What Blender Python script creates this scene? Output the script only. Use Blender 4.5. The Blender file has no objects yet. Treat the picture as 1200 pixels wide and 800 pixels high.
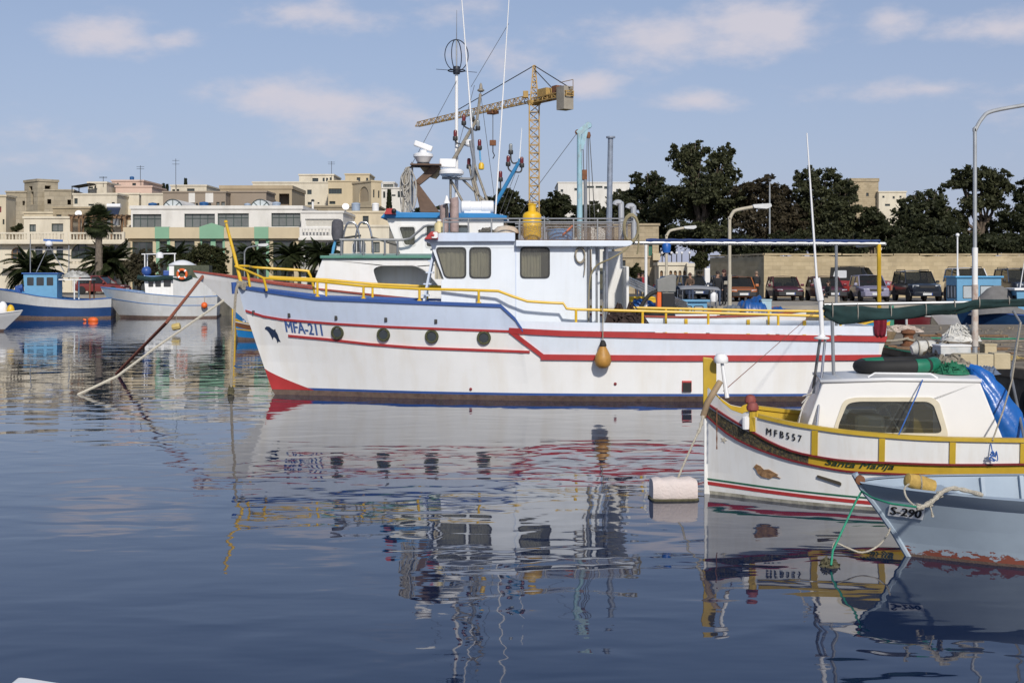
import bpy, bmesh, math, random
import numpy as np
from mathutils import Vector, Matrix
from mathutils.geometry import tessellate_polygon
R = math.radians
rnd = random.Random(7)
sc = bpy.context.scene
C = sc.collection
# ------------------------------------------------------------------ camera, sky, sun, exposure
FPX, H, HOR = 1500.0, 2.9, 322.0          # focal length in photo pixels, eye height above water, horizon row
cd = bpy.data.cameras.new('camera'); cam = bpy.data.objects.new('camera', cd); C.objects.link(cam)
cd.sensor_fit = 'HORIZONTAL'; cd.sensor_width = 36; cd.lens = FPX/1200*36
cd.shift_y = -(400-HOR)/1200; cd.clip_start = .1; cd.clip_end = 4000
cam.location = (0, 0, H); cam.rotation_euler = (R(90), 0, 0); sc.camera = cam
sc.view_settings.view_transform = 'Standard'; sc.view_settings.look = 'None'
sc.view_settings.gamma = 1; sc.view_settings.use_curve_mapping = False
sc.view_settings.exposure = 0.0
SUN_EL, SUN_AZ = 34, 168                 # compass-like: azimuth clockwise from +Y (view direction)
wd = bpy.data.worlds.new('World'); sc.world = wd; wd.use_nodes = True
def world_nodes():
    nt = wd.node_tree; N = nt.nodes; Lk = nt.links; N.clear()
    def nd(t, **k):
        n = N.new(t)
        for a, b in k.items(): setattr(n, a, b)
        return n
    def math_(op, a, b=None, c=None, clamp=False):
        n = nd('ShaderNodeMath', operation=op, use_clamp=clamp)
        for i, q in enumerate((a, b, c)):
            if q is None: continue
            if hasattr(q, 'links'): Lk.new(q, n.inputs[i])
            else: n.inputs[i].default_value = q
        return n.outputs[0]
    out = nd('ShaderNodeOutputWorld'); bg = nd('ShaderNodeBackground'); bg.inputs[1].default_value = SKY_STRENGTH
    sky = nd('ShaderNodeTexSky', sky_type='NISHITA', sun_disc=False)
    sky.sun_elevation = R(SUN_EL); sky.sun_rotation = R(SUN_AZ); sky.air_density = 1.0; sky.dust_density = .6; sky.ozone_density = 2.2
    tc = nd('ShaderNodeTexCoord'); D = tc.outputs['Generated']
    sep = nd('ShaderNodeSeparateXYZ'); Lk.new(D, sep.inputs[0])
    # soft wind-drawn fractal noise on the direction sphere
    mp = nd('ShaderNodeMapping'); mp.inputs['Scale'].default_value = (1, 1, 2.2); Lk.new(D, mp.inputs[0])
    n1 = nd('ShaderNodeTexNoise'); n1.inputs['Scale'].default_value = 17; n1.inputs['Detail'].default_value = 9; n1.inputs['Roughness'].default_value = .58
    Lk.new(mp.outputs[0], n1.inputs[0])
    n2 = nd('ShaderNodeTexNoise'); n2.inputs['Scale'].default_value = 3.1; n2.inputs['Detail'].default_value = 3
    Lk.new(mp.outputs[0], n2.inputs[0])
    acc = None
    for (px, py, w, h, s) in CLOUDS:
        d = Vector(((px-600)/FPX, 1, (HOR-py)/FPX)); l = d.length; d.normalize()
        sb = nd('ShaderNodeVectorMath', operation='SUBTRACT'); Lk.new(D, sb.inputs[0]); sb.inputs[1].default_value = d
        ml = nd('ShaderNodeVectorMath', operation='MULTIPLY'); Lk.new(sb.outputs[0], ml.inputs[0])
        ml.inputs[1].default_value = (FPX*l/w, 4, FPX*l/h)
        ln = nd('ShaderNodeVectorMath', operation='LENGTH'); Lk.new(ml.outputs[0], ln.inputs[0])
        v = math_('MULTIPLY_ADD', ln.outputs['Value'], -s, s)
        acc = v if acc is None else math_('MAXIMUM', acc, v)
    gen = math_('MULTIPLY_ADD', n2.outputs[0], 2.4, -1.55)     # loose clouds everywhere else
    acc = math_('MAXIMUM', acc, gen)
    acc = math_('MAXIMUM', acc, -.6)
    f = math_('ADD', acc, math_('MULTIPLY_ADD', n1.outputs[0], 2.3, -1.15))
    mr = nd('ShaderNodeMapRange', interpolation_type='SMOOTHSTEP'); Lk.new(f, mr.inputs[0])
    mr.inputs[1].default_value = -.05; mr.inputs[2].default_value = 1.0; mr.inputs[3].default_value = 0; mr.inputs[4].default_value = .88
    # thin high veil that greys the blue, thicker low down
    hs = nd('ShaderNodeHueSaturation'); hs.inputs['Saturation'].default_value = SKY_SAT; hs.inputs['Value'].default_value = 1; Lk.new(sky.outputs[0], hs.inputs['Color'])
    veil = nd('ShaderNodeMixRGB'); veil.inputs[2].default_value = VEIL
    vf = nd('ShaderNodeMapRange'); Lk.new(sep.outputs[2], vf.inputs[0])
    vf.inputs[1].default_value = -.02; vf.inputs[2].default_value = .38; vf.inputs[3].default_value = .80; vf.inputs[4].default_value = .10
    Lk.new(vf.outputs[0], veil.inputs[0]); Lk.new(hs.outputs[0], veil.inputs[1])
    mx = nd('ShaderNodeMixRGB'); Lk.new(mr.outputs[0], mx.inputs[0]); Lk.new(veil.outputs[0], mx.inputs[1]); mx.inputs[2].default_value = CLOUDC
    Lk.new(mx.outputs[0], bg.inputs[0]); Lk.new(bg.outputs[0], out.inputs[0])
SKY_STRENGTH, SKY_SAT = .094, .95
VEIL = (3.85, 4.25, 6.6, 1); CLOUDC = (6.9, 6.6, 7.3, 1)
CLOUDS = [(118,40,80,34,1.1),(200,47,38,16,.8),(375,122,140,38,1.15),(585,72,60,26,.9),(355,14,90,26,.85),(690,100,46,22,.95),
          (790,48,130,36,1.1),(885,28,110,40,1.2),(1042,26,44,26,.9),(1165,36,80,22,.9),(820,118,70,16,.75),(445,170,90,26,.5),(60,160,110,16,.35),(520,8,80,22,.7),(1080,105,160,14,.5)]
world_nodes()
sl = bpy.data.lights.new('sun', 'SUN'); sl.energy = 3.45; sl.angle = R(2.5); sl.color = (1, .94, .85)
sun = bpy.data.objects.new('sun', sl); C.objects.link(sun)
_a = R(SUN_AZ); _e = R(SUN_EL)
SUND = Vector((math.sin(_a)*math.cos(_e), math.cos(_a)*math.cos(_e), math.sin(_e)))
sun.rotation_euler = SUND.to_track_quat('Z', 'Y').to_euler(); sun.location = (20, -40, 60)

# ------------------------------------------------------------------ helpers
def P(px, py, Y):                         # photo pixel at a known depth -> point
    return Vector(((px-600)*Y/FPX, Y, H-(py-HOR)*Y/FPX))
def XN(px, Y): return (px-600)*Y/FPX
def ZN(py, Y): return H-(py-HOR)*Y/FPX
def lerp(a, b, t): return a+(b-a)*t
def pl(pts):                              # piecewise linear
    xs = [p[0] for p in pts]; ys = [p[1] for p in pts]
    return lambda x: float(np.interp(x, xs, ys))
def pc(pts):                              # smooth monotone cubic
    xs = np.array([p[0] for p in pts], float); ys = np.array([p[1] for p in pts], float)
    h = np.diff(xs); d = np.diff(ys)/h; m = np.zeros(len(xs))
    m[0] = d[0]; m[-1] = d[-1]
    for i in range(1, len(xs)-1):
        if d[i-1]*d[i] > 0: m[i] = 2*d[i-1]*d[i]/(d[i-1]+d[i])
    def f(x):
        x = min(max(x, xs[0]), xs[-1]); i = int(min(max(np.searchsorted(xs, x)-1, 0), len(h)-1)); t = (x-xs[i])/h[i]
        return float((2*t**3-3*t*t+1)*ys[i]+(t**3-2*t*t+t)*h[i]*m[i]+(-2*t**3+3*t*t)*ys[i+1]+(t**3-t*t)*h[i]*m[i+1])
    return f

class MB:
    def __init__(s): s.v = []; s.f = []; s.m = []; s.mi = 0
    def add(s, vs, fs):
        o = len(s.v); s.v += [tuple(v) for v in vs]; s.f += [tuple(i+o for i in f) for f in fs]; s.m += [s.mi]*len(fs); return s
    def box(s, x0, x1, y0, y1, z0, z1):
        return s.add([(x0,y0,z0),(x1,y0,z0),(x1,y1,z0),(x0,y1,z0),(x0,y0,z1),(x1,y0,z1),(x1,y1,z1),(x0,y1,z1)],
              [(0,3,2,1),(4,5,6,7),(0,1,5,4),(1,2,6,5),(2,3,7,6),(3,0,4,7)])
    def bar(s, a, b, w, h, up=(0,0,1)):
        a = Vector(a); b = Vector(b); d = (b-a).normalized(); u = Vector(up)
        if abs(d.dot(u)) > .98: u = Vector((0,1,0))
        x = d.cross(u).normalized()*w/2; y = x.cross(d).normalized()*h/2
        return s.add([a-x-y,a+x-y,a+x+y,a-x+y,b-x-y,b+x-y,b+x+y,b-x+y],[(0,3,2,1),(4,5,6,7),(0,1,5,4),(1,2,6,5),(2,3,7,6),(3,0,4,7)])
    def tube(s, pts, r, n=8, cap=True, closed=False):
        pts = [Vector(p) for p in pts]; m = len(pts)
        rs = r if isinstance(r, (list, tuple)) else [r]*m
        vs = []; fs = []; pu = None
        for i, p in enumerate(pts):
            if closed: d = pts[(i+1) % m]-pts[i-1]
            else: d = pts[min(i+1, m-1)]-pts[max(i-1, 0)]
            if d.length < 1e-9: d = Vector((0,0,1))
            d.normalize()
            if pu is None:
                pu = Vector((0,0,1)) if abs(d.z) < .9 else Vector((1,0,0))
            x = pu-d*pu.dot(d)
            if x.length < 1e-6: x = d.orthogonal()
            x.normalize(); pu = x; y = d.cross(x)
            for k in range(n):
                a = 2*math.pi*k/n; vs.append(p+(x*math.cos(a)+y*math.sin(a))*rs[i])
        for i in range(m if closed else m-1):
            j = (i+1) % m
            for k in range(n):
                fs.append((i*n+k, i*n+(k+1) % n, j*n+(k+1) % n, j*n+k))
        if cap and not closed: fs += [tuple(range(n))[::-1], tuple((m-1)*n+k for k in range(n))]
        return s.add(vs, fs)
    def lathe(s, prof, c=(0,0,0), n=14, axis=(0,0,1)):     # prof: (r, h) along axis
        ax = Vector(axis).normalized(); x = ax.orthogonal().normalized() if abs(ax.z) < .999 else Vector((1,0,0)); y = ax.cross(x); c = Vector(c)
        vs = []; fs = []
        for r, h in prof:
            for k in range(n):
                a = 2*math.pi*k/n; vs.append(c+ax*h+(x*math.cos(a)+y*math.sin(a))*max(r, 1e-4))
        for i in range(len(prof)-1):
            for k in range(n): fs.append((i*n+k, i*n+(k+1) % n, (i+1)*n+(k+1) % n, (i+1)*n+k))
        if prof[0][0] > 2e-3: fs.append(tuple(range(n))[::-1])
        if prof[-1][0] > 2e-3: fs.append(tuple((len(prof)-1)*n+k for k in range(n)))
        return s.add(vs, fs)
    def ball(s, c, r, n=12, m=8, sc_=(1,1,1)):
        pr = [(math.sin(math.pi*i/m), -math.cos(math.pi*i/m)) for i in range(m+1)]
        o = len(s.v); s.lathe(pr, (0,0,0), n)
        for i in range(o, len(s.v)):
            v = s.v[i]; s.v[i] = (c[0]+v[0]*r*sc_[0], c[1]+v[1]*r*sc_[1], c[2]+v[2]*r*sc_[2])
        return s
    def grid(s, rows, flip=False):                         # rows of equal length
        n = len(rows[0]); vs = [p for r in rows for p in r]; fs = []
        for i in range(len(rows)-1):
            for k in range(n-1):
                q = (i*n+k, i*n+k+1, (i+1)*n+k+1, (i+1)*n+k); fs.append(q[::-1] if flip else q)
        return s.add(vs, fs)
    def plate(s, outer, holes, d0, d1, fn):                # polygon with holes, thickness d0..d1, fn(u,v,d)->xyz
        loops = [outer]+list(holes); flat = [p for l in loops for p in l]
        tris = tessellate_polygon([[Vector((p[0], p[1], 0)) for p in l] for l in loops]); n = len(flat)
        A = [fn(p[0], p[1], d0) for p in flat]; B = [fn(p[0], p[1], d1) for p in flat]
        fs = [tuple(t) for t in tris]+[tuple(i+n for i in t)[::-1] for t in tris]; o = 0
        for l in loops:
            k = len(l)
            for i in range(k): fs.append((o+i, o+(i+1) % k, n+o+(i+1) % k, n+o+i))
            o += k
        return s.add(A+B, fs)

def setp(o, label=None, cat=None, group=None, kind=None):
    if label: o['label'] = label
    if cat: o['category'] = cat
    if group: o['group'] = group
    if kind: o['kind'] = kind
    return o
def thing(name, label, cat, loc=(0,0,0), rz=0, group=None):
    o = bpy.data.objects.new(name, None); C.objects.link(o); o.empty_display_size = .3
    o.location = loc; o.rotation_euler = (0, 0, rz)
    o['_m'] = 1; del o['_m']
    return setp(o, label, cat, group, 'thing')
def root_of(o):
    while o.parent: o = o.parent
    return o
def build(mb, name, mats, parent=None, smooth=35, world=False, bevel=0, fixn=True, label=None):
    """one mesh object; world=True: coordinates are world ones and get moved into the root's frame"""
    vs = mb.v
    if world and parent is not None:
        r = root_of(parent); M = (Matrix.Translation(r.location) @ r.rotation_euler.to_matrix().to_4x4()).inverted()
        vs = [tuple(M @ Vector(v)) for v in vs]
    me = bpy.data.meshes.new(name); me.from_pydata(vs, [], mb.f)
    if not isinstance(mats, (list, tuple)): mats = [mats]
    for m in mats: me.materials.append(m)
    if len(mats) > 1: me.polygons.foreach_set('material_index', mb.m)
    if fixn:
        bm = bmesh.new(); bm.from_mesh(me); bmesh.ops.recalc_face_normals(bm, faces=bm.faces); bm.to_mesh(me); bm.free()
    if smooth:
        me.shade_smooth(); me.set_sharp_from_angle(angle=R(smooth))
    me.update()
    o = bpy.data.objects.new(name, me); C.objects.link(o)
    if parent is not None: o.parent = parent
    if bevel:
        b = o.modifiers.new('bevel', 'BEVEL'); b.width = bevel; b.segments = 2; b.limit_method = 'ANGLE'; b.angle_limit = R(40)
    if label: o['label'] = label
    return o
def copy_tree(o, parent=None):
    c = o.copy(); C.objects.link(c); c.parent = parent
    for ch in list(o.children): copy_tree(ch, c)
    return c
def structure(mb, name, mats, label, **k):
    o = build(mb, name, mats, **k); return setp(o, label, None, None, 'structure')

# ------------------------------------------------------------------ materials
_M = {}
def mat(name, col, rough=.6, metal=0, var=.12, scale=3, bump=0, bscale=None, stain=None, st_amt=.35, st_scale=(6,6,.5), spec=.5, coat=0):
    """Principled + noise-driven tone variation, optional fine bump and streaky stains (own shape)"""
    if name in _M: return _M[name]
    m = bpy.data.materials.new(name); m.use_nodes = True; _M[name] = m
    nt = m.node_tree; N = nt.nodes; Lk = nt.links; b = N['Principled BSDF']
    b.inputs['Roughness'].default_value = rough; b.inputs['Metallic'].default_value = metal; b.inputs['Specular IOR Level'].default_value = spec
    b.inputs['Coat Weight'].default_value = coat
    tc = N.new('ShaderNodeTexCoord'); cur = None
    nz = N.new('ShaderNodeTexNoise'); nz.inputs['Scale'].default_value = scale; nz.inputs['Detail'].default_value = 6; nz.inputs['Roughness'].default_value = .62
    Lk.new(tc.outputs['Object'], nz.inputs[0])
    rp = N.new('ShaderNodeValToRGB'); rp.color_ramp.elements[0].position = .3; rp.color_ramp.elements[1].position = .7
    c0 = [max(0, c*(1-var)) for c in col]; c1 = [min(1, c*(1+var*.7)) for c in col]
    rp.color_ramp.elements[0].color = (*c0, 1); rp.color_ramp.elements[1].color = (*c1, 1)
    Lk.new(nz.outputs[0], rp.inputs[0]); cur = rp.outputs[0]
    if stain:
        mp = N.new('ShaderNodeMapping'); mp.inputs['Scale'].default_value = st_scale; Lk.new(tc.outputs['Object'], mp.inputs[0])
        n2 = N.new('ShaderNodeTexNoise'); n2.inputs['Scale'].default_value = 1; n2.inputs['Detail'].default_value = 7; n2.inputs['Roughness'].default_value = .6; Lk.new(mp.outputs[0], n2.inputs[0])
        mr = N.new('ShaderNodeMapRange'); Lk.new(n2.outputs[0], mr.inputs[0]); mr.inputs[1].default_value = .47; mr.inputs[2].default_value = .78; mr.inputs[4].default_value = st_amt
        mx = N.new('ShaderNodeMixRGB'); Lk.new(mr.outputs[0], mx.inputs[0]); Lk.new(cur, mx.inputs[1]); mx.inputs[2].default_value = (*stain, 1); cur = mx.outputs[0]
    Lk.new(cur, b.inputs['Base Color'])
    if bump:
        n3 = N.new('ShaderNodeTexNoise'); n3.inputs['Scale'].default_value = bscale or scale*8; n3.inputs['Detail'].default_value = 4; Lk.new(tc.outputs['Object'], n3.inputs[0])
        bp = N.new('ShaderNodeBump'); bp.inputs['Strength'].default_value = bump; bp.inputs['Distance'].default_value = .02; Lk.new(n3.outputs[0], bp.inputs['Height']); Lk.new(bp.outputs[0], b.inputs['Normal'])
    return m
def stone(name, col, bw=.6, bh=.27, mortar=.012, stain=None, amt=.5, bump=.5, dark=.75):
    """coursed limestone: faint joints, blotchy weathering; wall coordinates from the object's own frame"""
    if name in _M: return _M[name]
    m = mat(name, col, .9, var=.16, scale=.9, stain=stain, st_amt=amt, st_scale=(.5,.5,.35)); nt = m.node_tree; N = nt.nodes; Lk = nt.links; b = N['Principled BSDF']
    tc = N.new('ShaderNodeTexCoord'); sp = N.new('ShaderNodeSeparateXYZ'); Lk.new(tc.outputs['Object'], sp.inputs[0])
    ad = N.new('ShaderNodeMath'); Lk.new(sp.outputs[0], ad.inputs[0]); Lk.new(sp.outputs[1], ad.inputs[1])
    cb = N.new('ShaderNodeCombineXYZ'); Lk.new(ad.outputs[0], cb.inputs[0]); Lk.new(sp.outputs[2], cb.inputs[1])
    br = N.new('ShaderNodeTexBrick'); br.inputs['Scale'].default_value = 1; br.inputs['Brick Width'].default_value = bw; br.inputs['Row Height'].default_value = bh
    br.inputs['Mortar Size'].default_value = mortar; br.inputs['Mortar Smooth'].default_value = .5
    br.inputs['Color1'].default_value = (1,1,1,1); br.inputs['Color2'].default_value = (.82,.81,.78,1); br.inputs['Mortar'].default_value = (dark,dark,dark,1)
    Lk.new(cb.outputs[0], br.inputs[0])
    old = b.inputs['Base Color'].links[0].from_socket
    mx = N.new('ShaderNodeMixRGB'); mx.blend_type = 'MULTIPLY'; mx.inputs[0].default_value = 1; Lk.new(old, mx.inputs[1]); Lk.new(br.outputs[0], mx.inputs[2]); Lk.new(mx.outputs[0], b.inputs['Base Color'])
    bp = N.new('ShaderNodeBump'); bp.inputs['Strength'].default_value = bump; bp.inputs['Distance'].default_value = .02; bp.invert = True; Lk.new(br.outputs['Fac'], bp.inputs['Height']); Lk.new(bp.outputs[0], b.inputs['Normal'])
    return m
def glass(name, tint=(.5,.55,.55), op=.35):
    if name in _M: return _M[name]
    m = bpy.data.materials.new(name); m.use_nodes = True; _M[name] = m; nt = m.node_tree; N = nt.nodes; Lk = nt.links; N.clear()
    o = N.new('ShaderNodeOutputMaterial'); tr = N.new('ShaderNodeBsdfTransparent'); tr.inputs[0].default_value = (*tint, 1)
    gl = N.new('ShaderNodeBsdfGlossy'); gl.inputs[1].default_value = .03; gl.inputs[0].default_value = (.9,.9,.9,1)
    df = N.new('ShaderNodeBsdfDiffuse'); df.inputs[0].default_value = (.25,.25,.22,1)
    lw = N.new('ShaderNodeLayerWeight'); lw.inputs[0].default_value = .5; pw = N.new('ShaderNodeMath'); pw.operation = 'POWER'; Lk.new(lw.outputs['Facing'], pw.inputs[0]); pw.inputs[1].default_value = 4.0
    fr = N.new('ShaderNodeMath'); fr.operation = 'MULTIPLY_ADD'; Lk.new(pw.outputs[0], fr.inputs[0]); fr.inputs[1].default_value = .9; fr.inputs[2].default_value = .045
    m0 = N.new('ShaderNodeMixShader'); m0.inputs[0].default_value = op*.4; Lk.new(tr.outputs[0], m0.inputs[1]); Lk.new(df.outputs[0], m0.inputs[2])
    mx = N.new('ShaderNodeMixShader'); Lk.new(fr.outputs[0], mx.inputs[0]); Lk.new(m0.outputs[0], mx.inputs[1]); Lk.new(gl.outputs[0], mx.inputs[2]); Lk.new(mx.outputs[0], o.inputs[0])
    return m
def netmat(name, col, scale=60, gap=.5):      # open mesh cloth
    if name in _M: return _M[name]
    m = mat(name, col, .9); nt = m.node_tree; N = nt.nodes; Lk = nt.links; b = N['Principled BSDF']
    n = N.new('ShaderNodeTexNoise'); n.inputs['Scale'].default_value = scale; tc = N.new('ShaderNodeTexCoord'); Lk.new(tc.outputs['Object'], n.inputs[0])
    mr = N.new('ShaderNodeMapRange'); mr.inputs[1].default_value = .5-gap*.2; mr.inputs[2].default_value = .5+gap*.2; mr.inputs[3].default_value = .05; mr.inputs[4].default_value = .75; Lk.new(n.outputs[0], mr.inputs[0]); Lk.new(mr.outputs[0], b.inputs['Alpha'])
    return m

white = mat('white_paint', (.80,.80,.79), .35, var=.05, scale=1.5, stain=(.55,.47,.32), st_amt=.22)
white_clean = mat('clean_white_paint', (.82,.82,.82), .35, var=.04)
white_rust = mat('rust_streaked_white_paint', (.82,.82,.81), .4, var=.04, scale=1.2, stain=(.56,.44,.24), st_amt=.26, st_scale=(2.2,2.2,.22), bump=.22, bscale=1.6)
pale_blue = mat('pale_blue_paint', (.60,.68,.82), .4, var=.05, scale=2, stain=(.40,.42,.42), st_amt=.2)
pale_blue2 = mat('very_pale_blue_paint', (.70,.76,.84), .4, var=.05, scale=2, stain=(.45,.42,.36), st_amt=.2)
navy = mat('navy_blue_paint', (.035,.09,.30), .4)
red = mat('red_paint', (.44,.045,.045), .4)
bottom = mat('fouled_antifouling', (.16,.105,.085), .8, var=.4, scale=6, stain=(.06,.07,.045), st_amt=.6, bump=.4)
yellow = mat('yellow_paint', (.72,.45,.025), .42, var=.12)
ochre = mat('ochre_yellow_paint', (.53,.355,.03), .45, var=.14, scale=4, stain=(.30,.19,.05), st_amt=.35)
green = mat('green_paint', (.03,.20,.13), .5)
maroon = mat('maroon_paint', (.20,.02,.025), .5)
grey_metal = mat('galvanised_metal', (.32,.33,.34), .4, .6, var=.2)
steel = mat('stainless_steel', (.55,.55,.56), .25, .9)
dark_metal = mat('dark_metal', (.05,.05,.05), .5, .3)
black_rubber = mat('black_rubber', (.018,.018,.018), .75, var=.3)
black = mat('black_paint', (.015,.015,.017), .4)
rope_m = mat('weathered_rope', (.36,.32,.25), .9, var=.3, scale=30, bump=.8, bscale=90)
rope_red = mat('rust_red_rope', (.30,.10,.06), .9, var=.3, scale=30, bump=.8, bscale=90)
rope_blue = mat('blue_rope', (.03,.12,.40), .85, var=.2, scale=30)
rope_green = mat('green_rope', (.03,.27,.16), .85, var=.2, scale=30)
orange = mat('orange_plastic', (.75,.13,.02), .5)
rustm = mat('rust', (.20,.085,.04), .85, var=.4, scale=8, bump=.4)
wood = mat('weathered_wood', (.20,.12,.065), .8, var=.3, scale=8, bump=.3)
bluep = mat('bright_blue_plastic', (.015,.11,.42), .42, var=.15)
sky_blue = mat('sky_blue_paint', (.10,.36,.62), .5, var=.1)
window_g = glass('tinted_window_glass', (.87,.88,.85), .5)
window_clear = glass('clear_window_glass', (.72,.75,.74), .2)
pane_dark = mat('dark_window_pane', (.035,.042,.045), .08, var=.3, scale=.6, spec=.8)
pane_grey = mat('shuttered_pane', (.16,.17,.165), .25, var=.2, scale=.8)
# ------------------------------------------------------------------ the setting
def water_mat():
    m = bpy.data.materials.new('harbour_water'); m.use_nodes = True; nt = m.node_tree; N = nt.nodes; Lk = nt.links; b = N['Principled BSDF']
    b.inputs['Base Color'].default_value = (.004,.013,.046,1); b.inputs['Roughness'].default_value = .022; b.inputs['IOR'].default_value = 1.46; b.inputs['Specular IOR Level'].default_value = .5
    tc = N.new('ShaderNodeTexCoord')
    def noise(sx, sy, sc_, det, rz=0, dist=0):
        mp = N.new('ShaderNodeMapping'); mp.inputs['Scale'].default_value = (sx, sy, 1); mp.inputs['Rotation'].default_value = (0,0,R(rz)); Lk.new(tc.outputs['Object'], mp.inputs[0])
        n = N.new('ShaderNodeTexNoise'); n.inputs['Scale'].default_value = sc_; n.inputs['Detail'].default_value = det; n.inputs['Roughness'].default_value = .5; n.inputs['Distortion'].default_value = dist
        Lk.new(mp.outputs[0], n.inputs[0]); return n.outputs[0]
    def mth(op, a, b_):
        n = N.new('ShaderNodeMath'); n.operation = op
        for i, q in enumerate((a, b_)):
            if hasattr(q, 'links'): Lk.new(q, n.inputs[i])
            else: n.inputs[i].default_value = q
        return n.outputs[0]
    swell = noise(.5, 1, .55, 1, 8, .3); rip = noise(.6, 1, 1.7, .6, -6, .6); fine = noise(.45, 1, 5.5, 1, 5)
    patch = noise(.35, 1, .09, 3, 3)                        # cat's-paws: rougher and calmer areas
    mr = N.new('ShaderNodeMapRange'); Lk.new(patch, mr.inputs[0]); mr.inputs[1].default_value = .38; mr.inputs[2].default_value = .62; mr.inputs[3].default_value = .45; mr.inputs[4].default_value = 1.6
    h = mth('ADD', mth('MULTIPLY', swell, .012), mth('MULTIPLY', mth('ADD', mth('MULTIPLY', rip, .0085), mth('MULTIPLY', fine, .0011)), mr.outputs[0]))
    bp = N.new('ShaderNodeBump'); bp.inputs['Strength'].default_value = 1; bp.inputs['Distance'].default_value = 1.0; Lk.new(h, bp.inputs['Height']); Lk.new(bp.outputs[0], b.inputs['Normal'])
    return m
mb = MB(); mb.add([(-700,-60,0),(700,-60,0),(700,400,0),(-700,400,0)], [(0,1,2,3)])
structure(mb, 'water', water_mat(), 'calm dark blue harbour water rippling round the moored boats', smooth=0)

ZQ = 1.4                                      # main quay level
concrete = mat('quay_concrete', (.33,.30,.25), .9, var=.2, scale=.7, stain=(.16,.14,.11), st_amt=.5, st_scale=(.8,.8,.8), bump=.4)
wet_stone = mat('wet_quay_stone', (.13,.12,.10), .8, var=.4, scale=1.5, stain=(.03,.035,.025), st_amt=.8, st_scale=(2,2,.6), bump=.5)
shore = [(-400,93),(-46,93),(-44,92),(-14,91),(-6,76),(2,62),(6,60),(18,63),(34,71),(60,74),(400,75)]
back = [(400,900),(-400,900)]
poly = shore+back
mb = MB(); mb.plate(poly, [], ZQ, ZQ-.3, lambda u, v, d: (u, v, d))
structure(mb, 'quay', concrete, 'grey concrete quay carrying the street, cars and houses', smooth=0)
mb = MB(); mb.grid([[(x, y+.05, ZQ-.3) for x, y in shore], [(x, y+.05, -1) for x, y in shore]])
structure(mb, 'quay_wall', wet_stone, 'dark wet stone face of the quay above the water', smooth=0)
# coping stones along the visible quay edge
mb = MB()
asph = mat('asphalt', (.085,.083,.08), .9, var=.2, scale=.6, bump=.3, bscale=40)
mb.add([(-400,98,ZQ+.004),(-16,97,ZQ+.004),(8,76,ZQ+.004),(400,79,ZQ+.004),(400,83.4,ZQ+.004),(22,83.4,ZQ+.004),(14,106,ZQ+.004),(-400,106,ZQ+.004)], [(0,1,6,7),(1,2,5,6),(2,3,4,5)])
structure(mb, 'road', asph, 'worn asphalt street behind the quay', smooth=0)
# hill behind
def hill():
    mb = MB(); xs = np.linspace(-420, 420, 57); ys = np.linspace(112, 520, 30); rows = []
    for y in ys:
        row = []
        for x in xs:
            t = max(0, min(1, (y-118)/110)); s = 1/(1+math.exp((x-2)/14.))
            z = 1.2+ (7.5*t*s + 2.2*t*(1-s)) + .4*math.sin(x*.13+y*.07)
            z -= max(0, (y-300)/220)*10
            row.append((x, y, z-.1*(t == 0)))
        rows.append(row)
    return mb.grid(rows)
dry = mat('dry_scrub_ground', (.12,.11,.06), .95, var=.35, scale=.2, bump=.3)
structure(hill(), 'hill', dry, 'low dry hillside rising behind the town')

# jetty at the right
ZJ = 1.15
jet = [(9.35,33.5),(9.1,27.2),(9.6,24.0),(8.95,20.6),(40,19.5),(40,46),(13.2,45),(11.2,40)]
slab = stone('worn_jetty_paving', (.30,.27,.22), 1.2, .9, .02, (.14,.12,.10), .6)
mb = MB(); mb.plate(jet, [], ZJ, ZJ-.22, lambda u, v, d: (u, v, d))
structure(mb, 'jetty', mat('jetty_paving',(.21,.175,.13),.95,var=.35,scale=.9,stain=(.10,.085,.065),st_amt=.7,st_scale=(1.6,.5,1),bump=.7,bscale=5), 'worn stone jetty littered with fishing gear', smooth=0, bevel=.03)
mb = MB(); cl = jet+[jet[0]]
cx, cy = 22, 32
mb.grid([[(x+(cx-x)*.004, y+(cy-y)*.004, ZJ-.22) for x, y in cl], [(x+(cx-x)*.004, y+(cy-y)*.004, -1) for x, y in cl]])
structure(mb, 'jetty_wall', wet_stone, 'dark weedy side of the stone jetty', smooth=0)

# ------------------------------------------------------------------ buildings
cream = mat('cream_render', (.60,.52,.38), .9, var=.08, scale=.5, stain=(.30,.26,.19), st_amt=.55, st_scale=(1,1,.3))
cream2 = mat('pale_cream_render', (.66,.60,.48), .9, var=.07, scale=.5, stain=(.36,.31,.24), st_amt=.5, st_scale=(1,1,.3))
beige = mat('beige_render', (.56,.47,.32), .9, var=.08, scale=.5, stain=(.36,.29,.18), st_amt=.3, st_scale=(1,1,.3))
tan = mat('tan_render', (.42,.34,.23), .9, var=.1, scale=.5, stain=(.28,.2,.12), st_amt=.4, st_scale=(1,1,.3))
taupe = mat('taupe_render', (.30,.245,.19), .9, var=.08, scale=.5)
whitewash = mat('white_render', (.70,.68,.64), .9, var=.05, scale=.5, stain=(.38,.35,.30), st_amt=.45, st_scale=(1,1,.3))
pink = mat('pink_render', (.60,.44,.36), .9, var=.07, scale=.5)
mint = mat('mint_green_render', (.22,.40,.27), .9, var=.07, scale=.6)
limestone = stone('weathered_limestone', (.44,.36,.24), .6, .3, .015, (.20,.17,.13), .55)
ruinst = stone('grey_limestone_blocks', (.44,.38,.28), 1.1, .5, .035, (.24,.21,.17), .6)
conc = mat('bare_concrete', (.33,.28,.2), .95, var=.15, scale=1)
bigpane = mat('tinted_shopfront_glass', (.05,.055,.055), .1, var=.4, scale=.5, spec=.8)
frame_w = mat('white_window_frame', (.65,.65,.63), .5)
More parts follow.
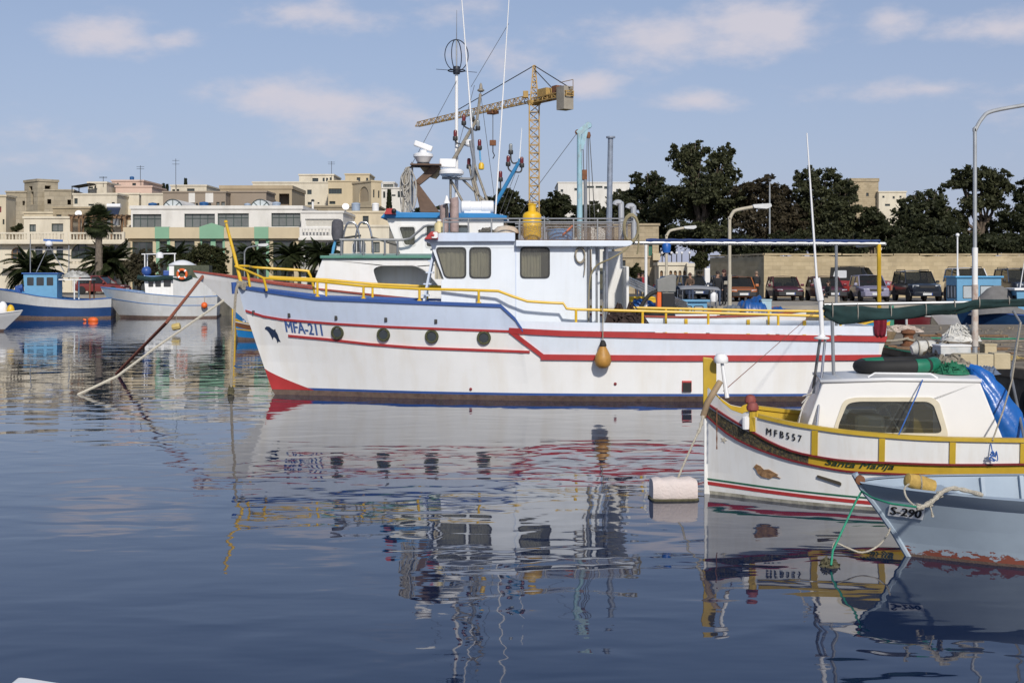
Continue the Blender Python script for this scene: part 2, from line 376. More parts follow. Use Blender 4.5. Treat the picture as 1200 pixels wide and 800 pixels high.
frame_d = mat('dark_window_frame', (.035,.06,.055), .5)
shut = mat('roller_shutter', (.5,.48,.43), .7)

class Bld:
    """a box of a building: nearest corner at pixel xc, depth Yc; front wall to the right of it turned by yaw, side wall to the left"""
    def __init__(s, name, label, xc, Yc, xr, ytop, zb=ZQ, yaw=0, depth=10, wall=None, holes=(), lholes=(), xl=None, group=None, cat='building', cornice=.18, roofm=None, ybot=None, coping=True, rwall=True):
        s.Y = Yc; s.a = a = R(yaw); s.cx = (xc-600)*Yc/FPX
        s.zb = zb; s.root = thing(name, label, cat, (s.cx, Yc, zb), a, group); s.wall = wall
        s.w = s.u(xr); s.h = ZN(ytop, Yc)-zb
        s.d = s.ul(xl) if xl is not None else depth
        s.holes = []; mb = MB(); T = .28
        hp = [s.hole(h) for h in holes]; lp = [s.hole(h, left=True) for h in lholes]
        mb.plate([(0,0),(s.w,0),(s.w,s.h),(0,s.h)], [q[0] for q in hp], 0, T, lambda u, v, d: (u, d, v))
        mb.plate([(T,0),(s.d,0),(s.d,s.h),(T,s.h)], [q[0] for q in lp], 0, T, lambda u, v, d: (d, u, v))
        mb.box(s.w-T, s.w, T, s.d, 0, s.h); mb.box(T, s.w-T, s.d-T, s.d, 0, s.h)
        s.wall_o = build(mb, 'wall', wall, s.root, smooth=0)
        mb = MB(); mb.box(T, s.w-T, T, s.d-T, s.h-.5, s.h-.35)
        build(mb, 'roof', roofm or conc, s.root, smooth=0)
        if coping:
            mb = MB(); c = .1
            for q in ((-c, s.w+c, -c, T+.05), (-c, s.w+c, s.d-T-.05, s.d+c), (-c, T+.05, T+.05, s.d-T-.05), (s.w-T-.05, s.w+c, T+.05, s.d-T-.05)):
                mb.box(q[0], q[1], q[2], q[3], s.h, s.h+cornice)
            build(mb, 'coping', wall, s.root, smooth=0)
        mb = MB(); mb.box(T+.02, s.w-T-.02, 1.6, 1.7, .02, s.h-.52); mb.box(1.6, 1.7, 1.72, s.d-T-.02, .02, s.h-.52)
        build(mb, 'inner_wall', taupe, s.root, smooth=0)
        for q in hp: s.window(q, False)
        for q in lp: s.window(q, True)
    def u(s, px):
        k = (px-600)/FPX; return (k*s.Y-s.cx)/(math.cos(s.a)-k*math.sin(s.a))
    def ul(s, px):
        k = (px-600)/FPX; return (k*s.Y-s.cx)/(-math.sin(s.a)-k*math.cos(s.a))
    def z(s, py, u=0, left=False):
        Y = s.Y+(u*math.cos(s.a) if left else u*math.sin(s.a)); return ZN(py, Y)-s.zb
    def hole(s, h, left=False):
        x0, x1, y0, y1, kind = h[:5]; opt = h[5] if len(h) > 5 else {}
        f = s.ul if left else s.u; u0, u1 = sorted((f(x0), f(x1))); z0 = s.z(y1, u0, left); z1 = s.z(y0, u0, left)
        z0 = max(z0, .05); z1 = min(z1, s.h-.15)
        if kind == 'arch':
            r = (u1-u0)/2; c = (u0+u1)/2; zs = max(z0+.2, z1-r)
            pts = [(u0,z0),(u1,z0)]+[(c+r*math.cos(t), zs+(z1-zs)*math.sin(t)) for t in np.linspace(0, math.pi, 11)]
        else: pts = [(u0,z0),(u1,z0),(u1,z1),(u0,z1)]
        return (pts, u0, u1, z0, z1, kind, opt)
    def window(s, q, left):
        pts, u0, u1, z0, z1, kind, opt = q
        fn = (lambda u, v, d: (d, u, v)) if left else (lambda u, v, d: (u, d, v))
        if kind == 'open': return
        fm = opt.get('f', frame_d); pm = opt.get('p', pane_dark); dep = opt.get('dep', .16); e = min(.07, (u1-u0)*.12)
        mb = MB(); n = opt.get('n', 2); m = opt.get('m', 1)
        cxu = (u0+u1)/2; czz = (z0+z1)/2
        inner = [(cxu+(p[0]-cxu)*(1-2*e/(u1-u0)), czz+(p[1]-czz)*(1-2*e/(z1-z0))) for p in pts]
        mb.plate(pts, [inner], dep-.03, dep+.05, fn)
        o = build(mb, 'window', fm, s.root, smooth=0)
        mb = MB()
        for i in range(1, n):
            u = lerp(u0, u1, i/n); top = z1-e
            if kind == 'arch': top = z1-e-((u1-u0)/2-math.sqrt(max(0, ((u1-u0)/2)**2-(u-cxu)**2)))*.98
            mb.plate([(u-.03,z0+e),(u+.03,z0+e),(u+.03,top),(u-.03,top)], [], dep-.02, dep+.04, fn)
        for i in range(1, m):
            z = lerp(z0, z1, opt.get('mz', i/m)); mb.plate([(u0+e,z-.03),(u1-e,z-.03),(u1-e,z+.03),(u0+e,z+.03)], [], dep-.024, dep+.035, fn)
        if mb.v: build(mb, 'mullion', fm, o, smooth=0)
        mb = MB(); mb.plate(inner, [], dep+.005, dep+.02, fn); build(mb, 'pane', pm, o, smooth=0)
        if opt.get('sill'):
            mb = MB(); mb.plate([(u0-.08,z0-.1),(u1+.08,z0-.1),(u1+.08,z0-.005),(u0-.08,z0-.005)], [], -.08, .1, fn); build(mb, 'sill', s.wall, o, smooth=0)
    def part(s, mb, name, m, smooth=30): return build(mb, name, m, s.root, smooth=smooth)
    def band(s, name, x0, x1, y0, y1, m, proud=.12):       # raised panel on the front wall
        mb = MB(); u0, u1 = s.u(x0), s.u(x1); mb.box(u0, u1, -proud, -.003, s.z(y1, u0), s.z(y0, u0)); return s.part(mb, name, m, 0)
    def balus(s, x0, x1, y0, y1, m, out=.9):               # balustrade with turned posts on a slab
        u0, u1 = s.u(x0), s.u(x1); z0, z1 = s.z(y1, u0), s.z(y0, u0)
        mb = MB(); mb.box(u0, u1, -out-.14, -out+.06, z1-.14, z1); mb.box(u0, u1, -out-.14, -out+.06, z0, z0+.16)
        n = max(3, int((u1-u0)/.28)); hh = z1-z0-.3
        for i in range(n):
            u = lerp(u0, u1, (i+.5)/n)
            mb.lathe([(.05,0),(.085,hh*.3),(.045,hh*.7),(.06,hh)], (u, -out-.04, z0+.16), 6)
        for i in range(int((u1-u0)/2.6)+2):
            u = min(u1-.1, u0+.1+i*2.6); mb.box(u-.12, u+.12, -out-.16, -out+.08, z0-.01, z1+.04)
        s.part(mb, 'balustrade', m)
        mb = MB(); mb.box(u0-.1, u1+.1, -out-.22, -.003, z0-.22, z0-.002); s.part(mb, 'balcony_slab', m, 0)

def tank(px, py0, py1, Y, wpx, m, label, zb=None, cat='tank'):
    """water tank standing on a roof"""
    r = wpx*Y/FPX/2; h = (py1-py0)*Y/FPX; c = P(px, py1, Y)
    t = thing('water_tank', label, cat, c)
    mb = MB(); mb.lathe([(r*.86,0),(r,h*.08),(r*1.0,h*.9),(r*1.06,h*.92),(r*1.06,h)], n=16); build(mb, 'tank_body', m, t)
    mb = MB(); mb.lathe([(r*1.08,h+.001),(r*.9,h+.1),(.05,h+.16)], n=16); build(mb, 'lid', m, t)
    mb = MB(); mb.box(-r, r, -r, r, -.9, -.002); build(mb, 'plinth', conc, t, smooth=0)
    return t
W = lambda *a, **k: (*a, 'rect', k)
# --- front row, left to right
bA = Bld('seafront_house', 'cream two storey seafront house with arched loggia and balustraded terrace', 0-12, 110, 149, 283, wall=cream2, depth=9, coping=False,
    holes=[(13,26,290,304,'arch',dict(n=2,m=2,f=wood)), W(41,50,289,305,n=2), W(53,62.5,289,305,n=2), W(66,74,289,305,n=2),
           (83,107,285,303.5,'arch',dict(n=3,m=2,f=frame_d,dep=.24)), (122,146,286,303.5,'arch',dict(n=3,m=2,f=frame_w,dep=.24)),
           W(18,36,317,342,n=1,p=shut,f=frame_w), W(84,110,314.5,342,n=1,p=shut,f=frame_w), W(128,136,322,342,n=2), W(142,147,322,341,n=1)])
bA.balus(0,82.5,272.5,283,cream2,.5); bA.balus(83,148,272.5,283,cream2,.45)
bA.balus(6,30,304.8,311.5,cream2,.7); bA.balus(82,149,304.5,311.5,cream2,.7)
b2 = Bld('penthouse', 'set back cream upper storey behind the balustraded terrace', 28, 113, 82, 256, zb=ZN(283.5,110)-.25, wall=cream2, depth=6,
    holes=[W(34.4,42,263,271.5,n=2,p=pane_grey,sill=1), W(60.4,74,262,271.5,n=2,p=pane_grey,sill=1)])
t = thing('pergola', 'brown wooden pergola on the terrace behind the tall fan palm', 'pergola', (XN(114,112),112,ZN(283.5,110)-.25))
zt = ZN(253.5,112)-t.location.z
for px in (84,93,131,147):
    for y in (0,3): 
        mb = MB(); x = XN(px,112)-t.location.x; mb.box(x-.09,x+.09,y-.09,y+.09,0,zt-.2); build(mb,'post',wood,t,smooth=0)
for i in range(13):
    mb = MB(); x = lerp(XN(82,112),XN(149,112),i/12)-t.location.x; mb.box(x-.05,x+.05,-.4,3.5,zt,zt+.14); build(mb,'rafter',wood,t,smooth=0)
mb = MB(); xa, xb = XN(82,112)-t.location.x, XN(149,112)-t.location.x
mb.box(xa,xb,-.08,.08,zt-.2,zt-.002); mb.box(xa,xb,2.92,3.08,zt-.2,zt-.002); build(mb,'beam',wood,t,smooth=0)
bA2 = Bld('cream_house', 'plain cream house wall behind the pergola', 96, 116.5, 152, 266, zb=ZN(283.5,110)-.25, wall=cream2, depth=6, holes=[W(128,134,270,282,n=1)])

bB = Bld('showroom_building', 'long white and beige seafront building with mint green panels and big shop windows', 150, 111, 355, 279.5, wall=beige, depth=13, coping=False,
    holes=[W(155,179,283,341,n=3,m=2,p=bigpane,mz=.55), W(187,196,283,341,n=1,m=2,p=bigpane,mz=.55), W(204.5,228,282.5,341,n=3,m=2,p=bigpane,mz=.55), W(237,247,282.5,341,n=2,m=2,p=bigpane,mz=.55), W(252.7,261,282.5,341,n=1,m=2,p=bigpane,mz=.55),
           W(272,295,282,341,n=3,m=2,p=bigpane,mz=.55), W(303,312,282,341,n=1,m=2,p=bigpane,mz=.55), W(320,343.5,282,341,n=3,m=2,p=bigpane,mz=.55)])
for x0, x1 in ((183,187),(196,199.5),(235,237),(247,252.7),(261,263.5),(299,303),(312,315.5)): bB.band('green_pilaster', x0, x1, 280, 342, mint, .06)
bB.band('parapet_band', 145.5, 353, 266.5, 279.5, beige, .35)
for x0, x1 in ((183,199.5),(299,315.5)): bB.band('green_panel', x0, x1, 266, 279.7, mint, .42)
mb = MB(); u0, u1 = bB.u(235), bB.u(263.5); mb.plate([(u0,bB.z(279.7)),(u1,bB.z(279.7)),(u1,bB.z(266)),((u0+u1)/2,bB.z(261.5)),(u0,bB.z(266))], [], -.42, -.003, lambda u,v,d:(u,d,v)); bB.part(mb,'green_gable',mint,0)
bB2 = Bld('showroom_upper_floor', 'white top floor with long dark window bands above the beige parapet', 153.5, 111.9, 354, 245, zb=ZN(279.6,111)-.02, wall=whitewash, depth=10, cornice=.3,
    holes=[W(155.5,189,251,267.5,n=4,m=2,p=pane_grey,mz=.68,dep=.22), W(216,251.8,250.5,267,n=4,m=2,p=pane_grey,mz=.68,dep=.22), W(255,291.5,250,266,n=4,m=2,p=pane_grey,mz=.68,dep=.22), W(318,352,249.7,265.5,n=4,m=2,p=pane_grey,mz=.68,dep=.22)])
def fan(px, Y, label):
    c = P(px, 244.9, Y); r = 11.6*Y/FPX; t = thing('fan_window', label, 'window', c)
    arc = [(r*math.cos(a), r*math.sin(a)) for a in np.linspace(0, math.pi, 21)]; ai = [(p[0]*.93, p[1]*.93+.04) for p in arc]
    mb = MB(); mb.plate(arc, [ai], -.1, .1, lambda u,v,d:(u,d,v)); build(mb,'frame',frame_d,t,smooth=0)
    for a in (45,90,135):
        mb = MB(); mb.bar((0,0,.05),(r*.93*math.cos(R(a)),0,r*.93*math.sin(R(a))),.05,.07,(0,1,0)); build(mb,'glazing_bar',frame_d,t,smooth=0)
    mb = MB(); mb.plate(ai, [], .01, .04, lambda u,v,d:(u,d,v)); build(mb,'pane',mat('frosted_pane',(.55,.6,.62),.2),t,smooth=0)
    mb = MB(); mb.grid([[(p[0],.1,p[1]) for p in arc],[(p[0],6,p[1]) for p in arc]]); build(mb,'vault',whitewash,t)
fan(202.5, 112.1, 'half round fan window on the flat roof between two blue tanks'); fan(305, 112.1, 'half round fan window on the flat roof between two pale tanks')
blue_t = mat('blue_tank_plastic', (.02,.10,.27), .5); pale_t = mat('pale_blue_tank_plastic', (.33,.40,.50), .5)
tank(179, 239.5, 246.5, 113.5, 10, blue_t, 'blue water tank on the flat roof left of the fan window')
tank(239, 238.5, 246, 113.5, 10.5, blue_t, 'blue water tank on the roof above the green gable')
tank(290, 240, 246, 113.5, 7.5, pale_t, 'small pale blue water tank on the white roof'); tank(324, 238.5, 246, 113.5, 9.6, pale_t, 'larger pale blue water tank on the white roof')
bC = Bld('white_villa', 'white villa with arched windows and a small balustraded balcony', 353, 110, 402, 249.5, wall=whitewash, depth=9,
    holes=[W(357.5,397,256.5,266,n=1,p=shut,f=frame_w), (356,373,282,313,'arch',dict(n=3,m=2,f=frame_w)), (378,395,282,313,'arch',dict(n=3,m=2,f=frame_w)), W(360,370,320,341,n=2), W(380,392,320,341,n=2)])
bC.balus(353,401,267,278.5,whitewash,.6); bC.balus(353,401,302,313.5,whitewash,.6)
bD = Bld('beige_house', 'low beige house with dark window next to the white villa', 402.5, 110, 456, 266, wall=cream2, depth=9,
    holes=[(412,429,280,312,'arch',dict(n=3,m=2,f=frame_w)), W(435,445,283.5,296,n=2,f=frame_d,p=pane_grey), W(436,446,320,341,n=2)])
bD2 = Bld('shuttered_upper_house', 'grey rendered upper house with plain wall behind the villa', 400, 118, 466, 249.5, zb=2, wall=cream, depth=7, holes=[W(425,432,253,263,n=1)])
# --- second and third rows up the slope
bL = Bld('cream_corner_house', 'cream house at the far end of the waterfront street', -30, 125, 7, 230.5, zb=1.5, wall=cream, depth=2.5, holes=[W(-4,1.5,242,249,n=1,p=maroon), W(3,5.2,257,263,n=1)])
ruin = [W(34,38,218,223.5,n=1)]
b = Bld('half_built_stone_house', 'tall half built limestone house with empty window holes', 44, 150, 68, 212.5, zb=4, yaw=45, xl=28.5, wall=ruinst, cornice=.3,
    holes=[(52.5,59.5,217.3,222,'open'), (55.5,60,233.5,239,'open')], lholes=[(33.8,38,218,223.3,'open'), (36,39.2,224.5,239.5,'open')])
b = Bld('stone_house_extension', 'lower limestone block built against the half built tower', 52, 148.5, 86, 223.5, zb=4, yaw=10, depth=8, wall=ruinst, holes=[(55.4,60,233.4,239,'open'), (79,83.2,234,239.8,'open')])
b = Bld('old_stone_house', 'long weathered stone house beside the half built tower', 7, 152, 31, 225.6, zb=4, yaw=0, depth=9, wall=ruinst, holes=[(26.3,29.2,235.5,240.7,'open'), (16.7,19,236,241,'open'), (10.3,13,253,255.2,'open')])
b = Bld('low_stone_shed', 'low cream garden wall and shed below the half built house', 28, 128, 62, 250.3, zb=1.5, wall=cream, depth=5, holes=[])
b = Bld('cream_terrace_house', 'pale cream house with satellite dish and roof clutter', 86, 136, 137, 228.5, zb=3, wall=cream2, depth=9, holes=[W(103.5,110,239,241,n=2), W(131,134.5,237,241.5,n=1), (87,91,232.5,239,'rect',dict(n=2))])
b = Bld('roof_room', 'white rooftop room with an awning frame', 103, 146, 125, 214.8, zb=ZN(229,136), wall=cream2, depth=5, holes=[W(104,109,218.8,221,n=2), W(110.5,112.3,218,222,n=1)])
t = thing('awning_frame', 'dark steel awning frame on a cream rooftop', 'awning', (XN(96,144),144,ZN(228.5,136)))
mb = MB(); h = ZN(217.5,144)-t.location.z; mb.add([(-.9,-1,h-.2),(1.2,-1,h+.15),(1.2,1.5,h+.15),(-.9,1.5,h-.2)],[(0,1,2,3)]); mb.add([(-.9,-1,h-.13),(1.2,-1,h+.22),(1.2,1.5,h+.22),(-.9,1.5,h-.13)],[(0,1,2,3)]); build(mb,'cover',dark_metal,t,smooth=0)
for x in (-.8,1.1):
    for y in (-.9,1.4): mb = MB(); mb.box(x-.04,x+.04,y-.04,y+.04,0,h-.1 if x<0 else h+.13); build(mb,'post',dark_metal,t,smooth=0)
b = Bld('stone_terrace', 'stone balcony terrace below the cream house', 62, 124, 106, 244.5, zb=1.5, wall=limestone, depth=6, holes=[W(66,72,251.5,254,n=1)])
b = Bld('pink_house', 'pink rooftop house with small windows and blue tank', 131, 152, 168, 212.6, zb=5, wall=pink, depth=8, holes=[W(133,134.8,214.5,219,n=1), W(137,139,214.3,219,n=1), W(155,159.3,214.5,219,n=1)])
b = Bld('pink_house_wing', 'broad pink wing in front of the pink rooftop house', 135.5, 148, 178, 219.4, zb=5, wall=pink, depth=6, holes=[W(164,165.8,229.8,232,n=1)])
tank(154.6, 208.2, 212.4, 154, 5, blue_t, 'blue water tank on the pink house roof')
b = Bld('cream_flat_house', 'cream flat roofed house with three grey windows', 120, 140, 163, 228, zb=3, wall=cream2, depth=8, holes=[W(131,134.4,237,242,n=1,p=pane_grey), W(138,140.6,237,241.5,n=1,p=pane_grey), W(145,150.5,236.6,242,n=2,p=pane_grey)])
b = Bld('roof_white_wall', 'white windowless house wall behind the blue tank', 165.5, 138, 196.5, 228.4, zb=3, wall=cream2, depth=7, holes=[W(184,186.8,238,242.5,n=1)])
b = Bld('striped_house', 'taupe house with white vertical stripes and grey windows', 191, 134, 264.5, 226, zb=3, wall=taupe, depth=8, holes=[W(222,228.3,238,243,n=2,p=pane_grey,f=frame_w), W(229.5,232,238,243.5,n=1), W(244,247.5,237,243,n=1), W(253.5,257.3,236.8,243.5,n=1,p=pane_grey), W(259.3,263.5,236.5,243.5,n=1,p=pane_grey)])
for x0, x1 in ((221.2,228.6),(240.8,250)): b.band('white_stripe', x0, x1, 226, 237.5, whitewash, .05)
b = Bld('white_roof_house', 'small white house with three dark windows on the skyline', 200, 162, 242, 218.2, zb=5, wall=cream2, depth=8, holes=[W(201.8,205.2,222,225.8,n=1), W(207,210,221.7,225.6,n=1), W(219.2,228,221,225.5,n=3)])
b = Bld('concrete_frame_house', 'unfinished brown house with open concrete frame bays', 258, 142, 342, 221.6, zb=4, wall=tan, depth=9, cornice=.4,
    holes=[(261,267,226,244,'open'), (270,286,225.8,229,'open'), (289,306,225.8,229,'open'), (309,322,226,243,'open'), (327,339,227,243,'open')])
b = Bld('taupe_gable_wall', 'blank taupe wall in front of the unfinished house', 270, 136, 312, 225.5, zb=3, wall=taupe, depth=5, holes=[])
b = Bld('apartment_block', 'long cream apartment block with small square windows on the skyline', 296, 166, 385, 214.5, zb=5, wall=cream2, depth=12,
    holes=[W(341.8,346,223,228.9,n=2), W(360,365.2,222.4,227.8,n=2), W(342,346,237,240.6,n=2), W(360.5,365.3,236.7,240.2,n=2), W(372,374.4,237,239,n=1)])
b = Bld('apartment_penthouse', 'white penthouse on top of the long apartment block', 350.5, 168, 391, 205.6, zb=ZN(215.5,166), wall=cream2, depth=7, holes=[W(366,373,208.8,213.6,n=2), W(378,380.5,208.5,213,n=1), W(382,384.5,208.5,213,n=1), W(386.3,388.8,208,213,n=1)])
b = Bld('bay_window_block', 'beige block with wrap round window bands', 384.5, 162, 419, 213, zb=5, wall=beige, depth=10, holes=[W(385,400.5,221,227.2,n=5), W(413.2,418.6,221.8,228.6,n=2), W(386,393,235.8,239.3,n=2)])
b = Bld('arch_fronted_block', 'beige block with tall blind arch on its front', 435, 158, 447, 213, zb=5, yaw=35, xl=407, wall=beige,
    holes=[W(437.2,439,222.3,231.5,n=1), W(443,444.8,223.5,232,n=1)], lholes=[(421,432,218,236,'arch',dict(n=1,p=tan,f=tan,dep=.1)), W(424.2,428.3,223,228,n=1)][:1])
b = Bld('stair_tower', 'beige stair tower on the skyline above the blind arch', 404.5, 168, 433, 205, zb=8, wall=beige, depth=6, holes=[W(418,422.2,208,212.5,n=1), W(429,431.5,208.5,212,n=1)])
b = Bld('modern_white_house', 'modern white house with glass upper floor on the slope', 447, 172, 476, 221, zb=6, wall=whitewash, depth=8, holes=[W(449,451.5,224.5,232,n=1), W(459,463.5,228,230,n=1), W(466,474.5,224,231.3,n=3)])
b = Bld('glass_roof_room', 'glazed roof pavilion on the modern white house', 448, 174, 462, 214.6, zb=ZN(221.6,172), wall=whitewash, depth=5, holes=[W(449,461,216,220.6,n=4,p=pane_grey)])
b = Bld('low_grey_shed', 'low dark shed roofs between the villa and the skyline blocks', 342, 130, 444, 243, zb=2, wall=conc, depth=6, holes=[(372,384,244.5,249,'open')])
tank(417, 239.2, 248, 128, 10, pale_t, 'pale blue water tank behind the villa roof'); tank(440, 239.5, 248, 128, 8, white_clean, 'white water tank behind the villa roof')
b = Bld('distant_white_factory', 'long white flat roofed building on the far ridge', 654, 205, 738, 214.5, zb=4, wall=whitewash, depth=14,
    holes=[W(657,660,222,225,n=1), W(673,676,220.5,223.5,n=1), W(688,696,218,220.5,n=3), W(698,706,218,220.5,n=3), W(708,714,218.5,221.5,n=2), W(722,725.5,221.5,226,n=1)])
b = Bld('stone_tower', 'square weathered stone tower rising behind the trees', 996.5, 185, 1029.5, 213, zb=2, wall=limestone, depth=9, cornice=.5, holes=[W(1003,1006,219,223,n=1), W(1015,1018,226,230,n=1), (1008,1011,241,246,'open')])
b = Bld('tower_annexe', 'pale annexe beside the square stone tower', 1029.8, 184, 1062, 225.5, zb=2, wall=cream2, depth=8, holes=[W(1034,1036.5,229.5,232,n=1), W(1046,1048.5,230,233,n=1), W(1037,1043,239,241.5,n=2), W(1054,1056.5,229.5,232,n=1)])
b = Bld('sandstone_house', 'old sandstone corner house with yellow balcony behind the quay', 720, 101, 772, 264.5, wall=limestone, depth=10, holes=[W(725,731,268,280,n=2,f=frame_w), W(741,747,270,283,n=2,f=frame_w), W(760,764.5,287,300,n=2,f=frame_d,p=green), (744,751,318,342,'rect',dict(n=2,f=wood,p=wood)), W(727,733,305,320,n=2)])
b.band('balcony', 764, 772.5, 297, 305, beige, .8); b.band('string_course', 720, 772.5, 300.5, 302, limestone, .1)
b = Bld('arcade_wall', 'low cream seafront wall with a row of arched openings', 772, 98, 805, 311, wall=cream2, depth=3, cornice=.25,
    holes=[(773.5+i*5.4, 777+i*5.4, 317, 333, 'arch', dict(n=1,p=wood,f=wood)) for i in range(6)])
for n_, (xc, Y, xr, yt, lab) in enumerate([(805, 97.5, 813, 308.5, 'square cream gate pillar at the end of the arcade wall')]):
    t = thing('gate_pillar', lab, 'pillar', P(xc+4, 345, Y)+Vector((0,0,0))); t.location.z = ZQ
    w = 8*Y/FPX/2; h = ZN(yt,Y)-ZQ
    mb = MB(); mb.box(-w,w,-w,w,0,h-.25); build(mb,'shaft',cream2,t,smooth=0); mb = MB(); mb.box(-w*1.15,w*1.15,-w*1.15,w*1.15,h-.248,h); build(mb,'cap',cream2,t,smooth=0)
t = thing('iron_gate', 'iron bar gate between the cream pillar and the sandstone wall', 'gate', (XN(819,98),98,ZQ))
for i in range(9):
    mb = MB(); x = lerp(-.36,.62,i/8); mb.tube([(x,0,.05),(x,0,2)],.02,5); build(mb,'bar',dark_metal,t)
mb = MB(); mb.box(-.38,.64,-.015,.015,.25,.3); mb.box(-.38,.64,-.015,.015,1.8,1.85); build(mb,'cross_rail',dark_metal,t,smooth=0)
t = thing('meter_cabinet', 'white utility cabinet standing beside the iron gate', 'cabinet', (XN(829,97),96.5,ZQ))
mb = MB(); mb.box(-.3,.3,-.2,.2,0,2.0); build(mb,'box',white_clean,t,smooth=0,bevel=.03); mb = MB(); mb.box(-.26,.26,-.225,-.202,.1,1.9); build(mb,'door',white_clean,t,smooth=0)
# the long sandstone wall
sand = stone('golden_sandstone', (.53,.43,.27), .55, .26, .014, (.30,.24,.16), .7, .5, .84)
sandg = sand
def wallseg(x0, Y0, x1, Y1, ztop, name, label, m, zb=ZQ):
    a = Vector((XN(x0,Y0),Y0,zb)); bb = Vector((XN(x1,Y1),Y1,zb)); d = bb-a; L_ = d.length
    t = thing(name, label, 'wall', a, math.atan2(d.y, d.x)); h = ztop-zb
    top = [(L_-i*L_/40, h+rnd.uniform(-.05,.05)) for i in range(41)]
    mb = MB(); mb.plate([(0,0),(L_,0)]+top, [], 0, .5, lambda u,v,dd:(u,dd,v)); build(mb,'masonry',m,t,smooth=0)
    n = int(L_/1.6)
    for i in range(n):
        u = lerp(0,L_,(i+rnd.uniform(-.02,.02))/n); hh = rnd.uniform(.09,.13)
        mb = MB(); mb.box(u+.02,u+L_/n-.03,-.04,.54,h+.052,h+.052+hh); build(mb,'coping_stone',m,t,smooth=0)
wallseg(832,93.5,895,85.2,4.15,'sandstone_wall','grey shaded sandstone wall running back from the corner',sandg)
wallseg(895.2,85,1260,85,4.15,'sandstone_wall','long golden sandstone wall behind the parked cars',sand)
t = thing('glass_screen', 'frosted glass screen panels on top of the sandstone wall', 'screen', (XN(862,99),99,4.1))
for i in range(4):
    x0 = XN(860+i*12,97-i*3); mb = MB(); y = 99-99+ -i*2.4
    mb.box(XN(859,99)-t.location.x+i*.82, XN(859,99)-t.location.x+i*.82+.76, 3-i*.2, 3.05-i*.2, -2.69, 1.5); build(mb,'glass_panel',mat('frosted_screen',(.5,.56,.58),.2),t,smooth=0)
# ------------------------------------------------------------------ vegetation
def leafmat(name, c0, c1, sc_=1.2):
    m = bpy.data.materials.new(name); m.use_nodes = True; nt = m.node_tree; N = nt.nodes; Lk = nt.links; b = N['Principled BSDF']
    g = N.new('ShaderNodeNewGeometry'); n = N.new('ShaderNodeTexNoise'); n.inputs['Scale'].default_value = sc_; n.inputs['Detail'].default_value = 5; Lk.new(g.outputs['Position'], n.inputs[0])
    mxr = N.new('ShaderNodeMath'); mxr.operation = 'MULTIPLY_ADD'; Lk.new(g.outputs['Random Per Island'], mxr.inputs[0]); mxr.inputs[1].default_value = .45; Lk.new(n.outputs[0], mxr.inputs[2])
    r = N.new('ShaderNodeValToRGB'); r.color_ramp.elements[0].position = .45; r.color_ramp.elements[1].position = 1.0
    r.color_ramp.elements[0].color = (*c0,1); r.color_ramp.elements[1].color = (*c1,1); Lk.new(mxr.outputs[0], r.inputs[0]); Lk.new(r.outputs[0], b.inputs['Base Color'])
    b.inputs['Roughness'].default_value = .6; b.inputs['Specular IOR Level'].default_value = .25
    tl_ = N.new('ShaderNodeBsdfTranslucent'); Lk.new(r.outputs[0], tl_.inputs[0]); ms = N.new('ShaderNodeMixShader'); ms.inputs[0].default_value = .4; Lk.new(b.outputs[0], ms.inputs[1]); Lk.new(tl_.outputs[0], ms.inputs[2]); Lk.new(ms.outputs[0], N['Material Output'].inputs[0])
    return m
euc = leafmat('eucalyptus_leaves', (.036,.042,.020), (.105,.112,.054))
pine = leafmat('dark_ficus_leaves', (.025,.032,.015), (.076,.084,.040))
rusty = leafmat('rusty_dark_leaves', (.045,.038,.024), (.105,.085,.05))
olive = leafmat('grey_olive_leaves', (.055,.050,.030), (.13,.115,.07))
bushm = leafmat('bush_leaves', (.028,.036,.014), (.085,.088,.036))
palmm = leafmat('palm_fronds', (.020,.034,.013), (.075,.090,.036), 3)
bark = mat('bark', (.13,.10,.075), .95, var=.35, scale=6, bump=.6)
palmbark = mat('palm_bark', (.17,.14,.11), .95, var=.35, scale=8, bump=.8)
cypm = leafmat('cypress_leaves', (.012,.02,.012), (.035,.045,.022))
def leaves(blobs, n, size, seed, squash=.8, clump=.26):
    """leaf-sized rhombs gathered into clumps through the crown's volume"""
    g = np.random.default_rng(seed); vol = np.array([b[3]*b[4]*b[5] for b in blobs])**.75; vol = vol/vol.sum(); P_ = []
    for b, f in zip(blobs, vol):
        k = max(8, int(n*f)); nc = max(5, int(k/42))
        d = g.normal(size=(nc,3)); d /= np.linalg.norm(d, axis=1)[:,None]; rr = g.uniform(.35,1.0,nc)**.55
        cc = d*rr[:,None]
        cl = cc[g.integers(0, nc, k)]+g.normal(size=(k,3))*clump*.5*g.uniform(.5,1.3,(k,1))
        P_.append(np.array(b[:3])+cl*np.array(b[3:6]))
    p = np.concatenate(P_); k = len(p); a = g.normal(size=(k,3)); a /= np.linalg.norm(a, axis=1)[:,None]
    t = g.normal(size=(k,3)); t[:,2] -= .3; b_ = np.cross(a, t); b_ /= np.linalg.norm(b_, axis=1)[:,None]+1e-9
    s = (size*g.uniform(.55,1.35,k))[:,None]; a = a*s; b_ = b_*s*.5
    v = np.stack([p-a, p+b_, p+a, p-b_], 1).reshape(-1,3)
    return v
def quadmesh(name, v, m, parent):
    k = len(v)//4; me = bpy.data.meshes.new(name); me.vertices.add(len(v)); me.vertices.foreach_set('co', v.astype(np.float32).ravel())
    me.loops.add(len(v)); me.loops.foreach_set('vertex_index', np.arange(len(v), dtype=np.int32)); me.polygons.add(k); me.polygons.foreach_set('loop_start', np.arange(0, len(v), 4, dtype=np.int32))
    me.update(calc_edges=True); me.validate(); me.materials.append(m)
    o = bpy.data.objects.new(name, me); C.objects.link(o); o.parent = parent; return o
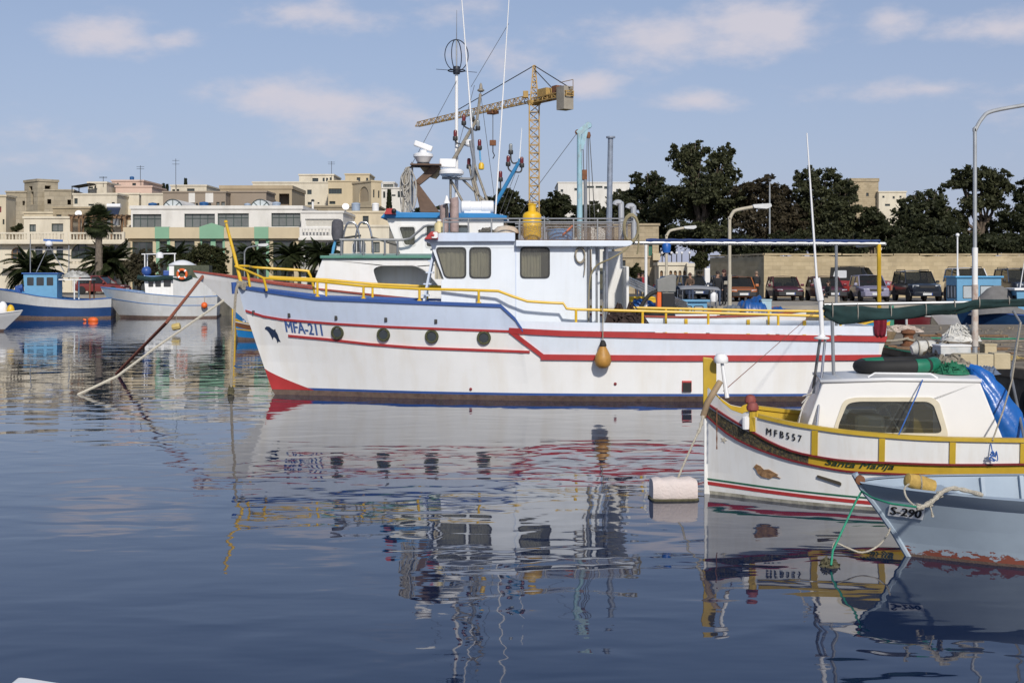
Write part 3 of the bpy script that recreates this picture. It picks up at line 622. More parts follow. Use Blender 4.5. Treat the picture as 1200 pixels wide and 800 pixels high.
def tree(name, label, px, Y, blobs, m, n=5000, size=.28, trunk=.3, seed=1, zb=ZQ, group=None, lean=0, cat='tree', clump=.25):
    """blobs: crown lobes as (px, py, half width px, half height px, depth offset)"""
    base = Vector((XN(px,Y), Y, zb)); t = thing(name, label, cat, base, 0, group); k = Y/FPX; bl = []
    for (x, y, w, h, dy) in blobs:
        c = P(x, y, Y)-base; bl.append((c.x, c.y+dy, c.z, w*k, max(w, h)*k*.9, h*k))
    rs_ = random.Random(seed*7+1); core = bl; bl = []
    for b in core:                              # break each lobe into a smaller core and satellites: uneven outline
        bl.append((b[0],b[1],b[2],b[3]*.78,b[4]*.78,b[5]*.78))
        for _ in range(5):
            a_ = rs_.uniform(0,6.283); e_ = rs_.uniform(-.7,1.1); f_ = rs_.uniform(.75,1.0); k_ = rs_.uniform(.26,.44)
            bl.append((b[0]+b[3]*f_*math.cos(a_)*math.cos(e_), b[1]+b[4]*f_*math.sin(a_)*math.cos(e_), b[2]+b[5]*f_*math.sin(e_), b[3]*k_*1.15, b[4]*k_, b[5]*k_))
    top = max(b[2]+b[5] for b in core); low = min(b[2]-b[5] for b in core)
    fork = Vector((lean, 0, max(.4, low+(top-low)*.22)))
    mb = MB(); pts = [Vector((0,0,-.3)), Vector((lean*.3,0,fork.z*.5)), fork]; mb.tube(pts, [trunk*1.25, trunk, trunk*.8], 8); build(mb, 'trunk', bark, t)
    rr = random.Random(seed)
    for b in core:
        e = Vector((b[0], b[1], b[2]+b[5]*.35)); mid = (fork+e)/2+Vector((rr.uniform(-.3,.3), rr.uniform(-.3,.3), -.1*abs(e.z-fork.z)))
        mb = MB(); mb.tube([fork-Vector((0,0,.1)), mid, e], [trunk*.55, trunk*.36, trunk*.1], 6)
        for _ in range(3):
            q = e+Vector((rr.uniform(-.8,.8)*b[3], rr.uniform(-.8,.8)*b[4], rr.uniform(-.1,.6)*b[5])); mb.tube([mid, (mid+q)/2+Vector((0,0,.1)), q], [trunk*.26, trunk*.16, trunk*.05], 5)
        build(mb, 'limb', bark, t)
    quadmesh('crown', leaves(bl, int(n*2.4), size*.64, seed, clump=clump), m, t); return t
# big trees behind the wall
tree('eucalyptus_tree','tallest broad eucalyptus rising above the parked cars',822,104,[(805,190,24,24,0),(845,196,22,26,1),(825,222,40,22,-1),(800,240,34,26,1),(845,252,30,26,0),(822,280,46,20,-1),(815,178,16,12,0),(853,182,12,14,1)],euc,14000,.26,.42,11)
tree('dense_evergreen','dense dark evergreen left of the tall eucalyptus',762,112,[(762,218,24,20,0),(745,236,20,18,1),(775,245,26,24,-1),(755,268,32,22,0),(782,280,22,22,0)],pine,8000,.26,.35,12)
tree('rusty_tree','dark brownish tree by the street pole right of the eucalyptus',893,102,[(893,228,30,18,0),(875,243,22,22,1),(912,236,22,22,0),(893,265,40,26,-1),(880,288,30,14,0)],rusty,9000,.25,.3,13)
tree('spreading_tree','spreading green tree behind the wall beside the stone tower',962,101,[(946,212,18,14,0),(970,208,22,14,1),(988,226,20,18,0),(957,238,34,22,0),(975,262,38,24,-1),(942,268,26,26,0)],euc,10000,.25,.36,14)
tree('dark_round_tree','dark low tree in front of the stone tower',1022,100,[(1022,262,24,14,0),(1012,282,28,14,0),(1040,280,20,16,0),(1018,248,12,6,0)],pine,4500,.25,.22,15)
tree('broad_dark_tree','broad very dark tree right of the stone tower',1085,100,[(1088,236,26,16,0),(1062,254,22,18,0),(1105,256,22,22,1),(1080,275,42,22,-1)],pine,9000,.25,.36,16)
tree('umbrella_tree','tall tree with rounded crown and pale trunk by the jetty lamp',1150,103,[(1150,212,34,16,0),(1128,210,14,14,0),(1172,222,14,20,0),(1150,238,30,14,0),(1160,268,18,20,1),(1120,258,16,18,0),(1136,278,20,16,0)],euc,8500,.25,.34,17)
tree('edge_tree','dark tree next to the rounded crowned tree',1208,101,[(1205,232,22,20,0),(1192,258,22,22,0),(1212,275,30,22,0),(1190,285,24,12,-1)],pine,6500,.25,.3,18)
for i,(x,w) in enumerate([(930,22),(1000,26),(1052,26),(1120,26),(1165,24),(868,20),(905,22),(963,24),(1086,24),(1140,26),(1192,26)]):
    tree('wall_shrub','dark shrub filling the gap above the sandstone wall',x,94,[(x,290,w,13,0),(x+9,283,w*.6,10,.5)],pine,2600,.24,.12,30+i,group='shrubs behind the sandstone wall',cat='shrub')
# farther belt seen over the boats
for i,(x,y,w,h,m_) in enumerate([(592,234,22,18,pine),(620,246,20,16,pine),(654,238,24,18,pine),(690,250,22,16,pine),(722,240,20,20,euc),(735,262,18,18,pine),(566,248,20,14,pine),(500,252,24,12,pine),(660,262,22,14,pine),(605,262,20,12,pine)]):
    tree('distant_tree','dark tree in the belt below the far white building',x,150+i*2,[(x,y,w*.8,h*.8,0),(x-w*.4,y+h*.5,w*.7,h*.7,1),(x+w*.45,y+h*.6,w*.7,h*.7,-1)],m_,2600,.36,.3,50+i,zb=2.2,group='distant tree belt')
tree('pillar_bush','round clipped bush beside the cream gate pillar',822,99,[(822,304,10,9,0),(820,314,8,7,0)],bushm,1500,.2,.1,70,cat='bush')
tree('street_bush','green bush on the quay near the red jacketed group',746,97,[(744,319,11,9,0),(752,324,8,8,0)],bushm,1600,.2,.1,71,cat='bush')
# left waterfront
tree('tamarisk_tree','greyish tamarisk tree in front of the beige showroom',163,104,[(163,306,15,13,0),(150,316,12,13,0),(176,314,12,12,0),(164,324,20,12,-.5)],olive,5500,.17,.16,80)
tree('dense_street_tree','dense dark green tree in front of the mint green gable',240,103.5,[(236,296,16,13,0),(252,302,14,13,0),(226,308,13,13,0),(258,313,11,12,0),(240,318,24,11,-.5)],bushm,7500,.17,.18,81)
tree('waterfront_shrub','low shrub on the quay beside the grey lamp',212,104,[(209,312,10,12,0),(216,322,10,10,0)],bushm,2500,.17,.1,82,cat='shrub')
tree('garden_bush','small bush in the garden under the half built house',22,126,[(22,266,5,3,0),(19,269,5,3,0)],bushm,900,.2,.05,83,zb=4.5,cat='bush')
for i,(x,y0) in enumerate([(191.5,216),(195.8,217),(217.5,210)]):
    Yc = 168; t = thing('cypress_tree','slim dark cypress on the skyline', 'tree', (XN(x,Yc),Yc,6), 0, 'skyline cypresses'); h = ZN(y0,Yc)-6
    mb = MB(); mb.tube([(0,0,0),(0,0,h*.8)],[.15,.04],6); build(mb,'trunk',bark,t)
    g = np.random.default_rng(i); n = 1400; z = g.uniform(.05,1,n); r = (.18+.42*(1-z))*g.uniform(.4,1,n)**.5; a = g.uniform(0,6.28,n)
    p = np.stack([r*np.cos(a), r*np.sin(a), z*h],1); u = np.stack([np.cos(a)*.05,np.sin(a)*.05,np.full(n,.22)],1); w = np.stack([-np.sin(a)*.1,np.cos(a)*.1,np.zeros(n)],1)
    quadmesh('crown', np.stack([p-u,p+w,p+u,p-w],1).reshape(-1,3), cypm, t)
t = thing('cypress_tree','single dark cypress in front of the modern white house','tree',(XN(456,165),165,7)); h = ZN(222.5,165)-7
mb = MB(); mb.tube([(0,0,0),(0,0,h*.8)],[.15,.04],6); build(mb,'trunk',bark,t)
quadmesh('crown', np.stack([p*np.array([1.3,1.3,1])-u,p*np.array([1.3,1.3,1])+w,p*np.array([1.3,1.3,1])+u,p*np.array([1.3,1.3,1])-w],1).reshape(-1,3)*np.array([1,1,h/max(p[:,2])]), cypm, t)
# palms
def frond_mesh(L_, droop, lw, fan=False, rise=.55):
    """feather frond: arched midrib with separate leaflets; or a stalked fan leaf"""
    mb = MB(); N_ = 14
    rib = [Vector((L_*t, 0, L_*(rise*t-droop*t*t))) for t in np.linspace(0,1,N_+1)]
    mb.tube(rib, [.03*(1-.8*i/N_) for i in range(N_+1)], 4)
    if fan:
        e = rib[8]; d = (rib[9]-rib[8]).normalized()
        for a in np.linspace(-80,80,17):
            q = Vector((d.x*math.cos(R(a)), math.sin(R(a)), d.z*math.cos(R(a)))); tip = e+q*L_*.5+Vector((0,0,-.12*L_)); md = e+q*L_*.28; s = Vector((0,0,1)).cross(q).normalized()*.045
            mb.add([e, md-s, tip, md+s],[(0,1,2,3)])
    else:
        for i in range(2, N_+1):
            for half in (0,.5):
                f = i-half; j = int(f); p = rib[j].lerp(rib[min(j+1,N_)], f-j); t = f/N_; ll = lw*(math.sin(math.pi*min(1,t*.85+.12)))
                for s in (-1,1):
                    tip = p+Vector((ll*.55, s*ll*.8, -ll*.25)); w = Vector((.055,0,.0)); mid = (p+tip)/2+Vector((0,0,.04))
                    mb.add([p-w, mid-w*1.2, tip, mid+w*1.2],[(0,1,2,3)])
    me = bpy.data.meshes.new('frond'); me.from_pydata([tuple(v) for v in mb.v], [], mb.f); me.materials.append(palmm); return me
FR = [frond_mesh(2.0,.62,.5), frond_mesh(2.1,.85,.5), frond_mesh(1.7,.3,.45)]
FF = [frond_mesh(1.45,.12,0,True,.05), frond_mesh(1.4,.3,0,True,.1)]
def palm(label, px, Y, ycen, L_, trunkr, fan=False, n=26, seed=0):
    h = ZN(ycen, Y)-ZQ; t = thing('fan_palm' if fan else 'date_palm', label, 'palm', (XN(px,Y),Y,ZQ)); rr = random.Random(seed)
    mb = MB(); k = 12; mb.tube([(rr.uniform(-.02,.02),0,h*i/k-.1*(i == 0)) for i in range(k+1)], [trunkr*(1.25-.35*i/k)*(1+.08*(i % 2)) for i in range(k+1)], 9); build(mb,'trunk',palmbark,t)
    src = FF if fan else FR
    for i in range(n):
        o = bpy.data.objects.new('frond', src[rr.randrange(len(src))]); C.objects.link(o); o.parent = t; f = i/n
        el = lerp(-62 if fan else -28, 100 if fan else 62, f**.9); o.location = (0,0,h-.05+(.3*f)); o.rotation_euler = (rr.uniform(-.3,.3), -R(el-(0 if fan else 25)), i*2.4+rr.uniform(-.3,.3)); s = L_*rr.uniform(.88,1.08)/(1.45 if fan else 2.0); o.scale = (s,s,s)
    if fan:
        mb = MB(); mb.lathe([(trunkr*1.0,-.9),(trunkr*2.2,-.5),(trunkr*1.6,0)],(0,0,h-.1),10); build(mb,'dead_skirt',mat('dead_fronds',(.13,.10,.055),.95,var=.4,scale=9,bump=1),t)
palm('tall fan palm with shaggy round head in front of the cream house',116,103,262,1.35,.26,True,78,3)
palm('low bushy date palm behind the blue fishing boat',40,103.5,318,2.6,.3,False,64,4)
palm('date palm with arching fronds just right of the tall fan palm',128,104.5,308,2.5,.3,False,58,5)
palm('young date palm beside the mint green pilaster',207,105.5,300,1.7,.2,False,40,6)
palm('date palm in front of the showroom next to the grey street lamp',298,104,303,2.0,.22,False,44,7)
palm('date palm in front of the right showroom windows',341,104,301,2.0,.22,False,44,8)
palm('date palm in front of the white villa arches',377,104,300,2.0,.22,False,44,9)
# ------------------------------------------------------------------ boats
class Hull:
    """stem/stern: (z,x) tables; sheer: (t,z); bw/bs: half breadth at water and sheer over t"""
    def __init__(s, stem, stern, sheer, bw, bs, p=1.2, sheer_lin=False):
        s.stem = pc(stem); s.stern = pl(stern); s.sheer = (pl if sheer_lin else pc)(sheer); s.bw = pc(bw); s.bs = pc(bs); s.p = p
    def half(s, t, z):
        a = s.bw(t); b = s.bs(t); w = z/s.sheer(t)
        if w < 0: return max(.01, a*(1+.9*w))
        return a+(b-a)*min(1.08, w)**s.p
    def pt(s, t, z, side=-1, off=0):
        x0 = s.stem(z); x1 = s.stern(z); return Vector((x0+t*(x1-x0), side*(s.half(t, z)+off), z))
    def at(s, x, z, side=-1, off=0):
        x0 = s.stem(z); x1 = s.stern(z); t = min(1, max(0, (x-x0)/(x1-x0))); v = s.pt(t, z, side, off)
        e = .01; a = s.pt(max(0,t-e), z, side); b = s.pt(min(1,t+e), z, side); n = Vector((-(b.y-a.y), b.x-a.x, 0)).normalized()*(1 if side > 0 else -1)
        v = s.pt(t, z, side)+n*off; v.z = z; return v
    def mesh(s, rows, mats_idx, ts):
        """rows: functions t->z from bottom to sheer"""
        mb = MB(); T = len(ts)
        for side in (-1, 1):
            for j in range(len(rows)-1):
                mb.mi = mats_idx[j]; mb.grid([[s.pt(t, rows[j](t), side) for t in ts], [s.pt(t, rows[j+1](t), side) for t in ts]], flip=side > 0)
        for j in range(len(rows)-1):           # transom
            mb.mi = mats_idx[j]; a, b = rows[j](1), rows[j+1](1)
            mb.add([s.pt(1,a,-1), s.pt(1,a,1), s.pt(1,b,1), s.pt(1,b,-1)], [(0,1,2,3)])
        return mb
    def strip(s, pts, w, th=.03, side=-1, n=None, off=-.004):
        """raised band along (x, z) points"""
        mb = MB(); f = pl(pts); xs = sorted(set([p[0] for p in pts]+list(np.linspace(pts[0][0], pts[-1][0], n or 40)))); R_ = [[], [], [], []]
        wf = w if callable(w) else (lambda x: w)
        for x in xs:
            z = f(x); h = wf(x)/2
            R_[0].append(s.at(x, z-h, side, off)); R_[1].append(s.at(x, z-h, side, th)); R_[2].append(s.at(x, z+h, side, th)); R_[3].append(s.at(x, z+h, side, off))
        mb.grid(R_); mb.add([r[0] for r in R_], [(0,1,2,3)]); mb.add([r[-1] for r in R_], [(3,2,1,0)]); return mb
    def patch(s, t0, t1, zl, zh, side=-1, off=.006, n=24):
        mb = MB(); A = []; ts = np.linspace(t0, t1, n)
        for k in range(7):
            A.append([s.pt(t, lerp(zl(t), zh(t), k/6), side, off) for t in ts])
        return mb.grid(A)
    def deck(s, z_of_t, ts, inset=.03, lo=None):
        mb = MB(); return mb.grid([[s.pt(t, z_of_t(t), -1, -inset) for t in ts], [Vector((s.pt(t, z_of_t(t)).x, 0, z_of_t(t)+.03)) for t in ts], [s.pt(t, z_of_t(t), 1, -inset) for t in ts]])
    def caprail(s, ts, w=.12, th=.05, over=.03, dz=0):
        mb = MB()
        for side in (-1, 1):
            R_ = [[], [], [], []]
            for t in ts:
                p = s.pt(t, s.sheer(t), side); y0 = p.y+side*over; y1 = max(0, abs(p.y)-w)*side
                for k, (y, z) in enumerate(((y0, p.z+dz), (y0, p.z+dz+th), (y1, p.z+dz+th), (y1, p.z+dz))): R_[k].append((p.x, y, z))
            mb.grid(R_+[R_[0]])
            mb.add([r[0] for r in R_], [(0,1,2,3)]); mb.add([r[-1] for r in R_], [(3,2,1,0)])
        return mb
    def inner(s, ts, zf, th=.05, top=0):       # inside face of bulwarks
        mb = MB()
        for side in (-1, 1): mb.grid([[s.pt(t, zf(t), side, -th) for t in ts], [s.pt(t, s.sheer(t)+top, side, -th) for t in ts]])
        return mb
def text_mesh(txt, size, shear=0, font_bold=0, extrude=.0):
    cu = bpy.data.curves.new('t', 'FONT'); cu.body = txt; cu.size = size; cu.shear = shear; cu.offset = font_bold; cu.resolution_u = 3
    o = bpy.data.objects.new('t', cu); C.objects.link(o); dg = bpy.context.evaluated_depsgraph_get(); me = o.evaluated_get(dg).to_mesh()
    vs = [v.co.copy() for v in me.vertices]; fs = [tuple(p.vertices) for p in me.polygons]; o.evaluated_get(dg).to_mesh_clear()
    C.objects.unlink(o); bpy.data.objects.remove(o); bpy.data.curves.remove(cu); return vs, fs
def lettering(txt, w, h, fn, mname, m, parent, shear=0, bold=0, name='lettering', label=None):
    vs, fs = text_mesh(txt, 1, shear, 0); x0 = min(v.x for v in vs); x1 = max(v.x for v in vs); y0 = min(v.y for v in vs); y1 = max(v.y for v in vs)
    mb = MB(); sx = w/(x1-x0)
    for du, dv in (((0,0),) if not bold else ((0,0),(-bold,0),(bold,0),(0,bold*.5),(0,-bold*.5))): mb.add([fn((v.x-x0)*sx+du, (v.y-y0)/(y1-y0)*h+dv) for v in vs], fs)
    return build(mb, name, m, parent, smooth=0, fixn=False, label=label)
def rpoly(pts, r, n=4):
    """round the corners of a polygon"""
    out = []; k = len(pts)
    for i in range(k):
        a = Vector(pts[i-1]); b = Vector(pts[i]); c = Vector(pts[(i+1) % k]); d0 = (a-b); d1 = (c-b); q = min(r, d0.length*.45, d1.length*.45)
        p0 = b+d0.normalized()*q; p1 = b+d1.normalized()*q
        for j in range(n+1):
            t = j/n; out.append(tuple((p0*(1-t)**2+b*2*t*(1-t)+p1*t*t)[:2]))
    return out
def shrink(pts, e):
    cx = sum(p[0] for p in pts)/len(pts); cz = sum(p[1] for p in pts)/len(pts); w = max(p[0] for p in pts)-min(p[0] for p in pts); h = max(p[1] for p in pts)-min(p[1] for p in pts)
    return [(cx+(p[0]-cx)*(1-2*e/w), cz+(p[1]-cz)*(1-2*e/h)) for p in pts]
def win(parent, poly, y, outy, fm, gm, fr=.05, name='window', fn=None, sub=True):
    """frame ring + pane in a wall lying in the xz plane; outy=-1 faces the camera"""
    fn = fn or (lambda u, v, d: (u, y+d*(-outy), v))
    mb = MB(); mb.plate(shrink(poly, -fr*.35), [shrink(poly, fr*.6)], -.018, .03, fn); o = build(mb, name, fm, parent, smooth=0)
    mb = MB(); mb.plate(shrink(poly, fr*.5), [], .004, .010, fn); build(mb, 'pane', gm, o if sub else parent, smooth=0); return o
def rope(name, label, a, b, sag, r, m, n=20, group=None, cat='rope', pts=None):
    if pts is None: pts = [Vector(a).lerp(Vector(b), i/n)-Vector((0,0,sag*4*(i/n)*(1-i/n))) for i in range(n+1)]
    mb = MB(); mb.tube(pts, r, 6); o = build(mb, name, m); return setp(o, label, cat, group)
def smooth_path(pts, n=8):
    pts = [Vector(p) for p in pts]; out = []
    for i in range(len(pts)-1):
        p0 = pts[max(0,i-1)]; p1 = pts[i]; p2 = pts[i+1]; p3 = pts[min(len(pts)-1,i+2)]
        for j in range(n):
            t = j/n; out.append(.5*((2*p1)+(p2-p0)*t+(2*p0-5*p1+4*p2-p3)*t*t+(3*p1-p0-3*p2+p3)*t**3))
    return out+[pts[-1]]

# ================================================================== main boat MFA-211
MX, MY = -6.75, 31.1
mboat = thing('fishing_boat', 'large white and pale blue fishing boat with red stripes lettered MFA-211', 'fishing boat', (MX, MY, 0))
def lx(px, Y): return XN(px, Y)-MX             # photo column at depth -> boat x
LEN = 15.37
mh = Hull([(-.5,1.35),(0,.98),(.3,.86),(.65,.74),(1.4,.48),(2.0,.26),(2.6,.10),(2.8,.04)], [(-.5,15.05),(0,15.12),(1.0,15.2),(1.5,15.37),(2.6,15.37)],
    [(0,2.58),(.06,2.45),(.13,2.31),(.21,2.27),(.30,2.22),(.414,2.16),(.4325,1.85),(.440,1.60),(.62,1.535),(.8,1.49),(1,1.47)],
    [(0,.03),(.05,.18),(.1,.40),(.2,.86),(.3,1.24),(.45,1.62),(.6,1.78),(.8,1.80),(1,1.62)],
    [(0,.03),(.05,.46),(.1,.80),(.2,1.30),(.3,1.62),(.45,1.86),(.6,1.92),(.8,1.90),(1,1.70)], 1.15, True)
ts = sorted(set(list(np.linspace(0,1,70))+[.002,.006,.012,.414,.4155,.4325,.436,.440,.4405]))
zb_ = [-.5,-.12,.125,.18,.4,.8,1.2]
rows = [(lambda t, z=z: min(z, mh.sheer(t)-.01)) for z in zb_]+[lambda t: mh.sheer(t)*.93 if mh.sheer(t) > 1.7 else 1.38, mh.sheer]
build(mh.mesh(rows, [0,0,1,2,2,2,2,2], ts), 'hull', [bottom, navy, white_rust], mboat, smooth=45)
# pale blue topsides band forward, and aft panel between the red strakes
def z_up(x):  # upper thin red strake line
    return f_up(x)
pts_up = [(.3,2.03),(lx(310,30.9),ZN(370.5,30.9)),(lx(330,30.5),ZN(374.5,30.5)),(lx(390,29.8),ZN(380,29.8)),(lx(450,29.4),ZN(383.5,29.4)),(lx(520,29.25),ZN(386,29.25)),(lx(598,29.2),ZN(388.5,29.2))]
f_up = pl(pts_up)
tsf = [t for t in ts if t <= .4405]
mb = MB()
for side in (-1, 1):
    A = []
    for k in range(6):
        row = []
        for t in tsf:
            zs = mh.sheer(t); x = mh.pt(t, min(2.0, zs)).x; z0 = min(f_up(x), zs-.02); row.append(mh.pt(t, lerp(z0, zs-.003, k/5), side, .006))
        A.append(row)
    mb.grid(A, flip=side > 0)
build(mb, 'topside_panel', pale_blue, mboat, smooth=50)
mb = MB()
xa = [lx(x, 29.2) for x in np.linspace(606, 1033, 40)]
for side in (-1, 1):
    A = []
    for k in range(4):
        A.append([mh.at(x, lerp(max(ZN(418,29.25), lerp(1.55, ZN(418,29.25), (x-xa[0])/.62)) if x < xa[0]+.62 else 1.03, mh.sheer((x)/LEN)-.06, k/3), side, .006) for x in xa])
    mb.grid(A, flip=side > 0)
build(mb, 'aft_panel', pale_blue2, mboat, smooth=50)
for side in (-1, 1):
    build(mh.strip(pts_up, .05, .03, side), 'rubbing_strake', red, mboat)
    build(mh.strip([(lx(336,30.4),ZN(394,30.4)),(lx(380,29.9),ZN(398.5,29.9)),(lx(430,29.5),ZN(404.5,29.5)),(lx(487,29.3),ZN(408.6,29.3)),(lx(560,29.2),ZN(410.8,29.2)),(lx(621,29.2),ZN(412.5,29.2))], .055, .035, side), 'rubbing_strake', red, mboat)
    build(mh.strip([(lx(597,29.2),1.625),(lx(660,29.2),1.565),(lx(780,29.2),1.515),(lx(900,29.2),1.475),(15.36,1.425)], .13, .05, side), 'rubbing_strake', red, mboat)
    build(mh.strip([(lx(597,29.2),1.63),(lx(637,29.2),1.03)], .12, .045, side, 20), 'rubbing_strake', red, mboat)
    build(mh.strip([(lx(634,29.2),1.02),(lx(780,29.2),1.0),(lx(900,29.2),1.0),(15.25,1.005)], .13, .05, side), 'rubbing_strake', red, mboat)
build(mh.caprail(tsf, .16, .075, .045, 0), 'cap_rail', navy, mboat)
build(mh.patch(0,.075, lambda t: .125, lambda t: max(.127, .63-.505*(t/.075)**.8)), 'forefoot_panel', red, mboat)
build(mh.patch(0,.075, lambda t: .125, lambda t: max(.127, .63-.505*(t/.075)**.8), 1), 'forefoot_panel', red, mboat)
# decks
build(mh.deck(lambda t: mh.sheer(t)-.30, [t for t in ts if t <= .414]), 'foredeck', pale_blue2, mboat)
build(mh.deck(lambda t: 1.28, [t for t in ts if t >= .414]), 'aft_deck', mat('grey_deck_paint',(.28,.30,.31),.7,var=.2), mboat)
build(mh.inner([t for t in ts if t <= .414], lambda t: mh.sheer(t)-.30), 'bulwark_lining', white, mboat); build(mh.inner([t for t in ts if t >= .4405], lambda t: 1.28), 'bulwark_lining', white, mboat)
# raised washboard along the aft deck, on brackets with a freeing gap under it
for side in (-1, 1):
    mb = MB(); xs = np.linspace(lx(598,29.2), 15.3, 40); R_ = [[],[],[],[]]
    top = pl([(lx(598,29.2),ZN(376.3,29.2)),(lx(780,29.2),ZN(379.5,29.2)),(15.37,ZN(382.6,29.3))]); bot = pl([(lx(598,29.2),ZN(387.0,29.2)+.005),(lx(780,29.2),ZN(389,29.2)),(15.37,ZN(393.5,29.3))])
    for x in xs:
        y = mh.at(x, 1.45, side); d = .045
        for k, (o_, z) in enumerate(((0,bot(x)),(0,top(x)),(-d,top(x)),(-d,bot(x)))): R_[k].append((x, y.y+side*(o_-.01), z))
    mb.grid(R_+[R_[0]]); mb.add([r[0] for r in R_],[(0,1,2,3)]); mb.add([r[-1] for r in R_],[(3,2,1,0)]); build(mb, 'washboard', pale_blue2, mboat, smooth=30)
    for px in (675,753,830,912,985):
        x = lx(px,29.2); y = mh.at(x,1.45,side).y; mb = MB(); mb.box(x-.04,x+.04,min(y-side*.055,y-side*.10),max(y-side*.055,y-side*.10),1.2,top(x)+.0); build(mb,'bracket',yellow,mboat,smooth=0)
mb = MB(); yy = mh.half(1,1.45); mb.box(15.28,15.36,-yy,yy,1.49,1.69); build(mb,'stern_washboard',pale_blue2,mboat,smooth=0,bevel=.01)
# portholes, scuppers, small fittings
brass = mat('oxidised_bronze', (.11,.115,.06), .5, .6, var=.4, scale=20)
for px, py, Y in ((393,390.5,29.8),(447.5,393,29.45),(505,395,29.25),(567,396.2,29.2)):
    x, z = lx(px,Y), ZN(py,Y); c = mh.at(x,z,-1,.012); a = mh.at(x-.1,z); b_ = mh.at(x+.1,z); n = Vector((b_.y-a.y, -(b_.x-a.x), .0)).normalized()
    mb = MB(); mb.lathe([(.16,-.03),(.165,.02),(.15,.045),(.115,.045),(.105,.015)], c, 22, n); o = build(mb,'porthole',brass,mboat)
    mb = MB(); mb.lathe([(.107,.010),(.106,.018),(.002,.019)], c, 20, n); build(mb,'pane',pane_dark,o)
for px, py, Y in ((298,366,31),(338,369.5,30.4),(392,372.8,29.8),(450.5,375,29.4),(510,377,29.25)):
    x, z = lx(px,Y), ZN(py,Y); c = mh.at(x,z,-1,.012); mb = MB(); mb.box(c.x-.035,c.x+.035,c.y-.02,c.y+.03,c.z-.05,c.z+.05); build(mb,'scupper',dark_metal,mboat,smooth=0,bevel=.012)
for px, py in ((551,457.5),(721,449.5)):
    c = mh.at(lx(px,29.3),ZN(py,29.3),-1,.0); mb = MB(); mb.lathe([(.035,0),(.035,.02),(.02,.03)],c,10,(0,-1,0)); build(mb,'outlet',maroon,mboat)
c = mh.at(lx(805,29.25), ZN(452.5,29.25), -1, .005); mb = MB(); mb.box(c.x-.11,c.x+.11,c.y-.03,c.y+.02,c.z-.13,c.z+.13); o = build(mb,'overboard_discharge',red,mboat,smooth=0,bevel=.01)
mb = MB(); mb.box(c.x-.1,c.x+.1,c.y-.04,c.y-.031,c.z-.125,c.z+.085); build(mb,'opening_shade',black_rubber,o,smooth=0)  # flat black plate paints the shade inside the discharge mouth
# lettering and emblem on the bow
def bow_fn(px0, Y0, py0, slope, side=-1):
    x0, z0 = lx(px0,Y0), ZN(py0,Y0)
    return lambda u, v: mh.at(x0+u+v*-.12, z0+v+slope*u, side, .012)
letter_blue = mat('letter_blue', (.07,.13,.33), .5)
lettering('MFA-211', (376-331)*30.2/FPX*1.02, 13.5*30.2/FPX, bow_fn(332.5,30.3,389.6,-.085), 'x', letter_blue, mboat, 0, .010, 'lettering', 'blue registration letters MFA-211')
dol = [(0,.33),(.05,.37),(.12,.36),(.20,.30),(.25,.28),(.28,.31),(.29,.25),(.34,.17),(.37,.06),(.41,-.02),(.36,.0),(.33,-.05),(.30,.05),(.26,.10),(.22,.10),(.20,.03),(.17,.10),(.13,.18),(.09,.24),(.05,.28),(.0,.30)]
x0, z0 = lx(310,30.8), ZN(399.5,30.8)
mb = MB(); mb.plate([(p[0]*.95,p[1]*.95) for p in dol], [], .010, .018, lambda u, v, d: mh.at(x0+u, z0+v, -1, d)); build(mb,'dolphin_emblem',mat('emblem_blue',(.02,.035,.075),.5,var=.5,scale=10),mboat,smooth=0)
# yellow rails
def railp(px, py, Y): v = P(px, py, Y); return (v.x-MX, v.y-MY, v.z)
nearY = lambda px: MY+mh.at(lx(px,29.6), 2.0, -1, -.09).y
RAIL = [(309,326),(335,327.5),(370.5,329.4),(424,335),(491,338.5),(540,339.5),(584,341),(600,347),(618,353),(640,354.5),(660,355.3),(664,361.5),(675,362.5),(780,365.2),(900,368.5),(985,371),(1030,372)]
mb = MB(); mb.tube([railp(x,y,nearY(x)) for x, y in RAIL], .032, 8); build(mb,'hand_rail',yellow,mboat)
def railz(px): return float(np.interp(px,[r[0] for r in RAIL],[r[1] for r in RAIL]))
for px in (372,426,491.5,561):
    Y = nearY(px); a = railp(px,railz(px),Y); zs = mh.sheer(a[0]/LEN)+.06; mb = MB(); mb.tube([(a[0],a[1],zs),a],.03,8); mb.lathe([(.06,0),(.06,.03),(.035,.05)],(a[0],a[1],zs),8); build(mb,'rail_post',yellow,mboat)
for px in (675,753,830,912,985,1030):
    Y = nearY(px); a = railp(px,railz(px),Y); mb = MB(); mb.tube([(a[0],a[1],1.3),a],.03,8); build(mb,'rail_post',yellow,mboat)
mb = MB(); far = [(a[0],-a[1],a[2]+.03) for a in (railp(x,y,nearY(x)) for x, y in RAIL[:7])]; mb.tube(far,.032,8); build(mb,'hand_rail',yellow,mboat)
for k in (2,3,4): a = far[k]; mb = MB(); mb.tube([(a[0],a[1],mh.sheer(a[0]/LEN)+.06),a],.03,8); build(mb,'rail_post',yellow,mboat)
mb = MB(); far2 = [(lx(x,32.9),1.72,z) for x, z in ((664,2.1),(780,2.04),(900,1.98),(1030,1.95))]; mb.tube(far2,.032,8); build(mb,'hand_rail',yellow,mboat)
for a in far2: mb = MB(); mb.tube([(a[0],a[1],1.3),a],.03,8); build(mb,'rail_post',yellow,mboat)
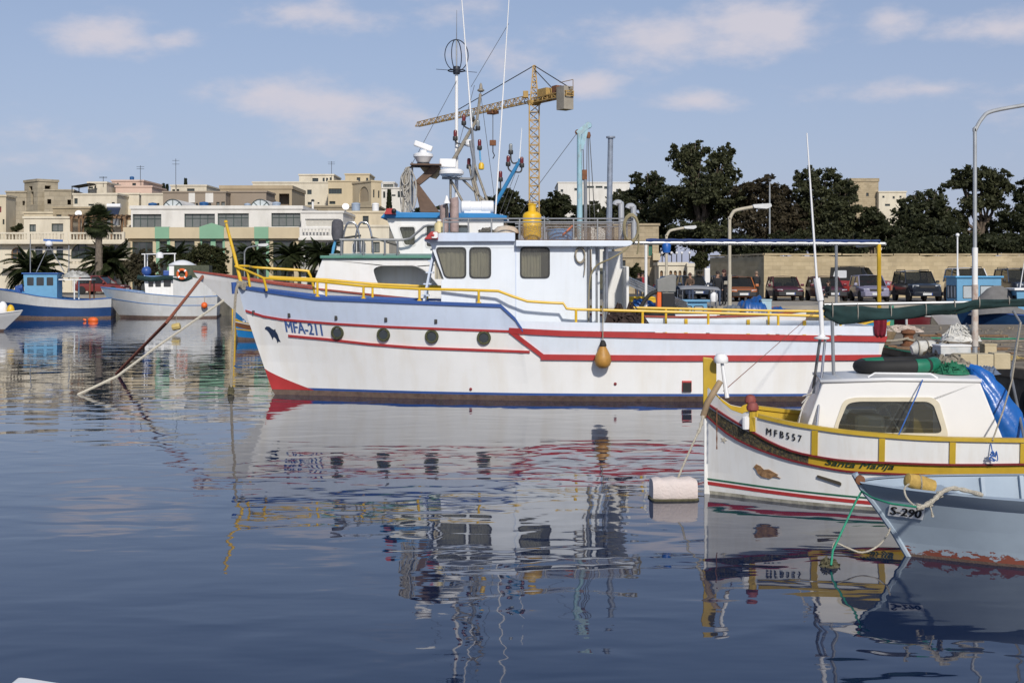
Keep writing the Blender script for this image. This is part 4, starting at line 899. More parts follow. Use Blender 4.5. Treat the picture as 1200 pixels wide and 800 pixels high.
# bow pulpit
b0 = (.13,0,2.66); pul = [railp(309,326,30.4),railp(290,317.5,30.9),railp(276,312,31.1)]
mb = MB(); mb.tube(smooth_path([pul[0],pul[1],pul[2],(pul[2][0]+.25,.28,pul[2][2]),railp(300,313.5,31.9),railp(356,317,32.1),railp(362,320,32.1),railp(366,330,32.15),railp(369,345,32.2)],5),.032,8); build(mb,'pulpit_rail',yellow,mboat)
for a, bz in ((pul[0],None),(railp(290,317.5,30.9),None)):
    zs = mh.sheer(a[0]/LEN)+.06; mb = MB(); mb.tube([(a[0]+.06,a[1]*.9,zs),a],.03,8); build(mb,'rail_post',yellow,mboat)
mb = MB(); mb.tube([railp(284,338,31.1),railp(275,300,31.1),railp(265,262,31.1)],[.045,.04,.034],8); mb.lathe([(.045,0),(.045,.05),(.03,.06)],railp(264.7,261,31.1),8); build(mb,'bow_staff',yellow,mboat)
mb = MB(); a = railp(274.5,341,31.1); mb.tube([(.02,0,2.44),(.0,0,2.72)],.075,10); build(mb,'stem_head',navy,mboat)
mb = MB(); mb.tube([(.30,-.22,2.62),(.12,0,2.68),(.30,.22,2.62)],.09,10); build(mb,'rope_lashing',rope_m,mboat)
# wheelhouse
WY = 29.68; WX = lambda px: lx(px,WY); WZ = lambda py: ZN(py,WY); wy = WY-MY
side_poly = [(WX(503),WZ(283)),(WX(520),WZ(327)),(WX(517),WZ(330)),(WX(517),1.9),(WX(598),1.75),(WX(600),1.28),(WX(690),1.28),(WX(690),WZ(284))]
w1 = rpoly([(WX(510.5),WZ(290)),(WX(546),WZ(290)),(WX(546),WZ(325.6)),(WX(521.5),WZ(325.6))],.11); w2 = rpoly([(WX(550.5),WZ(290)),(WX(575),WZ(290)),(WX(575),WZ(325.6)),(WX(550.5),WZ(325.6))],.11); w3 = rpoly([(WX(610),WZ(290)),(WX(643.8),WZ(290)),(WX(643.8),WZ(325.6)),(WX(610),WZ(325.6))],.11)
wh_pale = mat('wheelhouse_pale_blue', (.74,.79,.85), .4, var=.04, scale=1.5, stain=(.42,.40,.34), st_amt=.16)
mb = MB()
mb.plate(side_poly, [w1,w2,w3], wy, wy+.06, lambda u,v,d:(u,d,v)); mb.plate(side_poly, [w1,w2,w3], -wy, -wy-.06, lambda u,v,d:(u,d,v))
mb.plate([(wy+.06,1.28),(-wy-.06,1.28),(-wy-.06,WZ(284)),(wy+.06,WZ(284))], [[(-.4,1.3),(.4,1.3),(.4,3.2),(-.4,3.2)]], WX(690)-.06, WX(690), lambda u,v,d:(d,u,v))
mb.box(WX(517),WX(517)+.06,wy+.06,-wy-.06,1.9,WZ(329))
# raked front with three windows
def front(u, v, d): t = (v-WZ(327))/(WZ(283)-WZ(327)); return (lerp(WX(520),WX(503),t)+d, u, v)
fw = [rpoly([(y0,WZ(291)),(y1,WZ(291)),(y1,WZ(325)),(y0,WZ(325))],.1) for y0, y1 in ((-1.3,-.5),(-.4,.4),(.5,1.3))]
mb.plate([(wy+.06,WZ(327)),(-wy-.06,WZ(327)),(-wy-.06,WZ(283)),(wy+.06,WZ(283))], fw, 0, .05, front)
whs = build(mb,'wheelhouse',wh_pale,mboat,smooth=0,bevel=.012)
rubber = mat('black_window_rubber', (.03,.032,.033), .6)
for w in (w1,w2,w3):
    win(whs, w, wy, -1, rubber, window_g, .035, fn=lambda u,v,d:(u,wy+d,v)); win(whs, w, -wy, 1, rubber, window_g, .035, fn=lambda u,v,d:(u,-wy-d,v))
for w in fw: win(whs, w, 0, 0, rubber, window_g, .035, fn=lambda u,v,d: front(u,v,d))
curtain = mat('beige_curtain', (.50,.46,.36), .95, var=.2, scale=4)
for px0, px1 in ((509,547),(550,576),(609,634)):
    mb = MB(); n = 40; rws = []
    for z in np.linspace(WZ(327),WZ(288),5): rws.append([(lerp(WX(px0),WX(px1),i/n)+ (WZ(327)-z)*0, wy+.13+.02*math.sin(i*1.1)+.015*math.sin(i*.37+z*3), z) for i in range(n+1)])
    mb.grid(rws); build(mb,'curtain',curtain,whs)
mb = MB(); mb.box(WX(523),WX(688),-.05,.05,1.5,WZ(285)); mb.box(WX(523),WX(688),wy+.08,-wy-.08,1.95,2.0); build(mb,'bulkhead',mat('dim_varnish',(.16,.10,.06),.5),whs,smooth=0)
mb = MB(); mb.box(WX(690)+.004,WX(690)+.05,-.42,.42,1.28,3.22); build(mb,'door',pale_blue,whs,smooth=0)
mb = MB(); mb.box(WX(604.5)-.012,WX(604.5)+.012,wy-.012,wy+.002,1.75,WZ(284)); build(mb,'seam',pale_blue,whs,smooth=0)
# roofs
mb = MB(); o_ = .13
fp = [(WX(496.5),WZ(281)),(WX(499),WZ(283.6)),(WX(603.7),WZ(283.2)),(WX(603.7),WZ(273)),(WX(517),WZ(273)),(WX(507),WZ(276))]
mb.plate(fp, [], wy-o_, -wy+o_, lambda u,v,d:(u,d,v)); rf = build(mb,'fore_roof',pale_blue,mboat,smooth=0,bevel=.02)
mb = MB(); ap = [(WX(604.3),WZ(289)),(WX(733),WZ(289.2)),(WX(739),WZ(287.5)),(WX(741),WZ(284.5)),(WX(739),WZ(282.2)),(WX(604.3),WZ(281.6))]
mb.plate(ap, [], wy-.2, -wy+.2, lambda u,v,d:(u,d,v)); ra = build(mb,'aft_roof',pale_blue2,mboat,smooth=0,bevel=.02)
mb = MB(); mb.box(WX(604.3),WX(740),wy-.2,-wy+.2,WZ(281.6)+.003,WZ(281.2)); build(mb,'roof_edge_rust',rustm,ra,smooth=0)
# nav light box
mb = MB(); mb.plate([(WX(498),WZ(280.8)),(WX(514),WZ(280.8)),(WX(514),WZ(272)),(WX(506),WZ(272))],[],wy-.34,wy-.135,lambda u,v,d:(u,d,v)); nb = build(mb,'nav_light_box',red,mboat,smooth=0,bevel=.01)
mb = MB(); mb.plate(rpoly([(WX(506.5),WZ(279.6)),(WX(514),WZ(279.6)),(WX(514),WZ(272.4)),(WX(509),WZ(272.4))],.04),[],wy-.37,wy-.342,lambda u,v,d:(u,d,v)); build(mb,'lamp_cover',white_clean,nb,smooth=0)
mb = MB(); mb.lathe([(.035,0),(.035,.012),(.0,.02)],(WX(508.5),wy-.372,WZ(276)),10,(0,-1,0)); build(mb,'lens',red,nb)
# aft posts, side pipes, ladder
for px, yy_, r, m_ in ((689.5,wy-.05,.028,grey_metal),(699,wy+.3,.05,grey_metal),(706,-wy-.1,.045,pale_blue),(712,wy+.5,.05,steel)):
    mb = MB(); mb.tube([(WX(px),yy_,1.28),(WX(px),yy_,WZ(288.8))],r,8); build(mb,'stanchion',m_,mboat)
mb = MB(); mb.plate([(WX(694),1.28),(WX(698),1.28),(WX(698),WZ(289)),(WX(694),WZ(289))],[],wy+.06,wy+.12,lambda u,v,d:(u,d,v)); mb.box(WX(700),WX(705),wy+.62,wy+.68,1.28,WZ(289)); build(mb,'screen_panel',wh_pale,mboat,smooth=0)
mb = MB(); mb.box(WX(741.5),WX(744.5),.2,1.3,1.28,WZ(312)); mb.box(WX(716),WX(741),1.2,1.3,1.28,WZ(292)); build(mb,'shelter_wall',white,mboat,smooth=0)
mb = MB()
for sgn in (-.2,.2): mb.bar((WX(493),-.95+sgn,2.0),(WX(509),-.95+sgn,WZ(286)),.05,.14,(0,1,0))
for i in range(6):
    t = (i+.5)/6; mb.box(lerp(WX(493),WX(509),t)-.09,lerp(WX(493),WX(509),t)+.09,-1.14,-.76,lerp(2.0,WZ(286),t),lerp(2.0,WZ(286),t)+.03)
build(mb,'steps',pale_blue,mboat,smooth=0)
# roof guard rail with netting
gr = [(WX(520),wy-.05),(WX(604),wy-.05),(WX(672),wy-.05),(WX(741),wy-.05),(WX(741),-wy+.05),(WX(604),-wy+.05)]
for zz in (256.3,260.3):
    mb = MB(); mb.tube([(x,y,WZ(zz)) for x, y in gr],.018,6); build(mb,'roof_rail',grey_metal,mboat)
for px, y in ((520,wy-.05),(549,wy-.05),(576,wy-.05),(609,wy-.05),(638,wy-.05),(672,wy-.05),(700,wy-.05),(741,wy-.05),(741,0),(741,-wy+.05),(690,-wy+.05),(640,-wy+.05),(609,-wy+.05)):
    mb = MB(); mb.tube([(WX(px),y,WZ(281.2) if px > 604 else WZ(273)),(WX(px),y,WZ(256.3))],.02,6); build(mb,'roof_rail_post',grey_metal,mboat)
nm = netmat('brown_netting',(.20,.16,.13),40,.6)
for yn in (wy-.03,-wy+.03): mb = MB(); mb.grid([[(WX(609),yn,z),(WX(741),yn,z)] for z in (WZ(281),WZ(262))]); build(mb,'rail_netting',nm,mboat,smooth=0)
# exhaust and vents on the after roof
for px, py, hook in ((727,236,722),(741.5,240,737)):
    mb = MB(); y = .3; mb.tube(smooth_path([(lx(px+1,31.4),y,WZ(281)),(lx(px+1,31.4),y,ZN(py+7,31.4)),(lx(px,31.4),y,ZN(py+2,31.4)),(lx(hook,31.4),y,ZN(py+1.5,31.4)),(lx(hook-1.5,31.4),y,ZN(py+4,31.4))],4),.07,10); build(mb,'exhaust_pipe',mat('grey_pipe',(.42,.44,.47),.5,.2),mboat)
# awning pole with rolled blue cover running aft
PY = 29.9; aw = lambda px, py: (lx(px,PY), PY-MY, ZN(py,PY))
mb = MB(); mb.tube([aw(738,284.6),aw(1037,285.8)],.045,8); build(mb,'awning_pole',grey_metal,mboat)
mb = MB(); pts = [aw(x,281.6+(x-752)*.004+.5*math.sin(x*.3)) for x in np.linspace(757,1031,50)]; mb.tube(pts,[.04+.012*math.sin(i*1.7) for i in range(50)],8); build(mb,'rolled_cover',mat('navy_canvas',(.025,.05,.16),.8,var=.3,scale=9),mboat)
mb = MB(); mb.tube([(lx(1037,PY),PY-MY,ZN(285.8,PY)),(lx(1037,PY),1.2,ZN(285.8,PY))],.04,8); build(mb,'awning_crossbar',grey_metal,mboat)
mb = MB(); mb.tube([aw(980,286),aw(980,386)],.035,8); build(mb,'awning_post',grey_metal,mboat)
mb = MB(); mb.tube([aw(1030,286),aw(1030.5,386)],.05,8); build(mb,'awning_post',yellow,mboat)
# foredeck gear
mb = MB(); mb.tube([(1.8,-.3,2.3),(4.6,-.7,2.12)],.05,8); build(mb,'spare_spar',grey_metal,mboat)
mb = MB(); mb.box(lx(403,30.4),lx(424,30.4),-.8,-.5,2.04,2.18); build(mb,'hatch_board',wood,mboat,smooth=0)
mb = MB(); mb.box(WX(499),WX(516)-.01,-1.25,-.5,1.95,2.28); build(mb,'deck_locker',white,mboat,smooth=0,bevel=.02)

# ---- loose things on the main boat
def stand(name, label, cat, c): return thing(name, label, cat, c)
gY = 30.4; g0 = P(623.5, 281.2, WY); g0 = Vector((XN(623.5,gY), gY, WZ(281.2)))
t = thing('gas_cylinder', 'yellow gas cylinder standing on the roof of the large white boat', 'gas cylinder', g0)
gr_ = 11*gY/FPX; gh = 33*gY/FPX
mb = MB(); mb.lathe([(gr_*.86,0),(gr_*.86,.05),(gr_*.95,.06),(gr_,.12),(gr_,gh*.5),(gr_*1.02,gh*.51),(gr_*1.02,gh*.54),(gr_,gh*.55),(gr_,gh-.09),(gr_*.95,gh-.045),(gr_*.8,gh-.005),(gr_*.5,gh+.025),(.04,gh+.035)],n=22); build(mb,'cylinder_body',mat('gas_yellow',(.78,.47,.015),.45,var=.1,scale=5,stain=(.35,.22,.05),st_amt=.3),t)
mb = MB()
arc = [(gr_*.42*math.cos(a),gr_*.42*math.sin(a)) for a in np.linspace(R(20),R(160),8)]; arc2 = [(gr_*.42*math.cos(a),gr_*.42*math.sin(a)) for a in np.linspace(R(200),R(340),8)]
for A in (arc,arc2): mb.grid([[(x,y,gh+.02) for x, y in A],[(x,y,gh+.18) for x, y in A]])
mb.tube([(gr_*.42*math.cos(a),gr_*.42*math.sin(a),gh+.19) for a in np.linspace(0,6.283,20)][:-1],.02,6,closed=True); build(mb,'collar',yellow,t)
mb = MB(); mb.tube([(0,0,gh+.05),(0,0,gh+.13)],.03,8); build(mb,'valve',brass,t)
t = thing('blue_tub', 'pale blue plastic tub on the roof behind the guard rail', 'tub', (XN(656,30.4),30.4,WZ(281.2)))
mb = MB(); mb.lathe([(.26,0),(.30,.02),(.31,.24),(.335,.25),(.335,.275),(.29,.275),(.27,.05),(.01,.04)],n=20); build(mb,'basin',mat('tub_blue',(.16,.33,.62),.5),t)
mb = MB(); mb.tube([(.2,-.2,.22),(.28,-.3,.34),(.05,-.36,.12)],.02,6); build(mb,'hose_end',orange,t)
t = thing('yellow_canister', 'small cream canister on the fore roof by the red lamp box', 'canister', (XN(514.5,30.0),30.0,WZ(273)))
mb = MB(); mb.lathe([(.10,0),(.115,.02),(.115,.2),(.10,.24),(.05,.26),(.05,.29)],n=14); build(mb,'can_body',mat('cream_plastic',(.66,.56,.30),.5),t); mb = MB(); mb.lathe([(.055,.291),(.055,.32),(.01,.33)],n=10); build(mb,'cap',white_clean,t)
# upturned rusty tray and net heap
t = thing('rusty_tray', 'rust stained white dome shaped cover on the fore roof', 'cover', (XN(593,30.3),30.3,WZ(273)))
mb = MB(); mb.lathe([(.31,0),(.29,.09),(.2,.17),(.02,.2)],n=20); build(mb,'dome',mat('rust_streaked_dome',(.6,.52,.42),.8,var=.3,scale=6,stain=(.3,.14,.06),st_amt=.7,st_scale=(5,5,3)),t); mb = MB(); mb.lathe([(.33,0),(.33,.015),(.30,.016)],n=20); build(mb,'rim',rustm,t)
def heap(name, label, c, rx, ry, h, m, seed, cat='net', n=26, strand=True, r=.02):
    """a loose pile: lumpy mound wrapped by many looping strands"""
    t = thing(name, label, cat, c); rr = random.Random(seed); g = [rr.uniform(0,6.28) for _ in range(6)]
    def z(x, y):
        d = (x/rx)**2+(y/ry)**2; return max(0, 1-d)**.7*h*(.75+.25*math.sin(x*9/rx+g[0])*math.cos(y*7/ry+g[1])+.12*math.sin(x*17/rx+g[2]))
    N_ = 14; mb = MB(); rows_ = []
    for i in range(N_+1):
        a = 2*math.pi*i/N_; rows_.append([(rx*k/6*math.cos(a), ry*k/6*math.sin(a), z(rx*k/6*.97*math.cos(a), ry*k/6*.97*math.sin(a))) for k in range(7)])
    mb.grid(rows_); build(mb,'mound',m,t)
    mb = MB()
    for _ in range(n):
        a0 = rr.uniform(0,6.28); k = rr.uniform(.2,.85); pts = []
        for j in range(9):
            a = a0+j*rr.uniform(.2,.5); q = k+rr.uniform(-.2,.2); x, y = rx*q*math.cos(a), ry*q*math.sin(a); pts.append((x,y,z(x,y)+rr.uniform(0,.03)))
        mb.tube(pts, r, 5)
    build(mb,'strands',m,t); return t
heap('rope_heap','grey rope pile beside the rusty dome on the fore roof',(XN(570,30.3),30.3,WZ(273)),.22,.3,.13,mat('grey_rope',(.16,.15,.13),.9,var=.4,scale=20),3,'rope',14)
heap('net_heap','dark brown fishing net heap on the aft deck of the large boat',(lx(735,30)+MX,30.3,1.28),.75,.55,.95,mat('brown_net',(.055,.035,.03),.95,var=.5,scale=12,bump=1),5,'net',40)
def coil(name, label, c, r, m, axis='y', turns=4, th=.014, sy=1.2, tail=.3):
    pts = []
    for i in range(turns*14):
        a = i*2*math.pi/14; q = r*(1+.10*math.sin(i*.37)); pts.append((c[0]+q*math.cos(a), c[1]-.01*i/14*1.5-.01*math.sin(i*1.3), c[2]+q*sy*math.sin(a)-r*sy))
    pts += [(c[0]+r, c[1]-.03, c[2]-r*2*sy-tail*.3),(c[0]+r*.8,c[1]-.03,c[2]-r*2*sy-tail)]
    mb = MB(); mb.tube(pts, th, 6); o = build(mb, name, m); return setp(o, label, 'rope')
coil('rope_coil','small rope coil hanging on the pale blue wheelhouse side',(XN(680,29.6),WY-.03,WZ(290)),.11,rope_m,turns=4,sy=1.6)
coil('hose_coil','long hose coil hung over the roof guard rail',(XN(740,29.5),WY-.10,WZ(252)),.17,mat('old_hose',(.28,.24,.14),.7),turns=4,sy=1.8,th=.02)
# orange-yellow fender hanging on the side
fx = XN(706.5,29.05); fy = MY+mh.at(lx(706.5,29.2),1.0).y-.20; fz = ZN(431.5,fy)
t = thing('fender_buoy', 'ochre pear shaped fender hanging on the white hull side', 'fender', (fx,fy,fz))
mb = MB(); mb.lathe([(.002,0),(.09,.01),(.165,.07),(.195,.17),(.17,.30),(.11,.42),(.07,.50)],n=18); build(mb,'buoy_body',mat('ochre_fender',(.43,.22,.045),.5,var=.2,scale=8),t)
mb = MB(); mb.lathe([(.075,.498),(.085,.52),(.06,.60),(.03,.64)],n=12); build(mb,'neck',black_rubber,t)
mb = MB(); mb.tube([(0,0,.62),(0,.05,1.5),(0,.09,ZN(363,29.3)-fz)],.012,6); build(mb,'lanyard',rope_m,t)
t = thing('hanging_buoy', 'blue plastic float hanging under the awning pole', 'float', P(781,297,29.9))
mb = MB(); mb.lathe([(.02,0),(.09,.02),(.10,.1),(.105,.2),(.08,.24),(.03,.25)],n=14); build(mb,'float_body',bluep,t); mb = MB(); mb.tube([(0,0,.24),(0,0,ZN(283,29.9)-t.location.z)],.01,5); build(mb,'string',rope_m,t)
# maroon cloth over the stern rail
def cloth(): 
    mb = MB(); A = []; n = 12
    for k in range(11):
        z = 1-k/10; w = lerp(.2,.34,z**.5); A.append([((i/n-.5)*w, .03*math.sin(i*1.2+k*.2)-.02, z*.62) for i in range(n+1)])
    return mb.grid(A)
o = build(cloth(),'hanging_cloth',mat('maroon_cloth',(.18,.008,.022),.9,var=.3,scale=6)); sd = o.modifiers.new('s','SOLIDIFY'); sd.thickness = .02
o.location = P(1031.5,394,29.35)-Vector((0,.0,0)); setp(o,'maroon cloth hung over the yellow stern rail','cloth')
# hose running down from the roof
rope('drain_hose','long grey hose drooping from the roof edge to the aft wall',0,0,0,.02,mat('old_hose',(.28,.24,.14),.7),pts=smooth_path([(XN(741,29.5),29.55,WZ(283)),(XN(733,29.5),29.5,WZ(293)),(XN(716,29.5),29.5,WZ(303)),(XN(700,29.5),29.6,WZ(311)),(XN(692,29.6),29.62,WZ(324)),(XN(690,29.6),29.62,WZ(345)),(XN(690,29.6),29.62,WZ(376))],6),cat='hose')
# ================================================================== the trawler moored behind
TX, TY = -9.05, 36.4
trawler = thing('trawler', 'white trawler with blue wheelhouse roof and tall aerial mast behind the large boat', 'trawler', (TX, TY, 0))
th_ = Hull([(-.5,3.7),(0,3.2),(1,2.15),(2,1.05),(2.9,.05),(3.1,-.05)], [(-.5,16.9),(0,16.9),(2,17.0),(3,17.0)],
    [(0,2.98),(.05,2.86),(.12,2.66),(.25,2.40),(.4,2.15),(.6,1.85),(.8,1.75),(.93,1.80),(1,1.92)],
    [(0,.03),(.1,.55),(.2,1.15),(.35,1.75),(.6,2.0),(.85,1.95),(1,1.7)], [(0,.03),(.05,.34),(.1,.72),(.2,1.4),(.35,1.95),(.6,2.15),(.85,2.1),(1,1.85)], 1.1)
ts = list(np.linspace(0,1,48)); rows = [(lambda t, z=z: z) for z in (-.5,0,.15,.6,1.1)]+[lambda t: th_.sheer(t)-.16, th_.sheer]
build(th_.mesh(rows, [0,0,1,2,2,2], ts), 'hull', [bottom, red, white], trawler, smooth=45)
redbrown = mat('red_brown_gunwale', (.33,.07,.045), .6, var=.25, scale=6)
build(th_.caprail(ts,.12,.045,.03), 'gunwale', redbrown, trawler)
for s_ in (-1,1): build(th_.strip([(9.2,1.52),(13.5,1.45),(16.9,1.6)],.12,.04,s_),'rubbing_strake',red,trawler)
deckblue = mat('pale_turquoise_deck', (.38,.54,.60), .6, var=.12, scale=2, stain=(.3,.26,.2), st_amt=.3)
build(th_.deck(lambda t: th_.sheer(t)-.28, ts), 'deck', deckblue, trawler); build(th_.inner(ts, lambda t: th_.sheer(t)-.28), 'bulwark_lining', white, trawler)
def tl(px, py, Y): v = P(px, py, Y); return Vector((v.x-TX, v.y-TY, v.z))
# deckhouse
DY = 35.0; X_ = lambda px: XN(px,DY)-TX; Z_ = lambda py: ZN(py,DY); dy = DY-TY
gtop = mat('green_roof_paint', (.10,.26,.20), .6, var=.2)
open_w = rpoly([(X_(437),Z_(315)),(X_(446),Z_(311.5)),(X_(486),Z_(311.5)),(X_(499),Z_(318)),(X_(518),Z_(340)),(X_(447),Z_(340)),(X_(440),Z_(326))],.12)
dpoly = [(X_(369.5),Z_(325)),(X_(366),1.9),(X_(600),1.9),(X_(600),Z_(303)),(X_(378),Z_(303))]
mb = MB(); mb.plate(dpoly,[open_w],dy,dy+.08,lambda u,v,d:(u,d,v)); mb.plate(dpoly,[open_w],-dy,-dy-.08,lambda u,v,d:(u,d,v))
mb.grid([[(X_(378),dy+.08,Z_(303)),(X_(378),-dy-.08,Z_(303))],[(X_(369.5),dy+.08,Z_(325)),(X_(369.5),-dy-.08,Z_(325))],[(X_(366),dy+.08,1.9),(X_(366),-dy-.08,1.9)]])
mb.box(X_(600)-.08,X_(600)-.001,dy+.08,-dy-.08,1.9,Z_(303)); dh = build(mb,'deckhouse',white,trawler,smooth=0,bevel=.02)
mb = MB(); mb.box(X_(420),X_(535),dy+.75,dy+.8,1.9,Z_(304)); build(mb,'inner_bulkhead',white,dh,smooth=0)
mb = MB(); mb.box(X_(375.5),X_(603),dy-.1,-dy+.1,Z_(302.9),Z_(299.5)); build(mb,'deckhouse_roof',gtop,trawler,smooth=0,bevel=.02)
mb = MB(); mb.box(X_(384),X_(520),dy+.25,-dy-.25,Z_(299.4),Z_(297)); build(mb,'roof_panel',mat('grey_green_canvas',(.2,.29,.29),.8),trawler,smooth=0,bevel=.02)
# wheelhouse
HY = 35.5; X2 = lambda px: XN(px,HY)-TX; Z2 = lambda py: ZN(py,HY); hy = HY-TY
wp = [(X2(453),Z2(256)),(X2(469),Z2(297)),(X2(469),Z_(299.4)),(X2(590),Z_(299.4)),(X2(590),Z2(256))]
tw = [rpoly([(X2(466.5),Z2(265)),(X2(487),Z2(265)),(X2(487),Z2(288)),(X2(474),Z2(288))],.08), rpoly([(X2(499),Z2(263)),(X2(519),Z2(263)),(X2(519),Z2(290)),(X2(499),Z2(290))],.08), rpoly([(X2(530),Z2(263)),(X2(550),Z2(263)),(X2(550),Z2(290)),(X2(530),Z2(290))],.08)]
mb = MB(); mb.plate(wp,tw,hy,hy+.06,lambda u,v,d:(u,d,v)); mb.plate(wp,tw,-hy,-hy-.06,lambda u,v,d:(u,d,v)); mb.box(X2(590)-.06,X2(590)-.001,hy+.06,-hy-.06,Z_(299.4),Z2(256))
def fr2(u,v,d): t = (v-Z2(297))/(Z2(256)-Z2(297)); return (lerp(X2(469),X2(453),t)+d,u,v)
fw2 = [rpoly([(y0,Z2(265)),(y1,Z2(265)),(y1,Z2(288)),(y0,Z2(288))],.07) for y0, y1 in ((-.8,-.3),(-.22,.22),(.3,.8))]
mb.plate([(hy+.06,Z2(297)),(-hy-.06,Z2(297)),(-hy-.06,Z2(256)),(hy+.06,Z2(256))],fw2,0,.05,fr2); twh = build(mb,'wheelhouse',white,trawler,smooth=0,bevel=.012)
for w in tw: win(twh,w,0,0,frame_w,window_clear,.04,fn=lambda u,v,d:(u,hy+d,v)); win(twh,w,0,0,frame_w,window_clear,.04,fn=lambda u,v,d:(u,-hy-d,v))
for w in fw2: win(twh,w,0,0,frame_w,window_clear,.04,fn=lambda u,v,d:fr2(u,v,d))
mb = MB(); mb.grid([[(lerp(X2(465),X2(489),i/24),hy+.12+.02*math.sin(i*1.6),z) for i in range(25)] for z in np.linspace(Z2(290),Z2(263),4)]); build(mb,'curtain',mat('khaki_curtain',(.33,.30,.22),.95,var=.2),twh)
roofb = mat('azure_roof_paint', (.02,.21,.50), .45, var=.1, scale=3)
mb = MB(); mb.plate([(X2(446),Z2(255.6)),(X2(594),Z2(256)),(X2(594),Z2(253)),(X2(575),Z2(250)),(X2(470),Z2(249)),(X2(462),Z2(245)),(X2(455),Z2(245.5))],[],hy-.14,-hy+.14,lambda u,v,d:(u,d,v)); build(mb,'wheelhouse_roof',roofb,trawler,smooth=0,bevel=.02)
mb = MB(); a = tl(452,251,35.25); mb.plate([(X2(451.5),Z2(251.5)),(X2(465),Z2(251.5)),(X2(463),Z2(245)),(X2(454.5),Z2(245))],[],hy-.32,hy-.145,lambda u,v,d:(u,d,v)); nb2 = build(mb,'nav_light_box',red,trawler,smooth=0)
mb = MB(); mb.ball((X2(463),hy-.34,Z2(248)),.07); build(mb,'lamp',black,nb2)
# pipe rails and hoops on the deckhouse roof
RY = 35.15
mb = MB(); mb.tube([tl(398,281,RY),tl(472.5,281,RY),tl(481,279.5,RY),tl(497,265.5,RY),tl(502,264,RY),tl(516,264,RY)],.035,8); build(mb,'pipe_rail',grey_metal,trawler)
for px in (400,426,451,466):
    mb = MB(); mb.tube([tl(px,281,RY),tl(px,300,RY)],.03,8); build(mb,'rail_post',grey_metal,trawler)
mb = MB(); mb.tube([tl(435,278,RY+.4),tl(468,288,RY+.4)],.03,8); build(mb,'pipe_brace',dark_metal,trawler)
for x0, x1 in ((402.5,421),(417,435.5)):
    mb = MB(); mb.tube(smooth_path([tl(x0-2,300,35.6),tl(x0,277,35.6),tl(x0+4,263,35.6),tl((x0+x1)/2,260.5,35.6),tl(x1-4,263.5,35.6),tl(x1,277,35.6),tl(x1+2,300,35.6)],5),.028,8); build(mb,'hoop',steel,trawler)
mb = MB(); mb.tube([tl(402,279,35.6),tl(423,276,35.6)],.03,8); build(mb,'cross_pipe',dark_metal,trawler)
# searchlight under a grey cloth
mb = MB(); c = tl(395.5,270,35.3); mb.lathe([(.03,-.29),(.13,-.26),(.17,-.1),(.165,.12),(.15,.24),(.09,.30),(.01,.31)],c,14); build(mb,'covered_searchlight',mat('grey_cloth',(.10,.10,.115),.95,var=.3,scale=7,bump=.4),trawler)
mb = MB(); mb.tube([c-Vector((.05,0,.25)),tl(391,290,35.3),tl(389,300.5,35.3)],[.03,.045,.03],8); build(mb,'searchlight_stand',sky_blue,trawler)
# radar arch
brown = mat('brown_rust_plate', (.14,.085,.055), .7, var=.3, scale=5)
AY = 36.0
def slab4(pts, Y, th, m, name):
    mb = MB(); q = [tl(px,py,Y) for px, py in pts]; mb.plate([(p.x,p.z) for p in q],[],Y-TY-th/2,Y-TY+th/2,lambda u,v,d:(u,d,v)); return build(mb,name,m,trawler,smooth=0,bevel=.012)
slab4([(485,213.5),(493,249),(516,249),(514,247),(486.5,210)],AY,.16,brown,'arch_leg')
slab4([(486,213),(492,217),(512,201),(516,196),(506,194.5)],AY,.2,brown,'arch_brace')
slab4([(482,193.2),(518,193.6),(518,195.2),(482,195)],AY,.9,brown,'radar_platform')
slab4([(492,196),(516,196),(517,203),(511,210),(501,207)],AY+.1,.12,mat('dirty_cream',(.42,.33,.2),.8,var=.3),'gusset')
mb = MB(); mb.tube([tl(483,249,AY),tl(483,190,AY)],.03,8); build(mb,'platform_post',grey_metal,trawler)
mb = MB(); mb.lathe([(.15,0),(.19,.04),(.23,.12),(.28,.17),(.28,.24),(.20,.28),(.10,.30),(.10,.36)],tl(496,191,AY),16); o = build(mb,'radar_base',white_clean,trawler)
a = tl(485.5,167.5,AY); b_ = tl(506.5,175,AY); mb = MB(); mb.bar(a,b_,.14,.16); build(mb,'scanner_bar',white_clean,o,bevel=.03)
mb = MB(); mb.lathe([(.18,0),(.18,.05)],tl(496,193,AY),14); build(mb,'mount_ring',black,o)
mb = MB(); mb.lathe([(.05,0),(.28,.02),(.35,.07),(.35,.14),(.29,.2),(.05,.24)],tl(529,207,35.9),20); o = build(mb,'radar_dome',white_clean,trawler)
mb = MB(); a = tl(515,191,35.9); b_ = tl(534.5,191.5,35.9); mb.bar(a,b_,.16,.24); build(mb,'scanner_bar',white_clean,o,bevel=.03)
mb = MB(); mb.tube([tl(518,208.5,35.9),tl(551,210,35.9),tl(554,207,35.9),tl(555,188,35.9),tl(551,165,35.9)],.04,8); build(mb,'dome_bracket',grey_metal,trawler)
